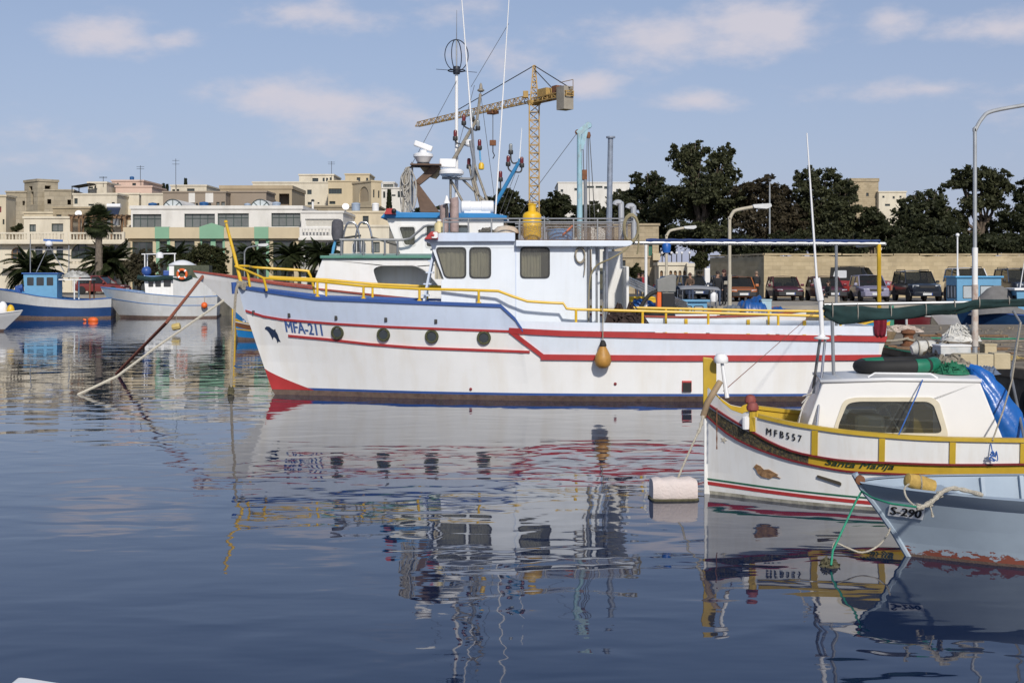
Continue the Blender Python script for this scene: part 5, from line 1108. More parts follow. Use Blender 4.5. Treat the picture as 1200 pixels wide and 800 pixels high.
# aerial mast with loop direction finder
mY = 36.4
mb = MB(); mb.tube([tl(535,250,mY),tl(535,180,mY),tl(535,86,mY)],[.055,.05,.045],10); mast = build(mb,'aerial_mast',white_clean,trawler)
mb = MB(); mb.tube([tl(535,86,mY),tl(535,47,mY)],.02,6); mb.tube([tl(535,47,mY),tl(535.2,12,mY)],[.014,.006],5); build(mb,'whip_aerial',grey_metal,mast)
lc = tl(535,65,mY); rr_ = 17.5*mY/FPX; blk = mat('dark_blue_black',(.02,.025,.04),.5)
for a, kx in ((12,.92),(70,1.0)):
    mb = MB(); mb.tube([lc+Vector((rr_*.86*math.cos(t)*math.cos(R(a))*kx, rr_*.86*math.cos(t)*math.sin(R(a)), rr_*1.05*math.sin(t))) for t in np.linspace(0,6.283,33)[:-1]],.014,6,closed=True); build(mb,'loop_aerial',blk,mast)
a = tl(535,83,mY); mb = MB(); mb.tube([a+Vector((.24*math.cos(t),.24*math.sin(t),.0)) for t in np.linspace(0,6.283,25)[:-1]],.018,6,closed=True); mb.lathe([(.09,-.1),(.1,-.08),(.1,.1),(.09,.12)],a,12); build(mb,'loop_base',blk,mast)
for dx, dz in ((-.58,.04),(.58,-.05)): 
    mb = MB(); mb.tube([a,a+Vector((dx,0,dz))],.008,5); build(mb,'spreader',blk,mast)
for (x0,y0,x1,y1,nm_) in ((553,152,538.8,-30,36.1),(580.5,251,597.3,-14,36.0)):
    mb = MB(); mb.tube([tl(x0,y0,nm_),tl(lerp(x0,x1,.4),lerp(y0,y1,.4),nm_),tl(x1,y1,nm_)],[.024,.022,.012],6); build(mb,'whip_aerial',white_clean,trawler)
mb = MB(); mb.tube([tl(553,150,36.1),tl(556,190,36.1),tl(558,212,36.1)],.035,8); build(mb,'aerial_base',grey_metal,trawler)
# raked light mast
mb = MB(); mb.tube([tl(530,190,36.2),tl(559,140,36.2)],[.06,.045],8); mb.tube([tl(559,140,36.2),tl(563,110,36.2)],.04,8); mb.lathe([(.05,0),(.1,.03),(.1,.06),(.05,.1),(.04,.2),(.01,.26)],tl(563.5,108,36.2),12); lm = build(mb,'light_mast',mat('dirty_pipe',(.30,.27,.22),.6,.2,var=.3,scale=12),trawler)
def lamp(px, py, Y, col, parent, arm=None, r=.07):
    mb = MB(); c = tl(px,py,Y); mb.lathe([(r*.8,-.12),(r,-.1),(r,-.02),(r*.9,0)],c,10); o = build(mb,'lamp',dark_metal,parent)
    mb = MB(); mb.lathe([(r*.75,.001),(r*.75,.14),(r*.5,.18)],c,10); build(mb,'lens',col,parent) if parent.parent and parent.parent.parent else build(mb,'lens',col,parent)
    if arm: mb = MB(); mb.tube(smooth_path([tl(*p,Y) for p in arm],4),.022,6); build(mb,'arm',dark_metal,parent)
rl = mat('red_lens',(.13,.01,.012),.2); gl_ = mat('clear_lens',(.22,.24,.25),.2)
lamp(543.5,142,36.2,rl,trawler,[(543.5,145),(544,148),(552,152),(556,150)]); lamp(553.5,137,36.2,gl_,trawler,[(553.5,141),(556,145)]); lamp(560,148,36.2,gl_,trawler,[(560,151),(558,153),(555,152)]); lamp(533.5,160,36.2,rl,trawler,[(533.5,165),(536,168),(545,170),(549,171)])
lamp(562,171,36.3,rl,trawler); lamp(549.5,193,36.3,rl,trawler)
mb = MB(); mb.tube([tl(562,174,36.3),tl(563,188,36.3)],.025,6); build(mb,'float_light_stem',sky_blue,trawler); mb = MB(); mb.lathe([(.05,0),(.08,.02),(.08,.15),(.05,.2)],tl(564,199,36.3),10); build(mb,'float_light',yellow,trawler)
mb = MB(); mb.tube([tl(563,188,36.3),tl(564,194,36.3)],.012,5); build(mb,'float_light_line',rope_m,trawler)
mb = MB(); mb.lathe([(.06,0),(.1,.05),(.1,.16),(.05,.2)],tl(549.5,172,36.2),10); build(mb,'horn',white_clean,trawler)
for pts in ([(525,205),(548,247)],[(540,208),(578,246)],[(528,250),(528,205)],[(553,200),(566,246)],[(556,193),(572,238)],[(550,195),(560,240)]):
    mb = MB(); mb.tube([tl(*p,36.0) for p in pts],.035,6); build(mb,'mast_strut',lm.data.materials[0],trawler)
# liferaft canister and pink funnel pipes
mb = MB(); a = tl(540,243,35.8); b_ = tl(579,243,35.8); mb.tube([a,a+(b_-a)*.03,a+(b_-a)*.3,a+(b_-a)*.31,a+(b_-a)*.62,a+(b_-a)*.63,a+(b_-a)*.97,b_],[.12,.185,.19,.175,.175,.19,.185,.12],14); build(mb,'liferaft_canister',white_clean,trawler,smooth=50)
mb = MB(); mb.box(a.x+.1,b_.x-.1,a.y-.15,a.y+.15,Z2(250),a.z-.1); build(mb,'canister_cradle',white,trawler,smooth=0)
pinky = mat('faded_pink_pipe',(.36,.27,.25),.7,var=.3,scale=6)
for px, top_ in ((520.5,240),(532.5,232)):
    mb = MB(); mb.tube([tl(px,272,34.9),tl(px,top_+4,34.9),tl(px-1,top_,34.9)],.12,12); build(mb,'funnel_pipe',pinky,trawler)
mb = MB(); mb.lathe([(.10,0),(.08,.05),(.05,.12),(.03,.2),(.005,.22)],tl(523.5,238.5,34.7),12); build(mb,'anchor_lamp',white_clean,trawler)
mb = MB(); mb.tube([tl(523.5,254,34.7),tl(523.5,238.5,34.7)],.03,6); build(mb,'lamp_stem',dark_metal,trawler)
# blue derrick with lamps
mb = MB(); mb.tube([tl(580,240,36.2),tl(607.5,191,36.2)],[.06,.05],8); mb.tube([tl(607.5,191,36.2),tl(609,186,36.2)],.03,6); dk = build(mb,'derrick_boom',mat('derrick_blue',(.03,.20,.42),.5),trawler)
mb = MB(); mb.tube([tl(609,186,36.2),tl(611.5,150,36.2)],[.018,.008],5); build(mb,'whip_aerial',white_clean,trawler)
lamp(598.5,176,36.2,gl_,trawler,[(598.5,180),(599,188),(602,191.5),(608,190)]); lamp(595.5,190,36.2,rl,trawler,[(595.5,193),(596,198),(600,201.5),(604,201.5)]); lamp(611.5,191.5,36.2,rl,trawler,[(611.5,194),(611,200),(608,202),(602,201)]); lamp(586.5,208,36.2,rl,trawler,[(586.5,211),(586.5,220),(588,226)])
# stays
wire = mat('wire_rope',(.12,.12,.12),.6,.3)
for a, b_ in (((535,95),(483,192)),((535,180),(556,100)),((563,108),(580,236)),((608,192),(585,252)),((608,205),(592,250)),((627,85),(560,140)),((596,28),(552,102))):
    if a[0] == 627: continue
    mb = MB(); mb.tube([tl(*a,36.3),tl(*b_,36.3)],.007,4); build(mb,'stay',wire,trawler)
# tangled rope hanging from the arch
t = thing('hanging_rope_bundle','big tangle of pale rope hanging beside the radar arch','rope',(XN(478,35.6),35.6,ZN(199,35.6)))
rr = random.Random(4); mb = MB()
for i in range(22):
    x0 = rr.uniform(-.16,.16); w = rr.uniform(.08,.22); h = rr.uniform(.4,1.25); y0 = rr.uniform(-.12,.12)
    mb.tube(smooth_path([(x0*.5,y0,rr.uniform(-.05,.06)),(x0-w*.5,y0+.04,-h*.35),(x0-w*.4,y0,-h*.8),(x0,y0-.03,-h),(x0+w*.45,y0,-h*.75),(x0+w*.4,y0+.05,-h*.3),(x0*.6,y0,.02)],4),.016,5)
build(mb,'loops',mat('pale_rope',(.42,.40,.36),.9,var=.3,scale=20),t)
mb = MB(); mb.tube([(-.05,-.02,.05),(-.12,-.02,-.6),(-.16,-.05,-2.0)],.025,6); build(mb,'hanging_end',rope_m,t); mb = MB(); mb.tube([(-.05,0,.04),(.16,.3,.12)],.03,6); build(mb,'tie',rope_m,t)
# after-deck: turquoise davit mast, grey pole, stack of gear
dvY = 36.2
mb = MB(); mb.tube([tl(680,372,dvY),tl(679.5,280,dvY),tl(679,156,dvY)],[.09,.085,.07],12); davit = build(mb,'davit_mast',mat('turquoise_mast',(.30,.50,.58),.5,var=.15,scale=5,stain=(.3,.14,.06),st_amt=.6,st_scale=(8,8,3)),trawler)
mb = MB(); mb.bar(tl(677,157,dvY),tl(689,147,dvY),.12,.16); mb.bar(tl(681,175,dvY),tl(687,152,dvY),.1,.12); mb.lathe([(.09,-.04),(.1,0),(.09,.04)],tl(689.5,147,dvY),12,(0,1,0)); build(mb,'davit_arm',davit.data.materials[0],trawler)
mb = MB(); mb.lathe([(.07,-.03),(.08,0),(.07,.03)],tl(677,155,dvY),12,(0,1,0)); mb.lathe([(.05,-.12),(.07,-.05),(.05,.05)],tl(689.5,157,dvY),10); build(mb,'pulley_block',rustm,trawler)
for x0, x1, y1 in ((688,687,262),(689.5,691,255),(691,697,256),(683,685,245)):
    mb = MB(); mb.tube([tl(x0,160,dvY),tl(x1,y1,dvY),tl(x1,340,dvY)],.012,5); build(mb,'fall_line',wire,trawler)
mb = MB(); mb.box(tl(682,0,dvY).x,tl(688,0,dvY).x,-.25,-.1,tl(0,211,dvY).z,tl(0,199,dvY).z); build(mb,'winch_head',rustm,trawler,smooth=0,bevel=.02)
mb = MB(); mb.tube([tl(686,375,dvY),tl(686,205,dvY)],.05,8); build(mb,'davit_stay_post',grey_metal,trawler)
mb = MB(); mb.tube([tl(713,372,36.6),tl(713.5,278,36.6),tl(715.5,162,36.6)],[.09,.085,.075],10); mb.lathe([(.13,0),(.13,.05)],tl(715.7,162,36.6),10); build(mb,'grey_mast',mat('weathered_grey_mast',(.25,.29,.36),.6,.2,var=.3,scale=6),trawler)
mb = MB(); mb.tube([tl(677,155,dvY),tl(633,214,dvY),tl(610,250,dvY)],.008,4); build(mb,'stay',wire,trawler)
mb = MB(); mb.tube([tl(732,312,36.4),tl(732,375,36.4)],.09,10); mb.tube([tl(757,282,36.4),tl(757,372,36.4)],.04,8); build(mb,'deck_post',white,trawler)
mb = MB(); mb.box(tl(718,0,36).x,tl(722,0,36).x,-.5,.6,1.5,tl(0,296,36).z); build(mb,'winch_house',white,trawler,smooth=0)
# net hauler with grey hood, black hose
t = thing('net_hauler','black and orange net hauler with a grey metal hood','hauler',(XN(780,36.2),36.2,1.56))
mb = MB(); mb.box(-.14,.24,-.2,.2,0,.85); build(mb,'housing',black,t,smooth=0,bevel=.03); mb = MB(); mb.box(-.26,-.141,-.2,.2,.05,.95); build(mb,'side_plate',orange,t,smooth=0,bevel=.02)
mb = MB(); mb.plate([(-.26,.86),(.26,.86),(.28,1.3),(.2,1.36),(-.26,1.2)],[],-.22,.22,lambda u,v,d:(u,d,v)); build(mb,'hood',mat('grey_hood',(.22,.22,.21),.5,.2),t,smooth=0,bevel=.02)
mb = MB(); mb.tube(smooth_path([(-.16,-.1,.9),(-.5,-.15,.75),(-.75,-.2,.35),(-.8,-.2,0)],4),.06,8); build(mb,'hose',black_rubber,t)
t = thing('black_drum','black rubber tub behind the pale blue washboard','tub',(XN(766,35.2),35.2,1.53)); mb = MB(); mb.lathe([(.2,0),(.27,.05),(.28,.4),(.3,.42),(.25,.42),(.24,.1),(.01,.08)],n=16); build(mb,'tub_body',black_rubber,t); mb = MB(); mb.tube([(-.27,0,.38),(-.33,-.05,.3),(-.27,-.1,.24)],.02,5); build(mb,'handle',rope_m,t)
t = thing('aluminium_gangway','aluminium gangway of parallel bars sloping down to the deck','gangway',(XN(800,37.0),37.0,1.6))
a0 = P(731,331,37.6)-t.location; a1 = P(806,364,36.6)-t.location
for k in range(4):
    o_ = Vector((0,.12*k-.2,.07*k)); mb = MB(); mb.bar(a0+o_,a1+o_,.05,.06); build(mb,'bar',steel,t,smooth=0)
for i in range(9): mb = MB(); q = a0.lerp(a1,(i+.5)/9); mb.bar(q+Vector((0,-.2,-.03)),q+Vector((0,.2,.18)),.04,.03); build(mb,'rung',steel,t,smooth=0)
# blue tarps, carpet and box on the aft deck of the trawler
def tarp(name, label, c, rx, ry, h, m, seed, cat='tarp', flat=.4):
    rr = random.Random(seed); g = [rr.uniform(0,6.28) for _ in range(8)]; mb = MB(); n = 26; A = []
    for i in range(n+1):
        row = []
        for j in range(n+1):
            u, v = i/n*2-1, j/n*2-1; d = max(abs(u),abs(v)); k = min(1, (1-d)/flat); z = h*(k*k*(3-2*k))*(.8+.1*math.sin(u*4+g[0])+.12*math.sin(v*5+u*3+g[1]))
            z += .03*math.sin(u*14+g[2])*math.sin(v*11+g[3])+.02*math.sin(u*25+v*13+g[4]); row.append((u*rx, v*ry, max(.005,z)))
        A.append(row)
    mb.grid(A); t = thing(name, label, cat, c); build(mb,'cover',m,t,smooth=60); mb = MB(); A2 = [(-rx,-ry,.02),(rx,-ry,.02),(rx,ry,.02),(-rx,ry,.02)]; mb.tube(A2,.012,5,closed=True); build(mb,'edge_rope',rope_m,t); return t
tarpb = mat('blue_tarpaulin',(.012,.085,.30),.35,var=.25,scale=5,bump=.3,bscale=9)
tarp('blue_tarp','bright blue tarpaulin over gear beside the brown carpet roll',(XN(881,36.5),36.5,1.53),.42,.8,.75,tarpb,2); tarp('crumpled_blue_tarp','crumpled blue tarpaulin next to the pale plywood box',(XN(909,36.4),36.4,1.56),.36,.7,.42,tarpb,3)
tarp('grey_tarp','grey plastic sheet heap on the trawler aft deck',(XN(860,36.8),36.8,1.52),.42,.6,.5,mat('grey_sheet',(.20,.22,.24),.4,var=.3,scale=6),4)
t = thing('carpet_roll','rolled brown carpet lying along the pale deck edge','carpet',(XN(868,35.2),35.2,1.55)); mb = MB(); mb.tube([(-.65,0,.12),(-.2,0,.13),(.3,0,.11),(.65,.02,.12)],.12,12); build(mb,'roll',mat('brown_carpet',(.085,.05,.03),.98,var=.4,scale=14,bump=.8),t); mb = MB(); mb.tube([(.0,.125*math.cos(a),.125+.13*math.sin(a)) for a in np.linspace(0,6.28,14)[:-1]],.015,5,closed=True); build(mb,'tie',rope_m,t)
t = thing('plywood_box','pale turquoise box between two blue tarpaulins','box',(XN(896,36.3),36.3,1.55)); mb = MB(); mb.box(-.14,.14,-.3,.3,0,.62); build(mb,'case',deckblue,t,smooth=0,bevel=.02); mb = MB(); mb.box(-.15,.15,-.31,.31,.621,.66); build(mb,'lid',deckblue,t,smooth=0)
tarp('aft_blue_tarp','blue tarpaulin heap seen through the open shelter',(XN(762,38),38.2,1.52),.8,.8,.7,tarpb,5)
t = thing('yellow_beam','short yellow beam lying behind the blue tarpaulin heap','beam',(XN(752,39.5),37.9,2.2)); mb = MB(); mb.box(-.6,.6,-.08,.08,-.66,.0); build(mb,'plank',yellow,t,smooth=0); mb = MB(); mb.box(-.62,.62,-.1,.1,.001,.06); build(mb,'top_strip',yellow,t,smooth=0)

# ================================================================== luzzu Santa Marija
def luzzu_hull(L_, Bm, stemtop, sheer):
    return Hull([(-.4,.32),(0,.03),(.5,0),(1.0,.0),(1.5,-.0),(1.9,0)], [(-.4,L_-.35),(0,L_-.06),(.8,L_),(1.9,L_)], sheer,
        [(0,.02),(.06,.18),(.14,.45),(.28,.80),(.5,.98),(.75,.80),(.9,.4),(1,.03)] if Bm is None else [(a,b*Bm) for a,b in [(0,.02),(.05,.18),(.12,.43),(.215,.69),(.32,.88),(.5,1.0),(.75,.85),(.9,.4),(1,.03)]],
        [(a,b*(Bm or 1)) for a,b in [(0,.02),(.05,.31),(.1,.54),(.18,.80),(.30,.99),(.5,1.08),(.75,.95),(.9,.55),(1,.04)]], 1.0)
LX, LY = 2.57, 17.0; LL = 6.6; LA = R(-9)
def LPt(px, py, yl):                         # photo pixel meets the boat's own fore-and-aft plane y = yl
    n0, n1 = -math.sin(LA), math.cos(LA); d0, d2 = (px-600)/FPX, (HOR-py)/FPX; t_ = (yl+n0*LX+n1*LY)/(n0*d0+n1)
    return ((d0*t_-LX)*math.cos(LA)+(t_-LY)*math.sin(LA), H+d2*t_)
LMI = (Matrix.Translation((LX,LY,0)) @ Matrix.Rotation(LA,4,'Z')).inverted()
luz = thing('painted_fishing_boat', 'white traditional boat with yellow gunwale lettered Santa Marija', 'boat', (LX, LY, 0), R(-9))
lh = luzzu_hull(LL, 1.06, 1.8, [(0,1.42),(.02,1.32),(.05,1.15),(.10,1.08),(.18,1.0),(.3,.93),(.42,.90),(.6,.90),(.8,.97),(.95,1.18),(1,1.3)])
ts = sorted(set(list(np.linspace(0,1,60))+[.004,.01,.02,.03]))
redline = pc([(0,1.22),(.3,1.05),(.62,.885),(.9,.75),(1.2,.665),(1.8,.61),(2.6,.61),(3.8,.64),(5,.68),(6.6,1.0)])
lowline = pc([(0,1.06),(.13,.95),(.37,.79),(.75,.65),(1.2,.545),(1.85,.475),(2.6,.475),(3.8,.51),(5,.56),(6.6,.88)])
lz = lambda f: (lambda t: f(t*LL))
rows = [lambda t: -.4, lambda t: -.03, lambda t: .045, lambda t: .09+.05*(1-t), lambda t: .16+.04*(1-t), lambda t: .3, lz(lowline), lz(redline), lambda t: lerp(redline(t*LL), lh.sheer(t), .5), lh.sheer]
white_l = mat('luzzu_white_paint',(.80,.80,.78),.4,var=.04,scale=2,stain=(.5,.40,.25),st_amt=.25,st_scale=(9,9,1.2)); scum = mat('weedy_white',(.42,.40,.33),.7,var=.4,scale=9,stain=(.10,.09,.05),st_amt=.7,st_scale=(7,7,4))
build(lh.mesh(rows,[0,0,1,1,1,1,2,1,1],ts),'hull',[scum,white_l,ochre],luz,smooth=45)
gl2 = mat('dark_green_line',(.02,.13,.07),.5)
for s_ in (-1,1):
    build(lh.strip([(.01,.20),(2.0,.155),(6,.16)],.022,.006,s_),'green_line',gl2,luz); build(lh.strip([(.01,.145),(2.0,.095),(6,.10)],.045,.006,s_),'red_line',red,luz)
    build(lh.strip([(x,redline(x)) for x in np.linspace(0.02,6.5,50)],.022,.035,s_),'moulding',maroon,luz); build(lh.strip([(x,lowline(x)) for x in np.linspace(0.02,6.5,50)],.02,.03,s_),'moulding',maroon,luz)
    # dark carved moustache at the bow
    mb = MB(); xs = np.linspace(.03,1.28,30); A = []
    for k in range(5): A.append([lh.at(x, lerp(lowline(x)+.012, redline(x)-.035*(1-x/1.3)-.015, k/4) if True else 0, s_, .012*(1-x/1.32)+.006) for x in xs])
    mb.grid(A, flip=s_ > 0); build(mb,'carved_moustache',mat('dark_carving',(.055,.05,.035),.6,var=.6,scale=26,stain=(.35,.26,.08),st_amt=.6,st_scale=(30,30,22),bump=.8,bscale=40),luz)
    for px in (882,956,1033,1114,1196,1290,1400):
        x = LPt(px,0,-1.0 if px > 900 else -.55)[0]; zt_ = lh.sheer(x/LL)-.01; zb2 = redline(x)+.012; mb = MB(); A = []
        for k in range(5): z = lerp(zb2,zt_,k/4); A.append([lh.at(x-.035,z,s_,.0),lh.at(x-.035,z,s_,.022),lh.at(x+.035,z,s_,.022),lh.at(x+.035,z,s_,.0)])
        mb.grid(A); build(mb,'rib_timber',ochre,luz)
build(lh.caprail([t for t in ts if t >= .085],.09,.045,.03),'gunwale',ochre,luz)
# washboard with its scrolled dip at the bow
for s_ in (-1,1):
    prof = pc([(.03,1.42),(.13,1.33),(.25,1.17),(.36,1.095),(.44,1.09),(.50,1.13),(.56,1.15)]); xs = np.linspace(.04,.56,26); R_ = [[],[],[],[]]
    for x in xs:
        z0 = lh.sheer(x/LL)-.25; z1 = prof(x); a = lh.at(x,min(z1,1.2),s_,.004); b_ = lh.at(x,z0,s_,.004); ai = Vector((a.x,a.y-s_*.05,a.z)); 
        R_[0].append(b_); R_[1].append(Vector((a.x,a.y,z1))); R_[2].append(Vector((a.x,max(0,abs(a.y)-.05)*s_,z1))); R_[3].append(Vector((b_.x,max(0,abs(b_.y)-.05)*s_,z0)))
    mb = MB(); mb.grid(R_[:2]); mb.mi = 1; mb.grid(R_[1:]); build(mb,'washboard',[white_l,ochre],luz)
    x = .60; a = lh.at(x,1.07,s_); mb = MB(); mb.tube([(x,a.y-s_*.03,.9),(x,a.y-s_*.03,1.16)],.05,8); o = build(mb,'bitt',ochre,luz); mb = MB(); mb.lathe([(.05,0),(.075,.02),(.08,.06),(.055,.11),(.01,.125)],(x,a.y-s_*.03,1.15),10); build(mb,'bitt_cap',mat('dull_red',(.27,.07,.06),.7,var=.2),o)
build(lh.inner([t for t in ts if .02 <= t <= .97], lambda t: .42, .06),'inner_planking',ochre,luz); build(lh.deck(lambda t: .55, [t for t in ts if .02 <= t <= .97],.05),'sole',ochre,luz)
mb = MB(); mb.plate([(-.02,-.3),(.12,-.3),(.12,1.30),(-.02,1.30)],[],-.035,.035,lambda u,v,d:(u,d,v)); build(mb,'stem',white_l,luz,smooth=0,bevel=.012)
mb = MB(); mb.plate([(-.03,1.0),(.14,1.02),(.145,1.72),(.08,1.8),(-.035,1.81)],[],-.045,.045,lambda u,v,d:(u,d,v)); build(mb,'stem_post',ochre,luz,smooth=0,bevel=.012)
# cabin
cy_ = -.70; cx_ = lambda px: LPt(px,0,cy_)[0]; cp = lambda px, py: LPt(px,py,cy_)
cab = [(cx_(936),.72),cp(964.5,447),cp(1040,444.5),cp(1148,446),(cx_(1182),.72)]
cwin = rpoly([cp(979,500),cp(990,470),cp(1003,467),cp(1090,467),cp(1098,472),cp(1110,512),cp(978,511)],.1)
cyx = lambda x: cy_
white_c = mat('cabin_white',(.82,.81,.79),.35,var=.03,scale=2)
mb = MB(); mb.plate(cab,[cwin],0,.04,lambda u,v,d:(u,cyx(u)+d,v)); mb.plate(cab,[cwin],0,.04,lambda u,v,d:(u,-cyx(u)-d,v))
mb.grid([[(x,cyx(x)+.04,z),(x,-cyx(x)-.04,z)] for x, z in cab[:2]])
cabin = build(mb,'cabin',white_c,luz,smooth=0,bevel=.02)
mb = MB(); A = []
for y in np.linspace(cy_-.012,-cy_+.012,13): A.append([(x,y*cyx(x)/cy_,z+.035*(1-(y/cy_)**2)+.012) for x, z in ((cab[1][0]-.03,cab[1][1]),(cab[2][0],cab[2][1]),(cab[3][0]+.02,cab[3][1]))])
mb.grid(A); o = build(mb,'cabin_roof',mat('cabin_roof_white',(.72,.72,.72),.35,var=.05),luz,smooth=60); sd = o.modifiers.new('s','SOLIDIFY'); sd.thickness = .035; sd.offset = -1
cfr = mat('cream_window_frame',(.66,.60,.46),.5,var=.1)
wo = win(cabin,cwin,0,0,cfr,glass('dark_cabin_glass',(.68,.70,.68),.3),.07,fn=lambda u,v,d:(u,cyx(u)+d,v)); win(cabin,cwin,0,0,cfr,glass('dark_cabin_glass'),.07,fn=lambda u,v,d:(u,-cyx(u)-d,v))
mb = MB(); mb.box(cx_(960),cx_(1160),cy_+.1,-cy_-.1,.56,.74); mb.box(cx_(1060),cx_(1068),-.1,.5,.74,1.3); build(mb,'cabin_bench',wood,cabin,smooth=0)
mb = MB(); c = Vector((cx_(1052),-.2,1.05)); mb.tube([c+Vector((.2*math.cos(t),0,.2*math.sin(t))) for t in np.linspace(0,6.283,25)[:-1]],.018,6,closed=True)
for k in range(6): mb.tube([c,c+Vector((.2*math.cos(k*1.047),0,.2*math.sin(k*1.047)))],.010,5)
build(mb,'steering_wheel',white_clean,cabin)
mb = MB(); mb.box(cx_(1003),cx_(1040),-.5,.3,.74,1.12); build(mb,'engine_box',mat('grey_box',(.2,.2,.19),.7),cabin,smooth=0,bevel=.05)
mb = MB(); mb.box(cx_(1075),cx_(1098),-.4,.3,.74,1.2); build(mb,'yellow_locker',ochre,cabin,smooth=0)
mb = MB(); mb.tube([(cx_(1018),cy_+.08,cab[2][1]+.02),(cx_(1026),cy_+.08,cab[2][1]+.07),(cx_(1092),cy_+.08,cab[2][1]+.07),(cx_(1100),cy_+.08,cab[2][1]+.02)],.012,6); build(mb,'grab_rail',white_clean,cabin)
# domed lamp on a stalk
mb = MB(); a = P(852,466,16.75); b_ = P(846,424,16.8); A = lambda p: tuple(LMI @ p); mb.tube([A(a),A(b_)],[.03,.022],8); lp = build(mb,'lamp_stalk',white_clean,luz)
mb = MB(); mb.lathe([(.085,0),(.095,.02),(.09,.07),(.06,.115),(.01,.13)],A(P(845,425,16.8)),16); build(mb,'lamp_dome',white_clean,lp)
mb = MB(); mb.lathe([(.045,-.06),(.05,0),(.05,.09),(.03,.1)],A(P(874,497,16.42)),10); build(mb,'mooring_cleat',white_clean,luz)
# lettering
fnt = lambda px0, py0, yl, slope: (lambda u, v: lh.at(LPt(px0,py0,yl)[0]+u, LPt(px0,py0,yl)[1]+v+slope*u, -1, .012))
lettering('M F B 5 5 7',.42,.085,fnt(899,509.5,-.68,-.15),'x',mat('black_lettering',(.02,.02,.022),.5),luz,0,.003,'lettering','black letters MFB557')
lettering('Santa Marija',.80,.112,lambda u, v: lh.at(LPt(967,0,-.85)[0]+u, redline(LPt(967,0,-.85)[0]+u)-.106+v*.85,-1,.012),'x',mat('dark_green_lettering',(.02,.05,.03),.5),luz,.35,.004,'lettering','dark green name Santa Marija')
# carved bird emblem, star and metal plate
bird = [(0,.10),(.03,.14),(.08,.12),(.12,.08),(.18,.09),(.30,.03),(.26,.02),(.33,-.01),(.24,0),(.20,-.03),(.10,-.02),(.05,.02),(.03,.07)]
mb = MB(); mb.plate(bird,[],.006,.018,lambda u,v,d: lh.at(LPt(884,556,-.45)[0]+u,LPt(884,556,-.45)[1]+v,-1,d)); build(mb,'bird_emblem',mat('painted_wood_emblem',(.30,.17,.08),.7,var=.6,scale=20),luz,smooth=0)
star = [(.045*(1 if k % 2 == 0 else .4)*math.cos(k*.628),.045*(1 if k % 2 == 0 else .4)*math.sin(k*.628)) for k in range(10)]
mb = MB(); mb.plate(star,[],.004,.008,lambda u,v,d: lh.at(LPt(848.5,515,-.2)[0]+u,LPt(848.5,515,-.2)[1]+v,-1,d)); build(mb,'star_emblem',cream2,luz,smooth=0)
mb = MB(); mb.plate([(0,.03),(.28,-.05),(.28,-.02),(.26,-.005),(0,.06)],[],.004,.03,lambda u,v,d: lh.at(LPt(958,561,-.75)[0]+u,LPt(958,561,-.75)[1]+v,-1,d)); build(mb,'cooling_plate',mat('old_bronze',(.12,.10,.07),.6,.5),luz,smooth=0)
# chafe hose over the stem
mb = MB(); mb.tube([A(p)  for p in (P(844,447,16.7),P(838,457,16.65),P(829,472,16.7),P(824,487,16.78))],.04,10); build(mb,'chafe_hose',mat('tan_hose',(.36,.26,.16),.8,var=.2,scale=10),luz)
mb = MB(); ch = [A(P(840,478+i*6,16.62)) for i in range(9)]; mb.tube(ch,[.005 if i % 2 else .010 for i in range(9)],6); build(mb,'chain',rustm,luz)
# antenna tripod with its white whip, and the green furled awning on its boom
TYp = 16.6; q = lambda px, py: A(P(px,py,TYp))
mb = MB(); mb.tube([q(967,397),A(P(957,499,15.95))],[.018,.02],8); leg1 = build(mb,'tripod_leg',steel,luz)
mb = MB(); mb.tube([A(P(961,397,TYp)),A(P(953,455,16.9)),A(P(952.5,452,16.9))][:2],.02,8); build(mb,'tripod_leg',grey_metal,luz)
mb = MB(); mb.tube([A(P(975,368,TYp)),A(P(977,444,TYp-.1))],.022,8); mb.lathe([(.05,0),(.04,.02),(.022,.05)],A(P(977,444.5,TYp-.1)),8); build(mb,'awning_strut',grey_metal,luz)
mb = MB(); mb.lathe([(.09,0),(.1,.01),(.1,.025),(.05,.04),(.035,.06)],A(P(963,397.5,TYp)),14); build(mb,'aerial_plate',white_clean,luz)
mb = MB(); mb.tube([q(963.5,396),q(961.5,350)],.03,10); mb.tube([q(961.5,352),q(957,326)],.045,10); aer = build(mb,'aerial_base',white_clean,luz)
mb = MB(); mb.tube([q(957,326),q(951,238),q(945.5,156)],[.016,.013,.008],6); build(mb,'whip_aerial',white_clean,aer)
pale_cord = mat('pale_tie_cord',(.30,.28,.24),.9); gnet = mat('dark_green_net_canvas',(.010,.034,.034),.9,var=.4,scale=5,bump=.35,bscale=14)
mb = MB(); pts = [(966,361),(985,365),(1020,366),(1060,365),(1100,361),(1130,357),(1160,353),(1200,353),(1260,356)]; rads = [.07,.115,.09,.075,.07,.065,.055,.05,.05]
pp = smooth_path([q(*p) for p in pts],5); rad = np.interp(np.linspace(0,1,len(pp)),np.linspace(0,1,len(rads)),rads); A_ = []
for i, p_ in enumerate(pp):                  # flattened roll with lengthwise folds and a drooping under-edge
    row = []
    for k in range(25):
        a_ = 2*math.pi*k/24; r_ = float(rad[i])*(1+.16*math.sin(3*a_+i*.22)+.10*math.sin(5*a_-i*.37)+.06*math.sin(i*.9))
        row.append((p_[0]+.02*math.sin(i*1.1+k), p_[1]+.75*r_*math.cos(a_), p_[2]+r_*math.sin(a_)*(1.15 if math.sin(a_) < 0 else .8)-.02*abs(math.sin(i*.35))))
    A_.append(row)
mb.grid(A_); mb.add(A_[0][:-1],[tuple(range(24))]); mb.add(A_[-1][:-1],[tuple(range(24))[::-1]])
build(mb,'furled_awning',gnet,luz,smooth=60)
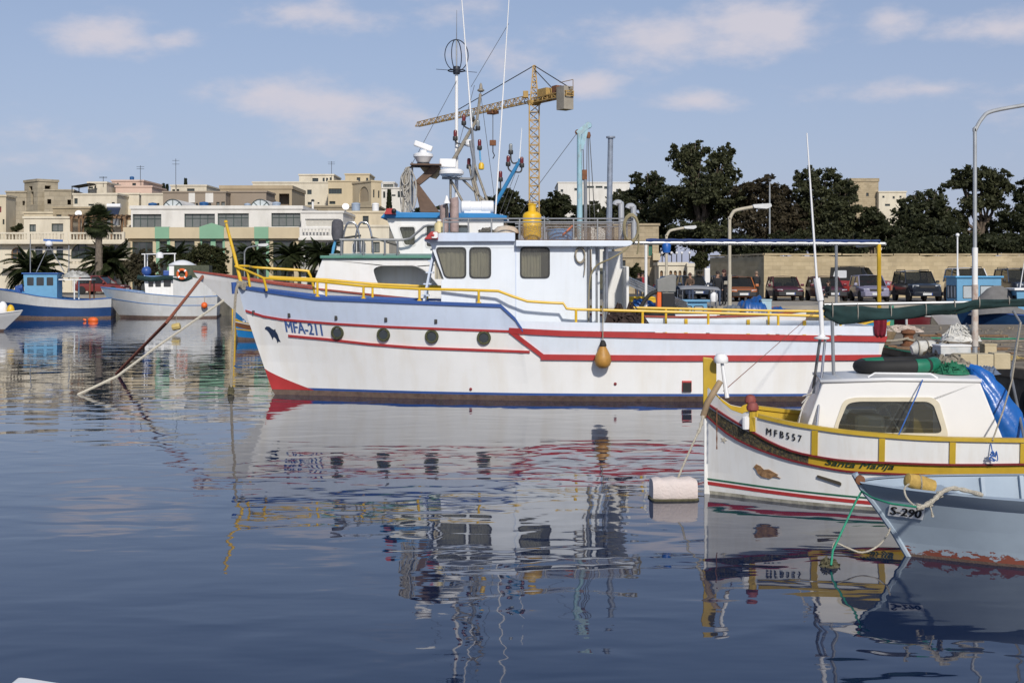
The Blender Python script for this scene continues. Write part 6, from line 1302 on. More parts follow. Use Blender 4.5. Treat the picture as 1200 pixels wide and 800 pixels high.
for i in range(3,len(pp)-2,5):
    mb = MB(); mb.tube([(pp[i][0],pp[i][1]+float(rad[i])*.86*math.cos(a_),pp[i][2]+float(rad[i])*1.12*math.sin(a_)) for a_ in np.linspace(0,6.283,15)[:-1]],.007,5,closed=True); build(mb,'awning_tie',pale_cord,luz)
mb = MB(); mb.tube([q(966,357),q(1262,352)],.02,8); build(mb,'awning_boom',grey_metal,luz)
mb = MB(); mb.tube([q(1187,364),q(1196,378),q(1185,440),(q(1180,505)[0],cy_-.05,q(1180,505)[2])],.018,8); build(mb,'awning_strut',grey_metal,luz)
mb = MB(); mb.tube([q(1262,354),(q(1262,354)[0],0,.6)],.03,8); build(mb,'awning_strut',grey_metal,luz)
# loose things on the luzzu
t = thing('padded_ring','black and green padded oval fender ring on the cabin roof','fender',(XN(1052,16.55),16.6,cab[2][1]+.05))
def ringpt(a): c_, s_ = math.cos(a), math.sin(a); return Vector((.47*math.copysign(abs(c_)**.75,c_), .30*math.copysign(abs(s_)**.85,s_), .085+.02*math.cos(a)))
mb = MB(); mb.tube([ringpt(a) for a in np.linspace(0,6.283,49)[:-1]],.085,12,closed=True); ring = build(mb,'ring',black_rubber,t)
for a0, a1 in ((-.9,-.1),(1.7,2.5),(-1.35,-1.0)):
    mb = MB(); mb.tube([ringpt(a) for a in np.linspace(a0,a1,12)],.091,12); build(mb,'green_wrap',mat('green_tape',(.012,.16,.09),.45,var=.2,scale=10),t)
heap('green_net_bundle','green net bundle lying on the cabin roof by the blue tarpaulin',(XN(1118,16.3),16.35,cab[2][1]+.03),.22,.25,.16,mat('green_net',(.02,.17,.09),.9,var=.4,scale=30),8,'net',24,r=.008)
heap('grey_cloth_bundle','crumpled grey and cream cloth bundle on the cabin roof',(XN(1118,16.5),16.6,cab[2][1]+.03),.3,.22,.25,mat('grey_cloth_b',(.28,.25,.2),.95,var=.5,scale=9),9,'cloth',6)
def long_tarp():
    mb = MB(); A_ = []; L0 = P(1138,428,16.6)-Vector((0,0,0)); path = smooth_path([P(1136,430,16.3),P(1150,440,16.2),P(1165,465,16.1),P(1182,500,16.0),P(1200,530,15.95)],6)
    for i, p in enumerate(path):
        k = i/(len(path)-1); w = lerp(.07,.22,min(1,k*1.6)); row = []
        for j in range(17):
            a = math.pi*j/16; row.append(p+Vector((w*math.cos(a)*(1+.1*math.sin(i*1.3)), -.09*math.sin(a)*(1+.15*math.sin(j*1.3+i*.4)), .03*math.sin(j*.9+i*.35)+w*.3*math.sin(a))))
        A_.append(row)
    return mb.grid(A_)
o = build(long_tarp(),'blue_tarp',mat('royal_blue_tarpaulin',(.012,.11,.40),.3,var=.2,scale=4,bump=.4,bscale=12),smooth=60); setp(o,'royal blue tarpaulin draped down the back of the white cabin','tarp')
rope('tarp_line','thin cream line from the awning strut down to the gunwale',0,0,0,.01,rope_m,pts=[P(1196,378,16.5),P(1186,445,16.0),P(1176,480,15.6),P(1163,516,15.3)])
rope('blue_lashing','thin blue line tied over the cabin window',0,0,0,.008,rope_blue,pts=[P(1081,445,15.85),P(1074,463,15.7),P(1052,512,15.55)])
t = thing('blue_line_knot','knotted blue line on the white gunwale fitting','rope',P(1164,545,15.25)); rr = random.Random(3)
mb = MB(); mb.tube(smooth_path([(rr.uniform(-.05,.05),rr.uniform(-.03,.0),.10+rr.uniform(-.06,.08)) for _ in range(14)],4),.007,5); build(mb,'loops',rope_blue,t); mb = MB(); mb.tube([(0,0,.1),(0,.08,.25)],.007,5); build(mb,'tail',rope_blue,t)
mb = MB()
for i in range(5): mb.tube(smooth_path([P(936+i*1.2,496-i*8,16.05),P(941+i*1.5,478-i*4,16.2),P(955,452+i*2,16.4)],4),.007,5)
o = build(mb,'rope_bundle',mat('pale_cordage',(.55,.52,.48),.9)); setp(o,'bundle of pale cords hung on the slanted cabin front','rope')
rope('forestay','thin red brown line rising from the yellow bow to the large boat rail',P(852,456,16.8),P(912,402,17.0),0,.006,rope_red,pts=[P(848,458,16.8),P(880,430,19.5),P(910,404,23),P(955,365,29.3)])

# ================================================================== grey-blue skiff S-290
SX, SY = 3.565, 13.22
skiff = thing('skiff', 'grey blue open boat with peeling paint numbered S-290', 'boat', (SX, SY, 0))
sh = Hull([(-.3,.72),(0,.54),(.3,.36),(.6,.15),(.80,.0),(1,-.05)], [(-.3,4.6),(0,4.7),(.6,4.8),(1,4.8)], [(0,.765),(.1,.745),(.25,.715),(.5,.685),(.75,.68),(1,.70)],
    [(0,.02),(.08,.21),(.2,.49),(.4,.77),(.7,.86),(1,.80)], [(0,.03),(.05,.26),(.12,.47),(.25,.72),(.45,.92),(.7,.97),(1,.9)], 1.35)
greyb = mat('grey_blue_paint',(.33,.40,.475),.5,var=.07,scale=3,stain=(.36,.42,.47),st_amt=.25,st_scale=(3,3,3))
def peel():
    m = mat('peeling_grey_blue',(.33,.40,.475),.5,var=.07,scale=3); nt = m.node_tree; N = nt.nodes; Lk = nt.links; b = N['Principled BSDF']; tc = N.new('ShaderNodeTexCoord'); sp = N.new('ShaderNodeSeparateXYZ'); Lk.new(tc.outputs['Object'],sp.inputs[0])
    n = N.new('ShaderNodeTexNoise'); n.inputs['Scale'].default_value = 9; n.inputs['Detail'].default_value = 8; n.inputs['Roughness'].default_value = .65; mp = N.new('ShaderNodeMapping'); mp.inputs['Scale'].default_value = (1,1,2.2); Lk.new(tc.outputs['Object'],mp.inputs[0]); Lk.new(mp.outputs[0],n.inputs[0])
    mz = N.new('ShaderNodeMapRange'); Lk.new(sp.outputs[2],mz.inputs[0]); mz.inputs[1].default_value = .02; mz.inputs[2].default_value = .20; mz.inputs[3].default_value = .13; mz.inputs[4].default_value = -.22
    ad = N.new('ShaderNodeMath'); Lk.new(n.outputs[0],ad.inputs[0]); Lk.new(mz.outputs[0],ad.inputs[1]); gt = N.new('ShaderNodeMapRange'); Lk.new(ad.outputs[0],gt.inputs[0]); gt.inputs[1].default_value = .515; gt.inputs[2].default_value = .53
    mx = N.new('ShaderNodeMixRGB'); Lk.new(gt.outputs[0],mx.inputs[0]); Lk.new(b.inputs['Base Color'].links[0].from_socket,mx.inputs[1]); mx.inputs[2].default_value = (.24,.075,.05,1); Lk.new(mx.outputs[0],b.inputs['Base Color'])
    bp = N.new('ShaderNodeBump'); bp.inputs['Strength'].default_value = .5; bp.inputs['Distance'].default_value = .004; bp.invert = True; Lk.new(gt.outputs[0],bp.inputs['Height']); Lk.new(bp.outputs[0],b.inputs['Normal']); return m
ts = sorted(set(list(np.linspace(0,1,46))+[.005,.015])); rows = [lambda t: -.3, lambda t: -.02, lambda t: .03, lambda t: .15, lambda t: .35, lambda t: sh.sheer(t)-.14]
build(sh.mesh(rows,[0,0,1,1,1],ts),'hull',[bottom,peel()],skiff,smooth=45)
mb = MB()                                    # flared top strake
for s_ in (-1,1):
    mb.grid([[sh.pt(t,sh.sheer(t)-.14,s_) for t in ts],[sh.pt(t,sh.sheer(t)-.13,s_,.012) for t in ts],[sh.pt(t,sh.sheer(t),s_,.05+.03*min(1,t*6)) for t in ts],[sh.pt(t,sh.sheer(t)+.012,s_,.03) for t in ts],[sh.pt(t,sh.sheer(t)+.006,s_,-.05) for t in ts]])
build(mb,'flared_strake',greyb,skiff,smooth=40)
build(sh.inner(ts,lambda t:.22,.06),'inner_side',greyb,skiff); build(sh.deck(lambda t:.24,ts,.05),'sole',greyb,skiff)
mb = MB(); mb.tube([sh.stem(.2) and (sh.stem(z)-.012,0,z) for z in (-.1,.1,.3,.5,.7,.85)],.035,8); build(mb,'stem_bar',greyb,skiff)
mb = MB(); mb.lathe([(.03,-.03),(.05,-.02),(.05,.02),(.03,.03)],(.02,-.03,.79),12,(0,1,0)); build(mb,'bow_ring',rustm,skiff)
for t in (.30,.40,.55,.72):
    x = sh.pt(t,.6).x; y = sh.half(t,.66)-.07
    for s_ in (-1,1): mb = MB(); mb.bar((x,s_*(sh.half(t,.26)-.10),.26),(x,s_*y,.70),.05,.04,(1,0,0)); build(mb,'rib',greyb,skiff,smooth=0)
for t in (.45,.70): x = sh.pt(t,.5).x; w = sh.half(t,.45)-.06; mb = MB(); mb.box(x-.13,x+.13,-w,w,.45,.48); build(mb,'thwart',greyb,skiff,smooth=0,bevel=.008)
mb = MB(); dk_ = [t for t in ts if t <= .22]; mb.grid([[sh.pt(t,sh.sheer(t)-.08,-1,-.06) for t in dk_],[sh.pt(t,sh.sheer(t)-.08,1,-.06) for t in dk_]]); build(mb,'foredeck',greyb,skiff)
pY = 12.8
for _ in range(12): pY = SY+sh.at(XN(1041,pY)-SX, ZN(603.5,pY)).y
npx = XN(1041,pY)-SX
pf = lambda u, v, off: sh.at(npx+u, ZN(603.0,pY)+v-.03*u, -1, off)
mb = MB(); mb.plate([(0,0),(.29,0),(.29,.125),(0,.125)],[],.012,.024,lambda u,v,d: pf(u,v,d)); npl = build(mb,'number_plate',white_clean,skiff,smooth=0)
lettering('S-290',.25,.088,lambda u,v: pf(u+.02,v+.018,.028),'x',mat('black_lettering',(.02,.02,.022),.5),npl,0,.005,'lettering','black number S-290')
t = thing('yellow_float','worn yellow foam float lying in the bow of the grey blue boat','float',(XN(1080,13.05),13.1,.70)); mb = MB(); mb.lathe([(.02,-.17),(.07,-.15),(.085,0),(.07,.15),(.02,.17)],(0,0,.07),12,(.9,.2,-.25)); build(mb,'foam',mat('worn_yellow_foam',(.5,.33,.09),.9,var=.3,scale=12,bump=.5),t); mb = MB(); mb.tube([(.1*math.cos(a)*.1,.088*math.cos(a),.07+.088*math.sin(a)) for a in np.linspace(0,6.28,14)[:-1]],.008,5,closed=True); build(mb,'binding',rope_m,t)
pale_rope = mat('pale_knotted_rope',(.48,.44,.36),.9,var=.25,scale=30,bump=.9,bscale=80)
kn = [P(1152,580,12.51),P(1130,574,12.61),P(1115,572,12.56),P(1103,577,12.42),P(1096,584,12.36),P(1088,590,12.34),P(1080,594,12.32),P(1074,595,12.32)]
mb = MB(); mb.tube(smooth_path(kn,5),[.016+.010*abs(math.sin(i*.9)) for i in range(len(smooth_path(kn,5)))],7); t = thing('knotted_rope','thick pale rope with big knots hanging over the grey blue gunwale','rope',P(1095,585,12.36)); build(mb,'rope',pale_rope,t,world=True)
for px, py in ((1100,579),(1088,590),(1078,594)):
    mb = MB(); rr = random.Random(px); c = P(px,py,12.56); mb.tube(smooth_path([c+Vector((rr.uniform(-.03,.03),rr.uniform(-.03,.02),rr.uniform(-.028,.028))) for _ in range(11)],4),.013,6); build(mb,'knot',pale_rope,t,world=True)
mb = MB(); mb.tube([P(1090,592,12.31),P(1092,600,12.31),P(1093,605,12.32)],[.008,.008,.016],6); build(mb,'tail',pale_rope,t,world=True)
mb = MB(); mb.tube(smooth_path([P(1065,567,12.66),P(1060,572,12.51),P(1062,582,12.44),P(1070,591,12.36),P(1077,594,12.32)],5),.010,6); build(mb,'loop',pale_rope,t,world=True)
rope('green_bow_line','green line from the grey blue bow down to the weedy mooring',0,0,0,.011,rope_green,pts=[P(1076,594,12.31),P(1045,590,12.48),P(1022,583,12.76),P(1010,575,13.06),P(1003,587,13.06),P(990,615,12.96),P(976,645,12.76),P(974,662,12.66)])
rope('white_mooring_line','pale line drooping from the stem into the water by the weedy mooring',0,0,0,.010,pale_rope,pts=smooth_path([P(1043,618,12.96),P(1040,626,12.96),P(1028,640,12.91),P(1010,647,12.86),P(992,641,12.86),P(978,636,12.86),P(975,650,12.76)],5))
heap('weedy_mooring','weed covered mooring knot floating at the end of the green line',(XN(972,12.76),12.76,-.02),.12,.1,.08,mat('weed',(.10,.09,.05),.95,var=.5,scale=20),12,'mooring',16,r=.012)
# ================================================================== other boats
def simple_boat(name, label, bow, yaw, L_, beam, sheer, mats, bands, deck_m, rail_m, rake=.8, group=None, cat='fishing boat', capw=.12, dz=.3, pw=1.1, stern_b=.75):
    """round hull: bow at local x=0; bands = heights at amidships (fractions of sheer) between the hull materials"""
    t = thing(name, label, cat, (bow[0],bow[1],0), R(yaw), group); s0 = sheer[0][1]
    h = Hull([(-.5,rake*1.3),(0,rake),(s0*.5,rake*.45),(s0,.02),(s0+.3,-.03)],[(-.5,L_-.25),(0,L_-.1),(s0,L_),(s0+.5,L_)],sheer,
        [(0,.02),(.1,.24*beam),(.22,.56*beam),(.4,.86*beam),(.65,.94*beam),(.85,.85*beam),(1,stern_b*.85*beam)],[(0,.03),(.05,.3*beam),(.12,.56*beam),(.25,.84*beam),(.45,1.0*beam),(.7,1.02*beam),(.88,.95*beam),(1,stern_b*beam)],pw)
    ts = sorted(set(list(np.linspace(0,1,36))+[.01,.02])); rows = [lambda t_: -.4, lambda t_: .0]+[(lambda t_, f=f: h.sheer(t_)*f) for f in bands]+[h.sheer]
    build(h.mesh(rows,[0]+list(range(len(bands)+1)),ts),'hull',mats,t,smooth=45)
    build(h.caprail(ts,capw,.05,.03),'gunwale',rail_m,t); build(h.deck(lambda t_: h.sheer(t_)-dz,ts,.05),'deck',deck_m,t); build(h.inner(ts,lambda t_: h.sheer(t_)-dz),'bulwark_lining',deck_m,t)
    t['_h'] = 0; del t['_h']; return t, h
def cabin_on(t, x0, x1, w, z0, z1, m, roofm, rake=.1, wins=(), over=.1, fwins=3, glassm=None):
    """boxy wheelhouse with real window openings; wins: list of (x0,x1,z0,z1) on both sides"""
    holes = [rpoly([(a,c),(b,c),(b,d),(a,d)],.05) for a,b,c,d in wins]; mb = MB(); pol = [(x0,z0),(x1,z0),(x1,z1),(x0-rake,z1)]
    mb.plate(pol,holes,-w,-w+.05,lambda u,v,d:(u,d,v)); mb.plate(pol,holes,w,w-.05,lambda u,v,d:(u,d,v)); mb.box(x1-.05,x1-.001,-w+.05,w-.05,z0,z1)
    fh = []; zz0, zz1 = (lerp(z0,z1,.45),lerp(z0,z1,.85)) if not wins else (wins[0][2],wins[0][3])
    for k in range(fwins): a = lerp(-w+.08,w-.08,k/fwins)+.04; b = lerp(-w+.08,w-.08,(k+1)/fwins)-.04; fh.append(rpoly([(a,zz0),(b,zz0),(b,zz1),(a,zz1)],.05))
    fr = lambda u,v,d:(lerp(x0,x0-rake,(v-z0)/(z1-z0))+d,u,v); mb.plate([(-w+.05,z0),(w-.05,z0),(w-.05,z1),(-w+.05,z1)],fh,0,.05,fr)
    o = build(mb,'cabin',m,t,smooth=0,bevel=.012); g = glassm or pane_dark
    for h in holes: win(o,h,0,0,rubber,g,.03,fn=lambda u,v,d:(u,-w+d,v)); win(o,h,0,0,rubber,g,.03,fn=lambda u,v,d:(u,w-d,v))
    for h in fh: win(o,h,0,0,rubber,g,.03,fn=fr)
    mb = MB(); mb.box(x0-rake-over,x1+over,-w-over,w+over,z1+.002,z1+.09); build(mb,'cabin_roof',roofm,t,smooth=0,bevel=.02); return o
hull_blue = mat('deep_blue_hull',(.013,.05,.16),.45,var=.15,scale=2); cab_blue = mat('cabin_sky_blue',(.13,.33,.52),.5,var=.1,scale=2); grey_wh = mat('greyed_white_paint',(.53,.54,.54),.5,var=.1,scale=2,stain=(.4,.36,.3),st_amt=.3)
# blue fishing boat at the left quay
BY = 87.5; bx = XN(1,BY)
t, h = simple_boat('fishing_boat','blue and white wooden fishing boat with sky blue cabin moored at the quay',(bx,BY-1.6),9,8.0,1.75,[(0,2.0),(.2,1.78),(.45,1.42),(.75,1.22),(1,1.32)],[bottom,hull_blue,grey_wh],[.10,.56][:2],sky_blue,mat('gunwale_blue',(.03,.11,.35),.5),.9)
cabin_on(t,2.35,4.4,.95,1.35,2.95,cab_blue,mat('roof_blue',(.03,.12,.38),.5),.1,[(2.5,2.9,2.2,2.72),(3.1,3.55,2.2,2.72),(3.75,4.15,2.2,2.72)])
mb = MB(); mb.box(4.5,6.6,-.95,.95,2.55,2.62); build(mb,'shade_roof',white,t,smooth=0)
for x in (5.5,6.5):
    for y in (-.85,.85): mb = MB(); mb.tube([(x,y,1.0),(x,y,2.55)],.045,6); build(mb,'shade_post',white if x < 6 else rustm,t)
for pts in ([(2.5,0,3.04),(2.5,0,5.3)],[(2.9,0,3.1),(3.7,0,4.9),(4.7,0,3.1)],[(5.0,0,2.62),(5.0,0,4.9)],[(2.5,0,4.6),(5.0,0,4.6)]):
    mb = MB(); mb.tube(pts,.035,6); build(mb,'radar_gantry',grey_metal,t)
mb = MB(); mb.bar((3.35,0,5.25),(4.6,0,5.2),.12,.14); build(mb,'radar_scanner',mat('roof_blue',(.03,.12,.38),.5),t,smooth=0); mb = MB(); mb.ball((3.7,0,5.0),.26,12,8,(1,1,.8)); build(mb,'radar_dome',white_clean,t)
mb = MB(); mb.tube([(1.9,-.8,1.55),(1.9,-.8,2.0),(2.2,-.8,2.05)],.25,8); build(mb,'deck_drum',navy,t)
heap('gear_pile','pile of grey and white gear on the blue boat shade roof',(bx+5.4,BY-.75,2.66),1.0,.8,.55,mat('grey_white_gear',(.42,.42,.40),.9,var=.5,scale=4),21,'gear',18,r=.04)
t2 = thing('orange_buoy','orange float drifting beside the blue fishing boat','buoy',(XN(109,80),80,-.05)); mb = MB(); mb.ball((0,0,.12),.22,12,8,(1.5,1,.9)); build(mb,'float_body',orange,t2); mb = MB(); mb.lathe([(.06,0),(.08,.1),(.05,.2)],(-.42,0,.1),8,(-1,0,.4)); build(mb,'eye',orange,t2)
# white fishing boat at the left quay
WYb = 88.5; wx = XN(127,WYb)
t, h = simple_boat('fishing_boat','white wooden fishing boat with thin blue line and orange lifebuoy',(wx,WYb-1.7),8,7.9,1.8,[(0,2.05),(.2,1.85),(.5,1.55),(.8,1.4),(1,1.45)],[bottom,grey_wh,grey_wh],[.09,.6],white,mat('line_blue',(.12,.24,.48),.5),1.35)
for s_ in (-1,1): build(h.strip([(.8,1.30),(3,1.0),(5,.85),(7.7,.85)],.05,.02,s_),'blue_line',mat('line_blue'  ,(.12,.24,.48),.5),t)
cabin_on(t,3.1,5.0,.95,1.5,2.75,white,mat('line_blue',(.12,.24,.48),.5),.1,[(3.3,3.6,2.1,2.55),(3.75,4.1,2.1,2.55),(4.3,4.75,2.1,2.55)])
mb = MB(); mb.tube(smooth_path([(2.6,-1.1,2.75),(3.5,-1.15,2.6),(4.6,-1.15,2.7),(5.6,-1.2,2.55),(6.2,-1.2,2.75)],4),.16,8); build(mb,'furled_awning',mat('dark_green_net_canvas',(.012,.045,.04),.9),t)
mb = MB(); mb.plate([(4.95,1.3),(7.6,1.3),(7.4,2.55),(6.0,2.75),(4.95,2.8)],[],-1.3,-1.24,lambda u,v,d:(u,d,v)); mb.plate([(4.95,1.3),(7.6,1.3),(7.4,2.55),(6.0,2.75),(4.95,2.8)],[],1.24,1.3,lambda u,v,d:(u,d,v)); mb.box(4.96,5.0,-1.23,1.23,1.4,2.78); build(mb,'canvas_shelter',grey_wh,t,smooth=0)
mb = MB(); mb.box(5.0,7.3,-1.2,1.2,2.7,3.55); build(mb,'net_crate_stack',mat('dark_green_crates',(.08,.09,.06),.9,var=.4,scale=6),t,smooth=0); mb = MB(); A = [[(x,y,3.56+.35*(1-((x-5.4)/.9)**2)*(1-(y/1.1)**2)) for x in np.linspace(4.6,6.3,9)] for y in np.linspace(-1.1,1.1,9)]; mb.grid(A); mb.box(4.65,6.2,-1,1,2.86,3.55); build(mb,'white_cover',white_clean,t)
for pts in ([(3.0,-.6,2.84),(3.0,-.6,4.3)],[(3.0,.6,2.84),(3.0,.6,4.3)],[(2.7,0,4.3),(5.0,0,4.35)],[(4.9,0,2.84),(4.9,0,4.35)],[(3.0,-.6,4.3),(3.0,.6,4.3)]):
    mb = MB(); mb.tube(pts,.04,6); build(mb,'gantry',white,t)
mb = MB(); mb.lathe([(.24,0),(.25,.3),(.1,.4)],(3.9,0,4.05),10); build(mb,'radar_dome',white_clean,t); mb = MB(); mb.box(4.2,5.0,-.5,.3,2.85,3.2); build(mb,'roof_bin',navy,t,smooth=0,bevel=.05); mb = MB(); mb.ball((3.1,-.5,3.15),.33); build(mb,'roof_float',navy,t)
M_ = Matrix.Translation(t.location) @ t.rotation_euler.to_matrix().to_4x4()
t2 = thing('lifebuoy','orange lifebuoy hung on the white boat shelter','lifebuoy',M_ @ Vector((5.55,-1.42,2.95))); mb = MB(); mb.tube([(.3*math.cos(a),0,.3*math.sin(a)) for a in np.linspace(0,6.283,25)[:-1]],.085,8,closed=True); build(mb,'ring',orange,t2)
for k in range(4): mb = MB(); a = k*1.57+.78; mb.tube([(.3*math.cos(a+q),0,.3*math.sin(a+q)) for q in (-.15,0,.15)],.092,8); build(mb,'band',white_clean,t2)
t2 = thing('orange_buoy','round orange fender hanging on the white wooden boat','fender',M_ @ (h.at(7.0,.85,-1,.25))); mb = MB(); mb.ball((0,0,0),.22); build(mb,'float_body',orange,t2); mb = MB(); mb.tube([(0,0,.2),(0,.1,.6)],.02,5); build(mb,'lanyard',rope_m,t2)
t2 = thing('yellow_float','yellow foam block floating below the red brown mooring line','float',P(206.5,384,70)); t2.location = (XN(206.5,63),63,.0); mb = MB(); mb.lathe([(.14,-.2),(.17,-.15),(.17,.15),(.14,.2)],(0,0,.35),8,(1,0,.2)); build(mb,'foam',mat('yellow_foam',(.55,.42,.16),.9),t2); mb = MB(); mb.tube([(0,0,.5),(0,0,1.2)],.012,5); build(mb,'string',rope_m,t2)
# white skiff bow at the left edge
t, h = simple_boat('skiff','small white boat with pointed bow near the left quay',(XN(27,66),66),184,5.5,1.0,[(0,1.05),(.3,.85),(.7,.78),(1,.8)],[bottom,white,white],[.1,.8],white,white,1.0,cat='boat')
mb = MB(); mb.box(2.6,3.2,-.5,.5,.6,1.1); build(mb,'console',grey_wh,t,smooth=0,bevel=.05)
t2 = thing('fender_cluster','yellow and white fenders on the white skiff','fender',(XN(5,66.5),66.3,.62)); mb = MB(); mb.ball((0,0,.5),.32,10,8,(.8,.8,1.3)); build(mb,'white_fender',white_clean,t2); mb = MB(); mb.ball((.45,-.1,.42),.22,10,8,(.9,.9,1.5)); build(mb,'yellow_fender',yellow,t2)
# small blue luzzu under the big bow
t, h = simple_boat('painted_fishing_boat','small blue luzzu with yellow and brown stripes under the bow of the large boat',(XN(273,57),57),-3,5.5,1.0,[(0,1.45),(.1,1.18),(.3,.95),(.6,.85),(1,1.2)],[bottom,mat('luzzu_blue',(.02,.22,.55),.45),mat('luzzu_brown',(.22,.09,.04),.5),yellow,mat('luzzu_blue',(.02,.22,.55),.45)],[.1,.42,.6,.68],ochre,yellow,.25,cat='boat',stern_b=.3)
build(h.strip([(.1,.50),(2,.36),(5,.36)],.05,.015),'yellow_line',yellow,t); build(h.strip([(.1,.82),(2,.55),(5,.52)],.04,.015),'white_line',white,t)
mb = MB(); mb.box(-.04,.12,-.06,.06,-.3,1.75); build(mb,'stem_post',yellow,t,smooth=0,bevel=.02)
for k, z in enumerate((1.02,.86)):
    for i in range(5-k):
        x = .55+i*.17; mb = MB(); mb.plate([(0,0),(.11,0),(.11,.09),(0,.09)],[],.01,.02,lambda u,v,d: h.at(x+u,z+v-.1*x,-1,d)); build(mb,'painted_letter',white_clean,t,smooth=0)
# colourful luzzu behind the stern
t, h = simple_boat('painted_fishing_boat','yellow and blue luzzu with brown stripe behind the stern rail',(XN(1046,44),44),176,6.0,1.1,[(0,1.55),(.12,1.3),(.35,1.05),(.7,1.0),(1,1.3)],[bottom,mat('luzzu_sky',(.05,.33,.58),.5),mat('luzzu_brown',(.22,.09,.04),.5),yellow,mat('luzzu_sky',(.05,.33,.58),.5)],[.3,.58,.66,.86],ochre,yellow,.3,cat='boat',stern_b=.3)
mb = MB(); mb.box(-.04,.12,-.06,.06,.3,1.85); build(mb,'stem_post',green,t,smooth=0,bevel=.02)
# boats beyond the jetty
t, h = simple_boat('skiff','white boat with yellow gunwale beyond the jetty',(XN(1088,62),62),4,5.5,1.0,[(0,1.15),(.3,.95),(.7,.9),(1,.95)],[white,white,white],[.2,.8],white,yellow,.9,cat='boat')
mb = MB(); mb.box(2.2,3.2,-.5,.5,.7,1.3); build(mb,'console',white,t,smooth=0,bevel=.05)
t, h = simple_boat('skiff','red boat beyond the jetty with white stem',(XN(1062,60),60),70,5,1.0,[(0,1.0),(.3,.9),(.7,.85),(1,.9)],[maroon,maroon,maroon],[.2,.8],white,white,.6,cat='boat')
mb = MB(); mb.tube([(.5,0,.0),(.1,0,.9)],.06,6); build(mb,'stem_band',white,t)
t, h = simple_boat('fishing_boat','dark blue boat under grey tarpaulin beyond the jetty',(XN(1119,50),50),-6,7.5,1.35,[(0,1.55),(.2,1.4),(.5,1.25),(.8,1.2),(1,1.3)],[bottom,mat('dark_navy_hull',(.012,.05,.13),.5,var=.2),mat('dark_navy_hull'  ,(.012,.05,.13),.5)],[.1,.8],white,navy,.7)
cabin_on(t,2.2,4.2,.8,1.1,2.3,cab_blue,white,.1,[(2.4,2.9,1.65,2.1),(3.2,3.9,1.65,2.1)])
for c, r in ((2.9,.14),): 
    mb = MB(); q = h.at(3.4,.85,-1,.13); mb.lathe([(.05,-.35),(.12,-.3),(.12,.3),(.05,.35)],q,10); build(mb,'white_fender',white_clean,t); mb = MB(); q = h.at(4.35,.95,-1,.15); mb.ball(q,.17); build(mb,'white_buoy',white_clean,t)
mb = MB(); A = [[(lerp(.4,3.6,i/12), y, 1.35+ (1.15*math.sin(math.pi*min(1,i/9)) )*(1-abs(y)/1.25)) for i in range(13)] for y in np.linspace(-1.15,1.15,13)]; mb.grid(A); build(mb,'grey_tarpaulin',mat('grey_boat_cover',(.17,.165,.16),.9,var=.2,scale=4),t,smooth=60)
t, h = simple_boat('cabin_boat','small boat with pale blue wooden cabin by the white off road car',(XN(1102,66),66),3,6,1.1,[(0,1.3),(.3,1.15),(.7,1.1),(1,1.15)],[white,white,white],[.2,.8],white,navy,.6,cat='boat')
cabin_on(t,.6,2.9,.7,1.0,2.75,cab_blue,sky_blue,.02,[(.9,1.5,1.7,2.35),(1.8,2.5,1.7,2.35)],glassm=mat('pale_pane',(.42,.46,.48),.2))
mb = MB(); mb.tube([(.9,0,2.84),(.9,0,4.9)],.04,6); mb.ball((.9,0,4.95),.1); build(mb,'light_mast',white_clean,t)
t, h = simple_boat('motor_boat','white motor boat with glass windshield below the dark blue car',(XN(1160,57),57),0,7,1.3,[(0,1.75),(.3,1.6),(.7,1.5),(1,1.5)],[white,white,white],[.2,.8],white_clean,white_clean,1.2,cat='boat')
mb = MB(); mb.grid([[(1.4,-1.0,1.65),(1.4,1.0,1.65)],[(2.1,-.9,2.3),(2.1,.9,2.3)]]); mb.grid([[(1.4,-1.0,1.65),(2.1,-.9,2.3)],[(3.4,-1.0,1.65),(3.2,-.9,2.2)]]); mb.grid([[(1.4,1.0,1.65),(2.1,.9,2.3)],[(3.4,1.0,1.65),(3.2,.9,2.2)]]); build(mb,'windshield',window_clear,t,smooth=0)
mb = MB(); mb.tube([(1.2,0,1.4),(1.7,-.2,5.0)],[.03,.01],5); build(mb,'whip_aerial',white_clean,t)
# small boat with sky blue cabin and grey canopy near the quay
t, h = simple_boat('cabin_boat','small sky blue cabin boat with a grey canopy beside the quay',(XN(788,50),50),2,5.0,.95,[(0,1.5),(.3,1.3),(.7,1.2),(1,1.3)],[white,sky_blue,sky_blue],[.2,.8],white,white,.6,cat='boat')
cabin_on(t,.2,1.25,.6,1.05,1.85,cab_blue,cab_blue,.05,[(.3,.65,1.4,1.7),(.75,1.1,1.4,1.7)],glassm=mat('pale_pane',(.42,.46,.48),.2))
mb = MB(); A = [[(x,y,2.32+.12*(1-(y/.7)**2)+.05*math.sin(x*2)) for x in np.linspace(.2,1.75,8)] for y in np.linspace(-.7,.7,8)]; mb.grid(A); o = build(mb,'canopy',mat('grey_canvas',(.24,.25,.27),.9),t,smooth=60); sd = o.modifiers.new('s','SOLIDIFY'); sd.thickness = .02
for x in (.3,1.6):
    for y in (-.6,.6): mb = MB(); mb.tube([(x,y,1.1),(x,y,2.34)],.018,5); build(mb,'canopy_post',steel,t)

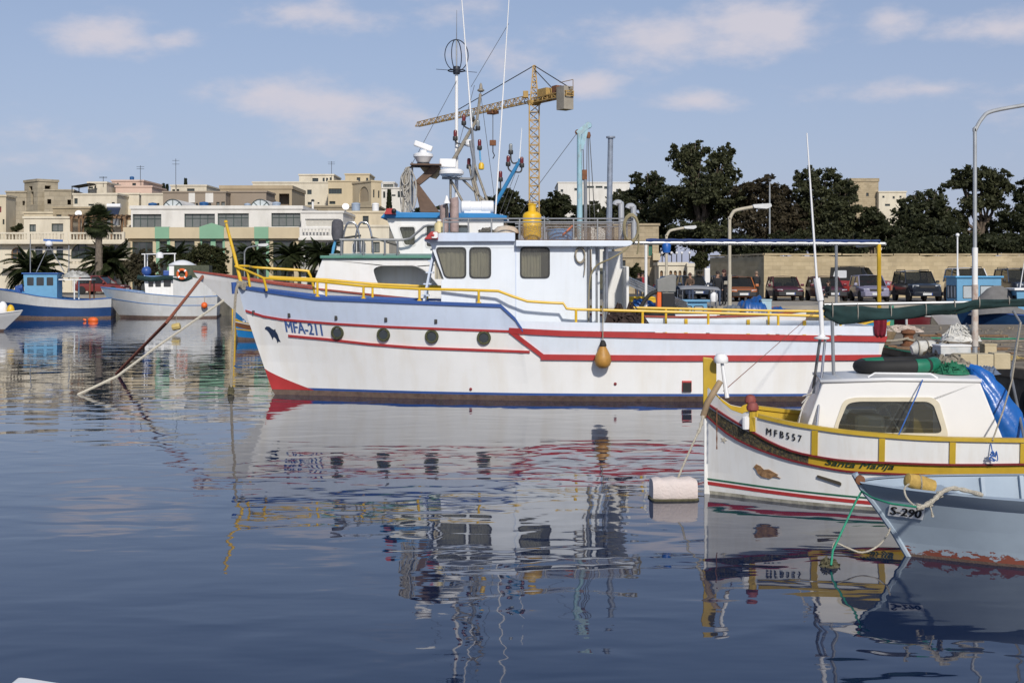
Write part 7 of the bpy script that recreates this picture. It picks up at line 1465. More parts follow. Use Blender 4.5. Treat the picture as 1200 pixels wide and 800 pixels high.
# ------------------------------------------------------------------ mooring lines and floats
a = P(239,322,36.4)
rope('mooring_line','rust red mooring rope from the trawler bow down into the water',0,0,0,.045,rope_red,pts=[a, P(195,378,33.6), Vector((XN(137,37.5),37.5,0.02)), Vector((XN(130,38.5),38.5,-.5))])
rope('mooring_line','cream mooring rope from the trawler bow to the calm water',0,0,0,.035,mat('cream_rope',(.55,.51,.42),.9,var=.2,scale=20),pts=[P(262,352,35.6), Vector((XN(180,33),33,ZN(409,33))), P(137,441,31.4), Vector((XN(92,31.1),31.1,0.0)), Vector((XN(80,31.0),31.0,-.4))])
rope('bow_line','grey mooring rope hanging straight down from the large white bow',0,0,0,.035,rope_m,pts=smooth_path([P(284,334,31.0),P(279,334,30.95),P(276,348,30.9),P(273,400,30.95),P(270.5,462,31.05),P(270,480,31.05)],5))
heap('weed_knot','dark weed knot on the bow line at the water',(XN(270.5,31.05),31.05,-.02),.09,.09,.25,mat('weed',(.10,.09,.05),.95),14,'weed',10,r=.015)
t = thing('foam_float','pinkish white foam block float moored off the yellow bow','float',(XN(789,16.6),16.6,0),R(4))
mb = MB(); n = 20; A = []
for i in range(9):
    x = lerp(-.29,.29,i/8); e = .9+.1*math.sin(math.pi*i/8)**.4; A.append([(x, .17*e*math.copysign(abs(math.cos(a_))**.6,math.cos(a_)), .12+.16*e*math.copysign(abs(math.sin(a_))**.6,math.sin(a_))+.012*math.sin(i*2.1)) for a_ in np.linspace(0,6.283,n+1)])
mb.grid(A); mb.add(A[0][:-1],[tuple(range(n))]); mb.add(A[-1][:-1],[tuple(range(n))[::-1]])
foam = mat('pinkish_foam',(.66,.58,.55),.9,var=.1,scale=5,stain=(.5,.4,.36),st_amt=.4,st_scale=(5,5,5),bump=.5,bscale=30); build(mb,'foam_block',foam,t,smooth=50)
mb = MB(); mb.tube([(.30*math.copysign(abs(math.cos(a_))**.3,math.cos(a_)),.19*math.copysign(abs(math.sin(a_))**.3,math.sin(a_)),.012) for a_ in np.linspace(0,6.28,30)[:-1]],.018,5,closed=True); build(mb,'weed_line',mat('weed',(.10,.09,.05),.95),t)
kp = [P(824,487,16.75),P(820,502,16.7),P(814,515,16.65),P(805,535,16.6),P(796,556,16.58),P(794,562,16.58)]
sp_ = smooth_path(kp,6); mb = MB(); mb.tube(sp_,[.022+.006*math.sin(i*2) if i < 10 else .014 for i in range(len(sp_))],7); o = build(mb,'float_line',pale_rope); setp(o,'thick pale rope from the yellow bow to the foam float','rope')
# white boat corner at the bottom edge: a second plastic float
t = thing('white_plastic_float','white plastic float slab at the quay edge in the foreground','float',(XN(19,8.9),8.9,0)); mb = MB(); A = rpoly([(0,-.05),(.7,-.05),(.7,.0),(.07,.10),(0,.105)],.035); mb.plate(A,[],-.9,0,lambda u,v,d:(u,d,v)); build(mb,'slab',white_clean,t,smooth=40,bevel=.02); mb = MB(); mb.box(.05,.5,-.91,.004,-.03,-.01); build(mb,'seam',white_clean,t,smooth=0)

# ------------------------------------------------------------------ jetty clutter
block = mat('limestone_block',(.52,.44,.29),.9,var=.12,scale=3,bump=.3)
def jbox(name,label,px,py,Y,w,d,h,m,rz=0,cat='block',parts=()):
    t = thing(name,label,cat,(XN(px,Y),Y,ZJ),R(rz)); mb = MB(); mb.box(-w/2,w/2,-d/2,d/2,0,h); build(mb,'body',m,t,smooth=0,bevel=.015); return t
t = jbox('stone_block','cream limestone block on the jetty edge',1140,428,23.6,.62,.4,.30,block,3); mb = MB(); mb.box(-.01,.01,-.202,-.2,.0,.3); build(mb,'joint',wet_stone,t,smooth=0)
t = jbox('stone_block','cream limestone block lying beside the other at the lamp foot',1152,428,23.9,.3,.4,.30,block,-4); t.location.x += .30
t = jbox('fish_crate','white polystyrene crate stained with blue paint on the jetty',1115,412,25.6,.62,.42,.32,mat('stained_polystyrene',(.62,.62,.6),.8,var=.1,scale=4,stain=(.2,.3,.38),st_amt=.5,st_scale=(6,6,6)),5,'crate'); mb = MB(); mb.box(-.32,.32,-.22,.22,.321,.36); build(mb,'lid',white,t,smooth=0,bevel=.01)
t = jbox('grey_block','grey concrete block beside the cream limestone block',1119,432,23.7,.26,.3,.28,concrete,8); mb = MB(); mb.box(-.06,.06,-.152,-.151,.08,.2); build(mb,'recess_shade',wet_stone,t,smooth=0)  # flat dark sheet on the face paints the shade of a hollow
t = jbox('cream_box','small cream box behind the stained crate',1158,408,26.5,.25,.3,.3,block,0,'box'); mb = MB(); mb.box(-.13,.13,-.16,.16,.301,.33); build(mb,'lid',block,t,smooth=0)
plastic = mat('crumpled_white_plastic',(.6,.59,.55),.6,var=.25,scale=8,bump=.8,bscale=14)
heap('white_net_pile','pile of white nylon net on top of the stained crate',(XN(1128,26.2),26.3,ZJ+.36),.42,.35,.40,plastic,31,'net',40,r=.014)
t = thing('net_bag','long white bag of net lying on the jetty','bag',(XN(1093,27.3),27.4,ZJ)); mb = MB(); mb.tube([(-.42,0,.14),(-.3,0,.17),(0,.03,.17),(.3,.02,.14),(.45,0,.1)],[.10,.17,.18,.14,.05],12); build(mb,'bag_body',plastic,t)
for x in (-.3,-.1,.12): mb = MB(); mb.tube([(x,.185*math.cos(a_),.17+.185*math.sin(a_)) for a_ in np.linspace(0,6.28,16)[:-1]],.012,5,closed=True); build(mb,'binding',rope_m,t)
t = thing('green_drum','green plastic drum lying on the jetty by the net bag','drum',(XN(1103,26.6),26.8,ZJ)); t.location.x += .35; mb = MB(); mb.lathe([(.05,-.2),(.13,-.19),(.14,0),(.13,.19),(.05,.2)],(0,0,.14),12,(1,.3,0)); build(mb,'drum_body',mat('green_drum_plastic',(.02,.2,.13),.5),t); mb = MB(); mb.lathe([(.142,-.03),(.148,0),(.142,.03)],(0,0,.14),12,(1,.3,0)); build(mb,'band',white_clean,t)
heap('brown_net_pile','brown and green net remnants under the white nylon net',(XN(1112,26.6),26.9,ZJ),.5,.4,.3,mat('brown_green_net',(.13,.10,.06),.95,var=.5,scale=10),33,'net',24,r=.016)
heap('dark_net_pile','dark net heap at the jetty corner beside the concrete block',(XN(1100,24.0),24.3,ZJ),.32,.3,.28,mat('dark_net',(.03,.03,.035),.95,var=.5,scale=10),34,'net',24,r=.014)
heap('cord_scraps','yellow and green cord scraps on the jetty paving',(XN(1180,26.3),26.3,ZJ),.4,.25,.08,mat('yellow_cord',(.32,.24,.10),.9,var=.5,scale=8),35,'rope',18,r=.014)
heap('blue_cloth_pile','blue grey cloth pile at the foot of the jetty lamp',(XN(1155,22.4),22.5,ZJ),.3,.3,.15,mat('blue_grey_cloth',(.13,.17,.25),.95,var=.3,scale=8),36,'cloth',6)
heap('white_rope_pile','tangled white and red rope at the end of the jetty',(XN(1062,38),38.5,ZJ),.7,.5,.25,mat('white_red_rope',(.5,.42,.36),.9,var=.4,scale=5),37,'rope',26,r=.02)
for i,(x,y,z,r) in enumerate([(9.02,21.8,.62,.42),(9.0,25.6,.55,.36)]):
    t = thing('tyre_fender', ['big black tyre hung on the jetty corner beside the blue tarpaulin','black tyre hung low on the jetty side behind the cabin roof'][i],'tyre',(x-.12,y,z)); mb = MB(); mb.tube([(0,r*.75*math.cos(a_),r*.75*math.sin(a_)) for a_ in np.linspace(0,6.283,29)[:-1]],.14,10,closed=True); build(mb,'tyre_ring',black_rubber,t); mb = MB(); mb.tube([(0,0,r*.75),(.08,0,ZJ-z+.02),(.4,0,ZJ-z+.03)],.02,5); build(mb,'hanger',rope_m,t)
t = thing('mooring_bollard','short rusty mooring bollard at the jetty end','bollard',(9.75,31.5,ZJ)); mb = MB(); mb.lathe([(.2,0),(.2,.04),(.13,.06),(.12,.26),(.18,.32),(.17,.38),(.02,.42)],n=14); build(mb,'post',rustm,t); mb = MB(); mb.tube([(.14*math.cos(a_),.14*math.sin(a_),.16+.02*math.sin(a_*2)) for a_ in np.linspace(0,6.28,16)[:-1]],.03,6,closed=True); build(mb,'rope_turn',rope_m,t)
rope('stern_line','brown mooring rope from the large boat stern to the bollard',(8.6,30.6,1.35),(9.72,31.4,ZJ+.2),.05,.03,rope_m); rope('stern_line','dark rope from the stern down to the jetty paving',(8.62,29.8,1.2),(10.1,27.0,ZJ+.03),.02,.028,mat('dark_rope',(.12,.10,.07),.9)); rope('stern_line','green rope from the stern to the jetty edge',(8.6,29.5,1.25),(9.15,28.2,ZJ+.02),.03,.014,rope_green)
t = thing('basket','round tan basket hanging by the stern of the large boat','basket',P(1042,398,30.5)); t.location = (9.5,32.6,ZJ); mb = MB(); mb.lathe([(.12,0),(.2,.1),(.27,.25),(.29,.3),(.25,.29),(.15,.08),(.01,.06)],n=16); build(mb,'bowl',mat('tan_basket',(.30,.22,.13),.9,var=.3,scale=12,bump=.6),t); mb = MB(); mb.tube([(-.27,0,.28),(-.1,0,.45),(.1,0,.45),(.27,0,.28)],.02,5); build(mb,'handle',rope_m,t)
t = thing('timber_plank','long weathered plank lying along the jetty','plank',(XN(1100,30),30,ZJ),R(-4)); mb = MB(); mb.box(-1.6,1.6,-.15,.15,.0,.06); build(mb,'board',wood,t,smooth=0,bevel=.01); mb = MB(); mb.box(-1.2,-1.0,-.2,.2,.061,.1); build(mb,'batten',wood,t,smooth=0)

def litter():
    mb = MB(); rr = random.Random(44)
    for k in range(420):
        y = rr.uniform(21.5,43); x = rr.uniform(10.0+max(0,(y-33))*.2, 10.0+y*.22); s = rr.uniform(.02,.11)
        a = rr.uniform(0,3.14); c_, s_ = math.cos(a)*s, math.sin(a)*s; h = rr.uniform(.01,.06)
        mb.add([(x-c_,y-s_,ZJ),(x+s_*.6,y-c_*.6,ZJ),(x+c_,y+s_,ZJ),(x-s_*.6,y+c_*.6,ZJ),(x-c_*.6,y-s_*.6,ZJ+h),(x+s_*.4,y-c_*.4,ZJ+h*1.2),(x+c_*.7,y+s_*.7,ZJ+h*.8),(x-s_*.4,y+c_*.4,ZJ+h)],[(0,1,5,4),(1,2,6,5),(2,3,7,6),(3,0,4,7),(4,5,6,7)])
    return mb
setp(build(litter(),'stone_litter',mat('stone_litter',(.20,.17,.13),.95,var=.6,scale=3),smooth=0),'scattered stone chips and scraps over the jetty',None,None,'stuff')
for i,(x0,y0,x1,y1,w_,lab) in enumerate([(10.2,27.6,12.8,27.9,.2,'grey plank beside the white net bag'),(9.9,24.6,11.6,25.4,.16,'short dark plank behind the dark net heap'),(11.0,33.0,14.5,33.8,.25,'long grey plank near the jetty end'),(11.6,36.5,14.0,36.2,.3,'broad weathered plank by the tangled rope')]):
    t = thing('timber_plank',lab,'plank',(x0,y0,ZJ+.002*i),math.atan2(y1-y0,x1-x0)); L_ = math.hypot(x1-x0,y1-y0); mb = MB(); mb.box(0,L_,-w_/2,w_/2,0,.05); build(mb,'board',wood if i % 2 else mat('grey_timber',(.23,.2,.16),.9,var=.3,scale=6,bump=.4),t,smooth=0,bevel=.01); mb = MB(); mb.box(L_*.2,L_*.2+.1,-w_/2-.02,w_/2+.02,.051,.08); build(mb,'batten',wood,t,smooth=0)
for i,(p0,p1,m_,lab) in enumerate([((10.0,31.0),(12.5,29.0),rope_m,'pale rope trailing across the jetty from the bollard'),((10.4,26.2),(12.2,28.4),mat('dark_rope',(.12,.10,.07),.9),'dark rope snaking between the crate and the net bag'),((11.5,35),(14.2,34.2),rope_green,'green rope trailing over the jetty planks')]):
    rr = random.Random(i+90); rope('loose_rope',lab,0,0,0,.02,m_,pts=smooth_path([(lerp(p0[0],p1[0],k/7)+rr.uniform(-.2,.2),lerp(p0[1],p1[1],k/7)+rr.uniform(-.3,.3),ZJ+.02) for k in range(8)],4))
# ------------------------------------------------------------------ street lamps and poles
def lamp_post(name, label, px, Y, zb, ytop, arm_px, arm_py, m, r=.06, head=True, rust=0):
    b = Vector((XN(px,Y),Y,zb)); t = thing(name,label,'street lamp',b); h = ZN(ytop,Y)-zb; q = P(arm_px,arm_py,Y)-b
    mb = MB(); mb.tube([(0,0,0),(0,0,h*.35)],r*1.25,10); mb.tube(smooth_path([(0,0,h*.34),(0,0,h*.9),(0,0,h-.35),((q.x)*.12,0,h-.08),(q.x*.3,0,lerp(h,q.z,.3)),(q.x,0,q.z)],5),r,10); build(mb,'pole',m,t)
    mb = MB(); mb.lathe([(r*2.4,0),(r*2.4,.04),(r*1.3,.06)],n=10); build(mb,'base_plate',grey_metal,t)
    if head:
        s = math.copysign(1,q.x); mb = MB(); mb.plate(rpoly([(q.x-s*.05,q.z+.1),(q.x+s*.75,q.z+.16),(q.x+s*.8,q.z+.02),(q.x+s*.6,q.z-.08),(q.x,q.z-.05)],.05),[],-.14,.14,lambda u,v,d:(u,d,v)); o = build(mb,'lamp_head',mat('lamp_head_white',(.62,.63,.63),.4),t,smooth=0,bevel=.03)
        mb = MB(); mb.plate([(q.x+s*.15,q.z-.068),(q.x+s*.6,q.z-.082),(q.x+s*.6,q.z-.1),(q.x+s*.15,q.z-.09)],[],-.1,.1,lambda u,v,d:(u,d,v)); build(mb,'diffuser',mat('lamp_glass',(.5,.5,.48),.2),o,smooth=0)
    return t
cream_pole = mat('cream_pole',(.50,.45,.35),.6,var=.1)
lamp_post('street_lamp','cream street lamp with bent arm beside the couple on the quay',855,57,ZQ,248,883,242.5,cream_pole,.075)
lamp_post('street_lamp','smaller cream street lamp farther along near the arcade wall',781,84,ZQ,271,802,267,cream_pole,.09)
lamp_post('street_lamp','grey street lamp beside the date palms at the left waterfront',286.5,100,ZQ,291,303,287.5,grey_metal,.06)
jl = lamp_post('street_lamp','tall grey lamp post with rusty foot on the jetty',1142.5,26,ZJ,134,1215,121,mat('pale_grey_pole',(.40,.42,.44),.5,.3,var=.15,scale=4),.04,False)
mb = MB(); mb.tube([(0,0,.3),(0,0,1.55)],.066,12); build(mb,'rusty_sleeve',mat('rust_over_white',(.55,.50,.45),.8,var=.2,scale=3,stain=(.28,.10,.03),st_amt=.95,st_scale=(7,7,4)),jl)
mb = MB(); mb.tube([(0,0,1.55),(0,0,2.3)],.058,12); build(mb,'white_band',white,jl)
t = thing('flag_pole','slim grey pole standing among the dark trees','pole',(XN(902,95),95,ZQ)); mb = MB(); mb.tube([(0,0,0),(0,0,ZN(212,95)-ZQ)],[.08,.05],8); build(mb,'shaft',mat('pale_grey_pole',(.4,.42,.44),.5),t); mb = MB(); mb.ball((0,0,ZN(211,95)-ZQ),.14); build(mb,'finial',dark_metal,t)
for i, x in enumerate((776,781.5,787,793,799,808)):
    t = thing('globe_lamp','white globe lamp on the low arcade wall','lamp',(XN(x,98.6),98.6,ZN(311,98)+.25),0,'globe lamps on the arcade wall'); mb = MB(); mb.ball((0,0,.72),.11); build(mb,'globe',mat('opal_glass',(.7,.7,.72),.3),t); mb = MB(); mb.tube([(0,0,0),(0,0,.6)],.04,6); build(mb,'stem',dark_metal,t)
for i,(px,Y,y0,y1) in enumerate([(411,156,63,0)][:0]): pass
def aerial(label, px, Y, y0, y1):
    t = thing('roof_aerial',label,'aerial',P(px,y1,Y)); h = ZN(y0,Y)-t.location.z; mb = MB(); mb.tube([(0,0,-.4),(0,0,h)],.03,5); build(mb,'mast',dark_metal,t)
    for k in (.93,.8): mb = MB(); mb.tube([(-.45,0,h*k),(.45,0,h*k)],.02,4); build(mb,'element',dark_metal,t)
aerial('thin television aerial beside the pink house',164.5,150,194,214); aerial('tall thin aerial mast above the white skyline house',206,160,186,218); aerial('television aerial on the long apartment block',388.5,168,189,206); aerial('short aerial on the cream rooftop room',121,146,207,215)
t = thing('satellite_dish','white satellite dish on the stone terrace','dish',P(92,253,123)); mb = MB(); mb.lathe([(.32,.10),(.27,.05),(.15,.012),(.01,0)],(0,0,.2),16,(.2,-1,.5)); build(mb,'reflector',white_clean,t); mb = MB(); mb.tube([(0,0,-.3),(0,0,.3)],.04,6); build(mb,'mount',grey_metal,t)
t = thing('satellite_dish','pale satellite dish behind the white villa roof','dish',P(405,247,116)); mb = MB(); mb.lathe([(.32,.10),(.27,.05),(.15,.012),(.01,0)],(0,0,.35),16,(.2,-1,.4)); build(mb,'reflector',white_clean,t); mb = MB(); mb.tube([(0,0,-.4),(0,0,.4)],.04,6); build(mb,'mount',grey_metal,t)
t = thing('chimney_flue','white flue with black cap behind the showroom roof','chimney',(XN(366.5,121),121,ZN(249.8,118))); h = ZN(236.5,121)-t.location.z; mb = MB(); mb.tube([(0,0,0),(0,0,h)],.1,8); build(mb,'pipe',white,t); mb = MB(); mb.lathe([(.1,h+.001),(.17,h+.05),(.14,h+.2),(.02,h+.25)],n=8); build(mb,'cowl',black,t)
t = thing('solar_heater','solar water heater panel on the cream rooftop','solar heater',P(131,252,113)); mb = MB(); mb.add([(-.6,-.2,.0),(.6,-.2,.0),(.6,.5,.7),(-.6,.5,.7),(-.6,-.12,-.06),(.6,-.12,-.06),(.6,.58,.64),(-.6,.58,.64)],[(0,1,2,3),(4,7,6,5),(0,4,5,1),(1,5,6,2),(2,6,7,3),(3,7,4,0)]); build(mb,'panel',mat('solar_panel',(.03,.04,.07),.15),t,smooth=0); mb = MB(); mb.tube([(-.6,.6,.85),(.6,.6,.85)],.18,10); build(mb,'cylinder',white_clean,t); mb = MB(); mb.box(-.5,.5,.3,.7,-.9,.0); build(mb,'frame',grey_metal,t,smooth=0)

# ------------------------------------------------------------------ tower crane
cr = mat('crane_yellow',(.44,.28,.085),.6,var=.25,scale=3,stain=(.2,.1,.05),st_amt=.4)
KY = 150.; kx = XN(626,KY); crane = thing('tower_crane','yellow lattice tower crane standing behind the trees','crane',(kx,KY,1.8))
def lattice(mb, a, b, w, h, seg, r, tri=False, w2=None):
    a = Vector(a); b = Vector(b); d = (b-a).normalized(); up = Vector((0,0,1)) if abs(d.z) < .8 else Vector((0,1,0)); x = d.cross(up).normalized(); y = x.cross(d).normalized(); w2 = w2 or w
    def cor(t):
        ww = lerp(w,w2,t); hh = h*ww/w; c = a.lerp(b,t)
        return [c-x*ww/2, c+x*ww/2, c+y*hh] if tri else [c-x*ww/2-y*hh/2, c+x*ww/2-y*hh/2, c+x*ww/2+y*hh/2, c-x*ww/2+y*hh/2]
    prev = cor(0); n = len(prev)
    for i in range(seg):
        cur = cor((i+1)/seg)
        for k in range(n):
            mb.bar(prev[k],cur[k],r*1.5,r*1.5); mb.bar(prev[k],cur[(k+1)%n] if i % 2 else prev[(k+1)%n],r,r) if False else mb.bar(prev[k] if i % 2 else prev[(k+1)%n], cur[(k+1)%n] if i % 2 else cur[k], r, r); mb.bar(cur[k],cur[(k+1)%n],r,r)
        prev = cur
    return mb
zt_ = ZN(122,KY)-1.8
mb = MB(); lattice(mb,(0,0,0),(0,0,zt_),1.15,1.15,22,.09); build(mb,'mast',cr,crane,smooth=0)
J0 = Vector((0,0,zt_+.35)); tip = P(489,144,175)-Vector((kx,KY,1.8)); tip.z = J0.z-.1; jd = (tip-J0).normalized()
mb = MB(); lattice(mb,J0+jd*.6,tip,.9,.85,30,.055,True,.65); build(mb,'jib',cr,crane,smooth=0)
cj = J0-jd*7.4; mb = MB(); lattice(mb,J0-jd*.6,cj,1.0,.5,7,.08); mb.bar(J0-jd*.6,cj,.9,.12); build(mb,'counter_jib',cr,crane,smooth=0)
mb = MB(); c = cj+jd*1.0; mb.bar(c+Vector((0,0,.55))-jd*.7,c+Vector((0,0,.55))+jd*.7,1.2,.02); mb.bar(c-jd*.75+Vector((0,0,-1.2+.75)),c+jd*.75+Vector((0,0,-1.2+.75)),1.3,2.6); build(mb,'counterweight',concrete,crane,smooth=0)
apex = Vector((0,0,ZN(77,KY)-1.8)); mb = MB(); lattice(mb,(0,0,zt_),apex,1.0,1.0,7,.08,False,.25); build(mb,'apex_frame',cr,crane,smooth=0)
mb = MB(); mb.lathe([(.75,-.2),(.8,0),(.75,.3)],(0,0,zt_+.1),14); build(mb,'slewing_ring',cr,crane)
mb = MB(); mb.box(-1.3,-.7,-.4,.4,zt_+.7,zt_+1.5); build(mb,'cab_frame',cr,crane,smooth=0,bevel=.05)
mb = MB(); mb.bar(J0-jd*1.4+Vector((0,0,.7)),J0-jd*3.2+Vector((0,0,.7)),.9,.9); build(mb,'winch',cr,crane,smooth=0); mb = MB(); mb.bar(J0-jd*4.4+Vector((0,0,.7)),J0-jd*5.3+Vector((0,0,.7)),.9,.9); build(mb,'winch',rustm,crane,smooth=0)
for a_, b_ in ((apex,J0+jd*(tip-J0).length*.62+Vector((0,0,1.0))),(apex,cj+Vector((0,0,.6))),(apex+Vector((0,0,-.4)),cj+jd*3+Vector((0,0,.6)))): mb = MB(); mb.tube([a_,b_],.06,5); build(mb,'tie_bar',dark_metal if b_ is not 0 else cr,crane)
tr = J0+jd*9.4; mb = MB(); mb.bar(tr-jd*.6+Vector((0,0,-.3)),tr+jd*.6+Vector((0,0,-.3)),1.0,.4); build(mb,'trolley',rustm,crane,smooth=0)
mb = MB(); mb.tube([tr+Vector((0,0,-.4)),tr+Vector((0,0,-3.7))],.05,5); build(mb,'hoist_rope',wire,crane); mb = MB(); mb.box(tr.x-.4,tr.x+.4,tr.y-.2,tr.y+.2,tr.z-4.4,tr.z-3.7); build(mb,'hook_block',rustm,crane,smooth=0,bevel=.08); mb = MB(); mb.tube([tr+Vector((0,0,-4.4)),tr+Vector((0,0,-5.2)),tr+Vector((.2,0,-5.6)),tr+Vector((0,0,-6))],.07,5); build(mb,'hook',dark_metal,crane)
for y in (0,1.1): mb = MB(); q_ = cj+Vector((0,0,.35)); mb.tube([q_-jd*.6+Vector((0,0,y)),q_+jd*2.0+Vector((0,0,y))],.04,5); mb.tube([q_-jd*.6,q_-jd*.6+Vector((0,0,1.1))],.04,5); build(mb,'handrail',cr,crane)
mb = MB(); mb.box(-2.2,2.2,-2.2,2.2,-1.5,0); build(mb,'foundation',concrete,crane,smooth=0)
# ------------------------------------------------------------------ cars
chrome = mat('chrome',(.6,.6,.6),.15,1); lens_h = mat('headlight_glass',(.55,.57,.58),.12,var=.1,scale=9); trim = mat('black_trim',(.02,.02,.022),.6); plate_w = mat('plate_white',(.62,.63,.62),.5); plate_b = mat('plate_blue',(.02,.07,.35),.5)
carglass = glass('car_glass',(.22,.24,.24),.15)
def carpaint(name, c): return mat('car_'+name, c, .3, .1, var=.06, scale=2, coat=.5)
def car(label, px, Y, yaw, paint, L_=4.0, Wd=1.66, Hh=1.42, kind='hatch', zb=None, grille='slot', bumper=None, roofm=None, group=None):
    """nose at local -x... front faces -x turned so that yaw=90 looks at the camera; four wheels, glazed cabin"""
    t = thing('parked_car' if kind != 'jeep' else 'soft_top_jeep', label, 'car', (XN(px,Y),Y,ZQ+.004), R(yaw), 'cars parked along the wall')
    w = Wd/2; suv = kind in ('suv','jeep','rover'); zs = .34 if suv else .24; belt = Hh*.60; hood = Hh*(.60 if suv else .53)
    if kind == 'mpv': hood = Hh*.55
    # body sections along the car: x, z_low, z_side, z_top, half width low/side/top
    nose = -L_/2; tail = L_/2; cowl = nose+L_*(.26 if kind == 'mpv' else .31)
    S = [(nose,.42*1,.5,hood*.82,w*.72),(nose+.06,zs+.08,.52,hood*.90,w*.86),(nose+.30,zs,.56,hood*.96,w*.96),(nose+.8,zs,.6,hood,w),(cowl,zs,.62,belt*.985,w),(0,zs,.62,belt,w),(tail-.7,zs,.62,belt,w),(tail-.25,zs,.6,belt*.97,w*.97),(tail-.05,zs+.08,.56,belt*.93,w*.9),(tail,.45,.55,belt*.85,w*.78)]
    rows = []
    for x, z0, z1, z2, ww in S: rows.append([(x,-ww*.93,z0),(x,-ww,z1),(x,-ww*.985,(z1+z2)/2+.05),(x,-ww*.93,z2-.03),(x,-ww*.55,z2+.012),(x,0,z2+.02),(x,ww*.55,z2+.012),(x,ww*.93,z2-.03),(x,ww*.985,(z1+z2)/2+.05),(x,ww,z1),(x,ww*.93,z0)])
    mb = MB(); mb.grid(rows); n = 11; mb.add(rows[0],[tuple(range(n))]); mb.add(rows[-1],[tuple(range(n))[::-1]]); mb.grid([[r[0],r[-1]] for r in rows]); body = build(mb,'body',paint,t,smooth=38)
    # greenhouse
    wt = w*.80; wb = w*.93; rz_ = Hh; back = {'hatch':tail-.30,'mpv':tail-.15,'suv':tail-.12,'rover':tail-.08,'jeep':tail-.1,'sedan':tail-.85}[kind]
    ws_t = cowl+L_*(.17 if not suv else .13); rb = back-(.30 if kind in ('hatch','sedan') else .12); zb_ = belt-.02
    gz = Hh-.05; base = [(cowl-.02,wb),(back,wb)]; topx = [(ws_t,wt),(rb,wt)]
    def Q(x, y, z): return (x,y,z)
    A = [Q(cowl-.02,-wb,zb_),Q(back,-wb,zb_),Q(rb,-wt,gz),Q(ws_t,-wt,gz)]; B = [Q(cowl-.02,wb,zb_),Q(back,wb,zb_),Q(rb,wt,gz),Q(ws_t,wt,gz)]
    soft = kind == 'jeep'; gm = carglass
    def face(p, nm, par=body):
        mb = MB(); mb.add(p,[(0,1,2,3)]); return build(mb,nm,gm,par,smooth=0,fixn=False)
    face([A[0],B[0],B[3],A[3]],'windshield',t); face([A[1],B[1],B[2],A[2]],'rear_window',t); face(A,'side_window',t); face(B,'side_window',t)
    rp = roofm or paint
    mb = MB(); R1 = []
    for x, k in ((ws_t-.05,.0),(ws_t+.15,.03),((ws_t+rb)/2,.055),(rb-.1,.035),(rb+.05,0)): R1.append([(x,-wt-.015,gz-.01),(x,-wt*.9,gz+.03+k*.5),(x,0,gz+.04+k),(x,wt*.9,gz+.03+k*.5),(x,wt+.015,gz-.01)])
    mb.grid(R1); mb.grid([[r[0],r[-1]] for r in R1]); build(mb,'roof',rp,t,smooth=60)
    mid = (cowl+back)/2+.1
    for sgn, G in ((-1,A),(1,B)):
        y0 = sgn*(wb+.006); y1 = sgn*(wt+.006)
        for (x0, x1, th) in ((cowl-.02,ws_t,.07),(mid,mid-.02,.08),(back-.02,rb,.15 if kind in('hatch','mpv') else .10)):
            mb = MB(); mb.bar((x0,y0,zb_-.02),(x1,y1,gz+.01),.05,th,(1,0,0)); build(mb,'pillar',rp if not soft else trim,t,smooth=0)
        mb = MB(); mb.box(cowl+.12,cowl+.24,min(sgn*(w+.01),sgn*(w+.2)),max(sgn*(w+.01),sgn*(w+.2)),belt+.0,belt+.15); build(mb,'mirror',paint if not suv else trim,t,smooth=0,bevel=.03)
    # seats and dashboard read through the glass
    mb = MB()
    for y in (-w*.42,w*.42): mb.box(-.05,.12,y-.22,y+.22,belt-.3,belt+.2); mb.box(.9,1.02,y-.24,y+.24,belt-.3,belt+.12)
    build(mb,'seats',trim,t,smooth=0,bevel=.05)
    # wheels
    wr = .37 if suv else .29
    for x in (nose+.72,tail-.72):
        for sgn in (-1,1):
            y = sgn*(w-.08); mb = MB(); mb.lathe([(wr*.62,-.1),(wr*.95,-.1),(wr,-.07),(wr,.07),(wr*.95,.1),(wr*.62,.1)],(x,y,wr),18,(0,sgn,0)); o = build(mb,'wheel',black_rubber,t)
            mb = MB(); mb.lathe([(wr*.62,.085),(wr*.5,.06),(wr*.15,.09),(.01,.095)],(x,y,wr),12,(0,sgn,0)); build(mb,'rim',grey_metal,o)
            mb = MB(); mb.lathe([(wr*1.16,-.005),(wr*1.16,.012),(wr*1.02,.012)],(x,sgn*(w-.012),wr+.01),18,(0,sgn,0)); build(mb,'wheel_arch',trim,t)
    # front: lights, grille, bumper, plate
    fx = nose+.03; bm_ = bumper or paint
    mb = MB(); mb.add([(fx-.09,-w*.80,.30),(fx-.09,w*.80,.30),(fx-.09,w*.80,.55),(fx-.09,-w*.80,.55),(nose+.28,-w*1.0,.30),(nose+.28,w*1.0,.30),(nose+.28,w*1.0,.55),(nose+.28,-w*1.0,.55)],[(0,1,2,3),(0,3,7,4),(1,5,6,2),(3,2,6,7),(0,4,5,1)]); build(mb,'bumper',bm_,t,smooth=40,bevel=.03)
    zh = hood*.80; hw = .34 if not kind == 'box' else .3
    for sgn in (-1,1):
        mb = MB(); y0, y1 = sgn*w*.50, sgn*w*.86; hh = .15 if not suv else .2; mb.add([(fx-.035,y0,zh-hh/2),(fx+.03,y1,zh-hh/2),(fx+.07,y1,zh+hh/2),(fx-.02,y0,zh+hh/2),(fx+.25,y0,zh-hh/2),(fx+.3,y1,zh-hh/2),(fx+.3,y1,zh+hh/2),(fx+.25,y0,zh+hh/2)],[(0,1,2,3),(0,4,5,1),(3,2,6,7),(0,3,7,4),(1,5,6,2)]); build(mb,'headlight',lens_h,t,smooth=0,bevel=.02)
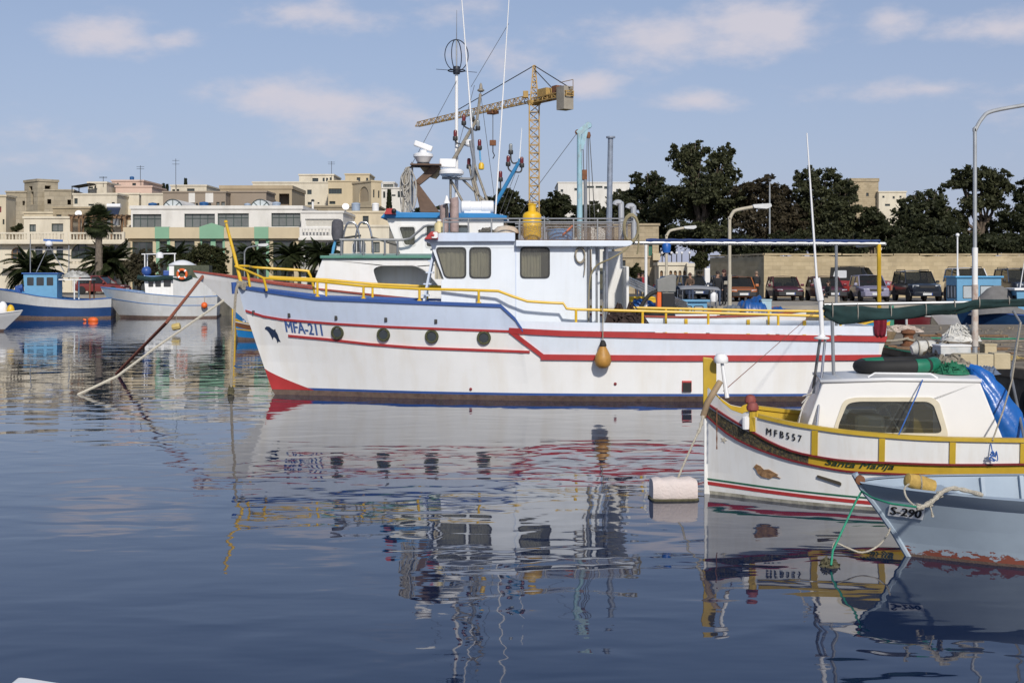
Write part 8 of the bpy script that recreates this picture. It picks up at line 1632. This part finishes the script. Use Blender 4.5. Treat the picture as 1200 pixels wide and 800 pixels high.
    mb = MB(); mb.box(fx-.05,fx+.1,-w*.46,w*.46,zh-.07,zh+.06); build(mb,'grille',trim,t,smooth=0,bevel=.015)
    mb = MB(); mb.box(fx-.125,fx-.10,-.26,.26,.37,.49); o = build(mb,'number_plate',plate_w,t,smooth=0); mb = MB(); mb.box(fx-.128,fx-.1255,-.26,-.215,.372,.488); build(mb,'country_band',plate_b,o,smooth=0)
    for sgn in (-1,1): mb = MB(); mb.box(tail-.05,tail+.012,min(sgn*w*.55,sgn*w*.8),max(sgn*w*.55,sgn*w*.8),.68,.84); build(mb,'tail_light',red,t,smooth=0)
    if suv:
        for sgn in (-1,1): mb = MB(); mb.tube([(ws_t+.2,sgn*wt*.92,gz+.06),(ws_t+.25,sgn*wt*.92,gz+.12),(rb-.2,sgn*wt*.92,gz+.12),(rb-.15,sgn*wt*.92,gz+.06)],.02,6); build(mb,'roof_rack_bar',trim,t)
        mb = MB(); mb.box(nose+.1,tail-.1,-w-.012,-w+.03,zs,zs+.16); build(mb,'side_skirt',trim,t,smooth=0); mb = MB(); mb.box(nose+.1,tail-.1,w-.03,w+.012,zs,zs+.16); build(mb,'side_skirt',trim,t,smooth=0)
    if kind == 'jeep':
        canvas = mat('black_canvas',(.03,.03,.028),.9)
        mb = MB(); mb.plate([(cowl+.5,zb_),(back+.02,zb_),(rb+.06,gz+.06),(ws_t+.1,gz+.06)],[rpoly([(mid+.1,zb_+.16),(back-.18,zb_+.16),(rb-.2,gz-.12),(mid+.1,gz-.12)],.06)],w*.94,w*.90,lambda u,v,d:(u,d,v)); mb.plate([(cowl+.5,zb_),(back+.02,zb_),(rb+.06,gz+.06),(ws_t+.1,gz+.06)],[rpoly([(mid+.1,zb_+.16),(back-.18,zb_+.16),(rb-.2,gz-.12),(mid+.1,gz-.12)],.06)],-w*.94,-w*.90,lambda u,v,d:(u,d,v)); build(mb,'soft_top_side',canvas,t,smooth=0)
        for sgn in (-1,1): mb = MB(); mb.plate([(mid+.1,zb_+.16),(back-.18,zb_+.16),(rb-.2,gz-.12),(mid+.1,gz-.12)],[],sgn*w*.915,sgn*w*.925,lambda u,v,d:(u,d,v)); build(mb,'plastic_window',mat('bright_plastic_window',(.75,.76,.76),.15),t,smooth=0)
    return t
burg = carpaint('burgundy',(.10,.012,.022)); dkb = carpaint('dark_blue',(.035,.05,.085)); org = carpaint('orange',(.42,.13,.03)); lil = carpaint('lilac_grey',(.25,.24,.33)); blk_ = carpaint('black',(.012,.016,.026)); slv = carpaint('silver',(.36,.36,.35)); jred = carpaint('red',(.36,.04,.035)); navyc = carpaint('navy',(.04,.05,.075))
car('dark blue hatchback parked beside the orange car',851,74,88,dkb,3.9,1.66,1.45,'hatch',bumper=trim)
car('orange boxy old hatchback facing the boats',866.5,73,88,org,3.8,1.62,1.38,'hatch',bumper=trim)
car('burgundy hatchback parked next to the man with his back turned',919,75,88,burg,4.0,1.68,1.40,'hatch',bumper=trim)
car('burgundy hatchback behind the luzzu aerial with a person sitting in front',968,74,90,burg,4.0,1.68,1.40,'hatch',bumper=trim)
car('red soft top jeep with black canvas behind the lilac car',1010,79.5,150,jred,3.8,1.6,1.95,'jeep',bumper=trim,roofm=mat('black_canvas',(.03,.03,.028),.9))
car('lilac grey compact car parked beside the yellow awning post',1018.5,73,88,lil,3.5,1.62,1.48,'mpv')
car('black sport utility car with roof bars',1074,73,88,blk_,4.3,1.8,1.72,'suv',bumper=blk_)
car('silver and grey off road car with white bonnet behind the jetty lamp',1136,73,88,slv,4.4,1.8,1.88,'rover',bumper=trim,roofm=mat('car_white_roof',(.6,.6,.6),.4))
car('dark car half hidden behind the off road car',1166,77,88,blk_,4.0,1.66,1.42,'hatch')
car('navy van like car next to the white motor boat',1194,73,86,navyc,4.4,1.8,1.85,'suv',bumper=trim)
car('blue hatchback behind the leaning woman near the arcade',811,80,96,dkb,3.7,1.6,1.45,'hatch')
car('blue hatchback at the iron gate',800,86,150,carpaint('mid_blue',(.06,.10,.17)),3.7,1.6,1.42,'hatch')
car('red car parked behind the blue fishing boat at the left quay',120,98,170,carpaint('dull_red',(.2,.035,.03)),4.0,1.65,1.42,'hatch')
car('dark car parked under the dense street tree',235,97,172,blk_,4.0,1.66,1.42,'hatch')

# ------------------------------------------------------------------ people
def person(label, px, Y, hgt, face, jacket, trouser, hair=(.03,.02,.015), pose='stand', zb=ZQ+.004, arms=((.1,0),(.1,0)), skin=(.45,.27,.19), bag=None, hairlong=False, lean=0):
    """one continuous skinned body; face = direction the person looks (degrees, 0 = +x)"""
    t = thing('person', label, 'person', (XN(px,Y),Y,zb), R(face)); s = hgt/1.75
    V = []; E = []; Rr = []
    def v(x,y,z,r): V.append(((x+lean*max(0,z-.9))*s,y*s,z*s)); Rr.append(r*s); return len(V)-1
    def e(a,b): E.append((a,b))
    sit = pose == 'sit'; hp = .46 if sit else .93; d = hp-.93
    pel = v(0,0,.95+d,.15); wa = v(0,0,1.1+d,.14); ch = v(.01,0,1.32+d,.165); nk = v(.0,0,1.49+d,.065); hd0 = v(.015,0,1.58+d,.085); hd1 = v(.02,0,1.68+d,.095); e(pel,wa); e(wa,ch); e(ch,nk); e(nk,hd0); e(hd0,hd1)
    for sgn, (sw, bend) in zip((-1,1), arms):
        sh_ = v(0,sgn*.19,1.42+d,.075); el = v(.02+.28*math.sin(sw),sgn*.25,1.42+d-.28*math.cos(sw),.05); wr_ = v(.02+.28*math.sin(sw)+.25*math.sin(sw+bend),sgn*(.24-.10*math.sin(bend)),1.42+d-.28*math.cos(sw)-.25*math.cos(sw+bend),.038); ha = v(.02+.28*math.sin(sw)+.34*math.sin(sw+bend),sgn*(.235-.13*math.sin(bend)),1.42+d-.28*math.cos(sw)-.34*math.cos(sw+bend),.042)
        e(ch,sh_); e(sh_,el); e(el,wr_); e(wr_,ha)
        hpv = v(0,sgn*.095,.88+d,.10)
        if sit: kn_ = v(.42,sgn*.12,.48,.07); an = v(.45,sgn*.12,.09,.05)
        else: kn_ = v(.02,sgn*.10,.50,.065); an = v(-.01,sgn*.105,.09,.045)
        toe = v((.6 if sit else .14),sgn*.12,.045,.042); e(pel,hpv); e(hpv,kn_); e(kn_,an); e(an,toe)
    me = bpy.data.meshes.new('tmp'); me.from_pydata(V,E,[]); o = bpy.data.objects.new('tmp',me); C.objects.link(o)
    o.modifiers.new('skin','SKIN'); 
    for i, sv in enumerate(me.skin_vertices[0].data): sv.radius = (Rr[i],Rr[i]); sv.use_root = i == 0
    for i in (pel,wa,ch): me.skin_vertices[0].data[i].radius = (Rr[i]*.8,Rr[i]*1.15)
    sb = o.modifiers.new('sub','SUBSURF'); sb.levels = 2; sb.render_levels = 2
    dg = bpy.context.evaluated_depsgraph_get(); m2 = bpy.data.meshes.new_from_object(o.evaluated_get(dg)); C.objects.unlink(o); bpy.data.objects.remove(o)
    m2.name = 'body'; m2.materials.clear()
    cl = [mat('skin_%g'%skin[0],skin,.6), jacket, trouser, mat('dark_shoes',(.03,.025,.02),.6)]
    for q in cl: m2.materials.append(q)
    hands = [i for i in range(len(V)) if abs(Rr[i]-.042*s) < 1e-6 and V[i][2] > .2*s]
    for p in m2.polygons:
        c = p.center; z = c.z/s; k = 1
        if z > 1.475+d and abs(c.y) < .12*s: k = 0
        elif any((Vector(V[i])-c).length < .065*s for i in hands): k = 0
        elif z < .09: k = 3
        elif z < .88+d and not (abs(c.y) > .17*s and z > .6+d): k = 2
        p.material_index = k; p.use_smooth = True
    bo = bpy.data.objects.new('body',m2); C.objects.link(bo); bo.parent = t
    hc = Vector(((.02+lean*.75)*s,0,(1.675+d)*s)); mb = MB(); hm = mat('hair_%g'%hair[0],hair,.7,var=.3,scale=20)
    mb.ball(hc+Vector((-.02*s,0,.025*s)),.112*s,12,8,(1.05,.95,1.05))
    if hairlong: mb.ball(hc+Vector((-.05*s,0,-.09*s)),.11*s,12,8,(.8,1.1,1.3))
    ho = build(mb,'hair',hm,t); 
    mb = MB(); f = hc+Vector((.088*s,0,-.035*s)); mb.ball(f,.02*s,6,5,(1,.8,1.3)); build(mb,'nose',cl[0],bo)
    for sgn in (-1,1): mb = MB(); mb.ball(hc+Vector((.082*s,sgn*.035*s,.0)),.011*s,6,5); build(mb,'eye',black,bo); mb = MB(); mb.ball(hc+Vector((0,sgn*.098*s,-.03*s)),.025*s,6,5,(.6,.4,1)); build(mb,'ear',cl[0],bo)
    if bag:
        hnd = Vector(V[hands[0]]); b2 = thing('shopping_bag','white plastic bag held by the man in the dark jacket','bag',t.location+Vector((0,0,0))); M_ = Matrix.Rotation(R(face),3,'Z'); hw = t.location+M_ @ hnd; b2.location = hw-Vector((0,0,.52))
        mb = MB(); A = []
        for zz, ww in ((0,.13),(.06,.16),(.25,.17),(.38,.15),(.44,.06)): A.append([(ww*math.cos(a_)*1.0,.07*math.sin(a_)*(ww/.17),zz) for a_ in np.linspace(0,6.283,13)])
        mb.grid(A); mb.add(A[0][:-1],[tuple(range(12))]); build(mb,'sack',white_clean,b2,smooth=60); mb = MB(); mb.tube([(-.05,0,.43),(0,0,.53),(.05,0,.43)],.012,5); build(mb,'handle',white_clean,b2)
    return t
jk = mat('black_jacket',(.014,.015,.018),.85); jk2 = mat('charcoal_coat',(.022,.022,.026),.9); jn = mat('blue_jeans',(.05,.07,.12),.9); tr_ = mat('dark_trousers',(.016,.016,.019),.9); brn = mat('brown_jacket',(.10,.065,.045),.9); rdj = mat('red_jacket',(.26,.02,.03),.85)
person('man in a dark jacket and jeans holding a white bag on the quay',841,60.5,1.62,-80,jk,jn,pose='stand',arms=((.05,.1),(.05,.15)),bag=True)
person('dark haired woman in black reading a paper next to the man with the bag',848.5,62,1.70,-150,jk2,tr_,(.05,.015,.012),arms=((.35,1.5),(.35,1.5)),hairlong=True)
t = thing('paper_sheet','pale paper held by the dark haired woman','paper',(XN(851.5,61.6),61.72,2.42)); t.rotation_euler = (R(20),0,R(10)); mb = MB(); A = [[(x,.01*math.sin(x*9),z) for x in np.linspace(-.13,.17,6)] for z in np.linspace(0,.2,4)]; mb.grid(A); o = build(mb,'sheet',cream2,t); sd = o.modifiers.new('s','SOLIDIFY'); sd.thickness = .004
person('man in black seen from behind beside the burgundy car',886.5,75,1.66,95,jk,tr_,(.25,.17,.12),arms=((.1,.3),(.1,.3)))
person('woman in a brown jacket leaning near the small cabin boat',810,64,1.55,-120,brn,jn,(.07,.03,.02),arms=((.4,.9),(.5,.9)),lean=.25)
person('dark haired person in black sitting on the quay in front of the burgundy car',971,66,1.6,-160,jk,tr_,(.03,.015,.012),pose='sit',arms=((.3,.8),(.3,.8)),hairlong=True)
t = thing('quay_seat','low stone seat under the sitting person','seat',(XN(972,66),66.1,ZQ)); mb = MB(); mb.box(-.5,.5,-.25,.25,.06,.40); build(mb,'slab',concrete,t,smooth=0,bevel=.03); mb = MB(); mb.box(-.4,.4,-.2,.2,0,.059); build(mb,'base',concrete,t,smooth=0)
person('person in a red jacket in the small group near the street bush',753,84,1.6,-90,rdj,tr_,(.03,.02,.02)); person('person in black in the small group beside the red jacket',757,84.5,1.6,-60,jk,tr_,(.03,.02,.02)); person('person in a dark coat and blue trousers at the edge of the small group',748.5,83.5,1.55,-120,jk2,jn,(.05,.02,.02))
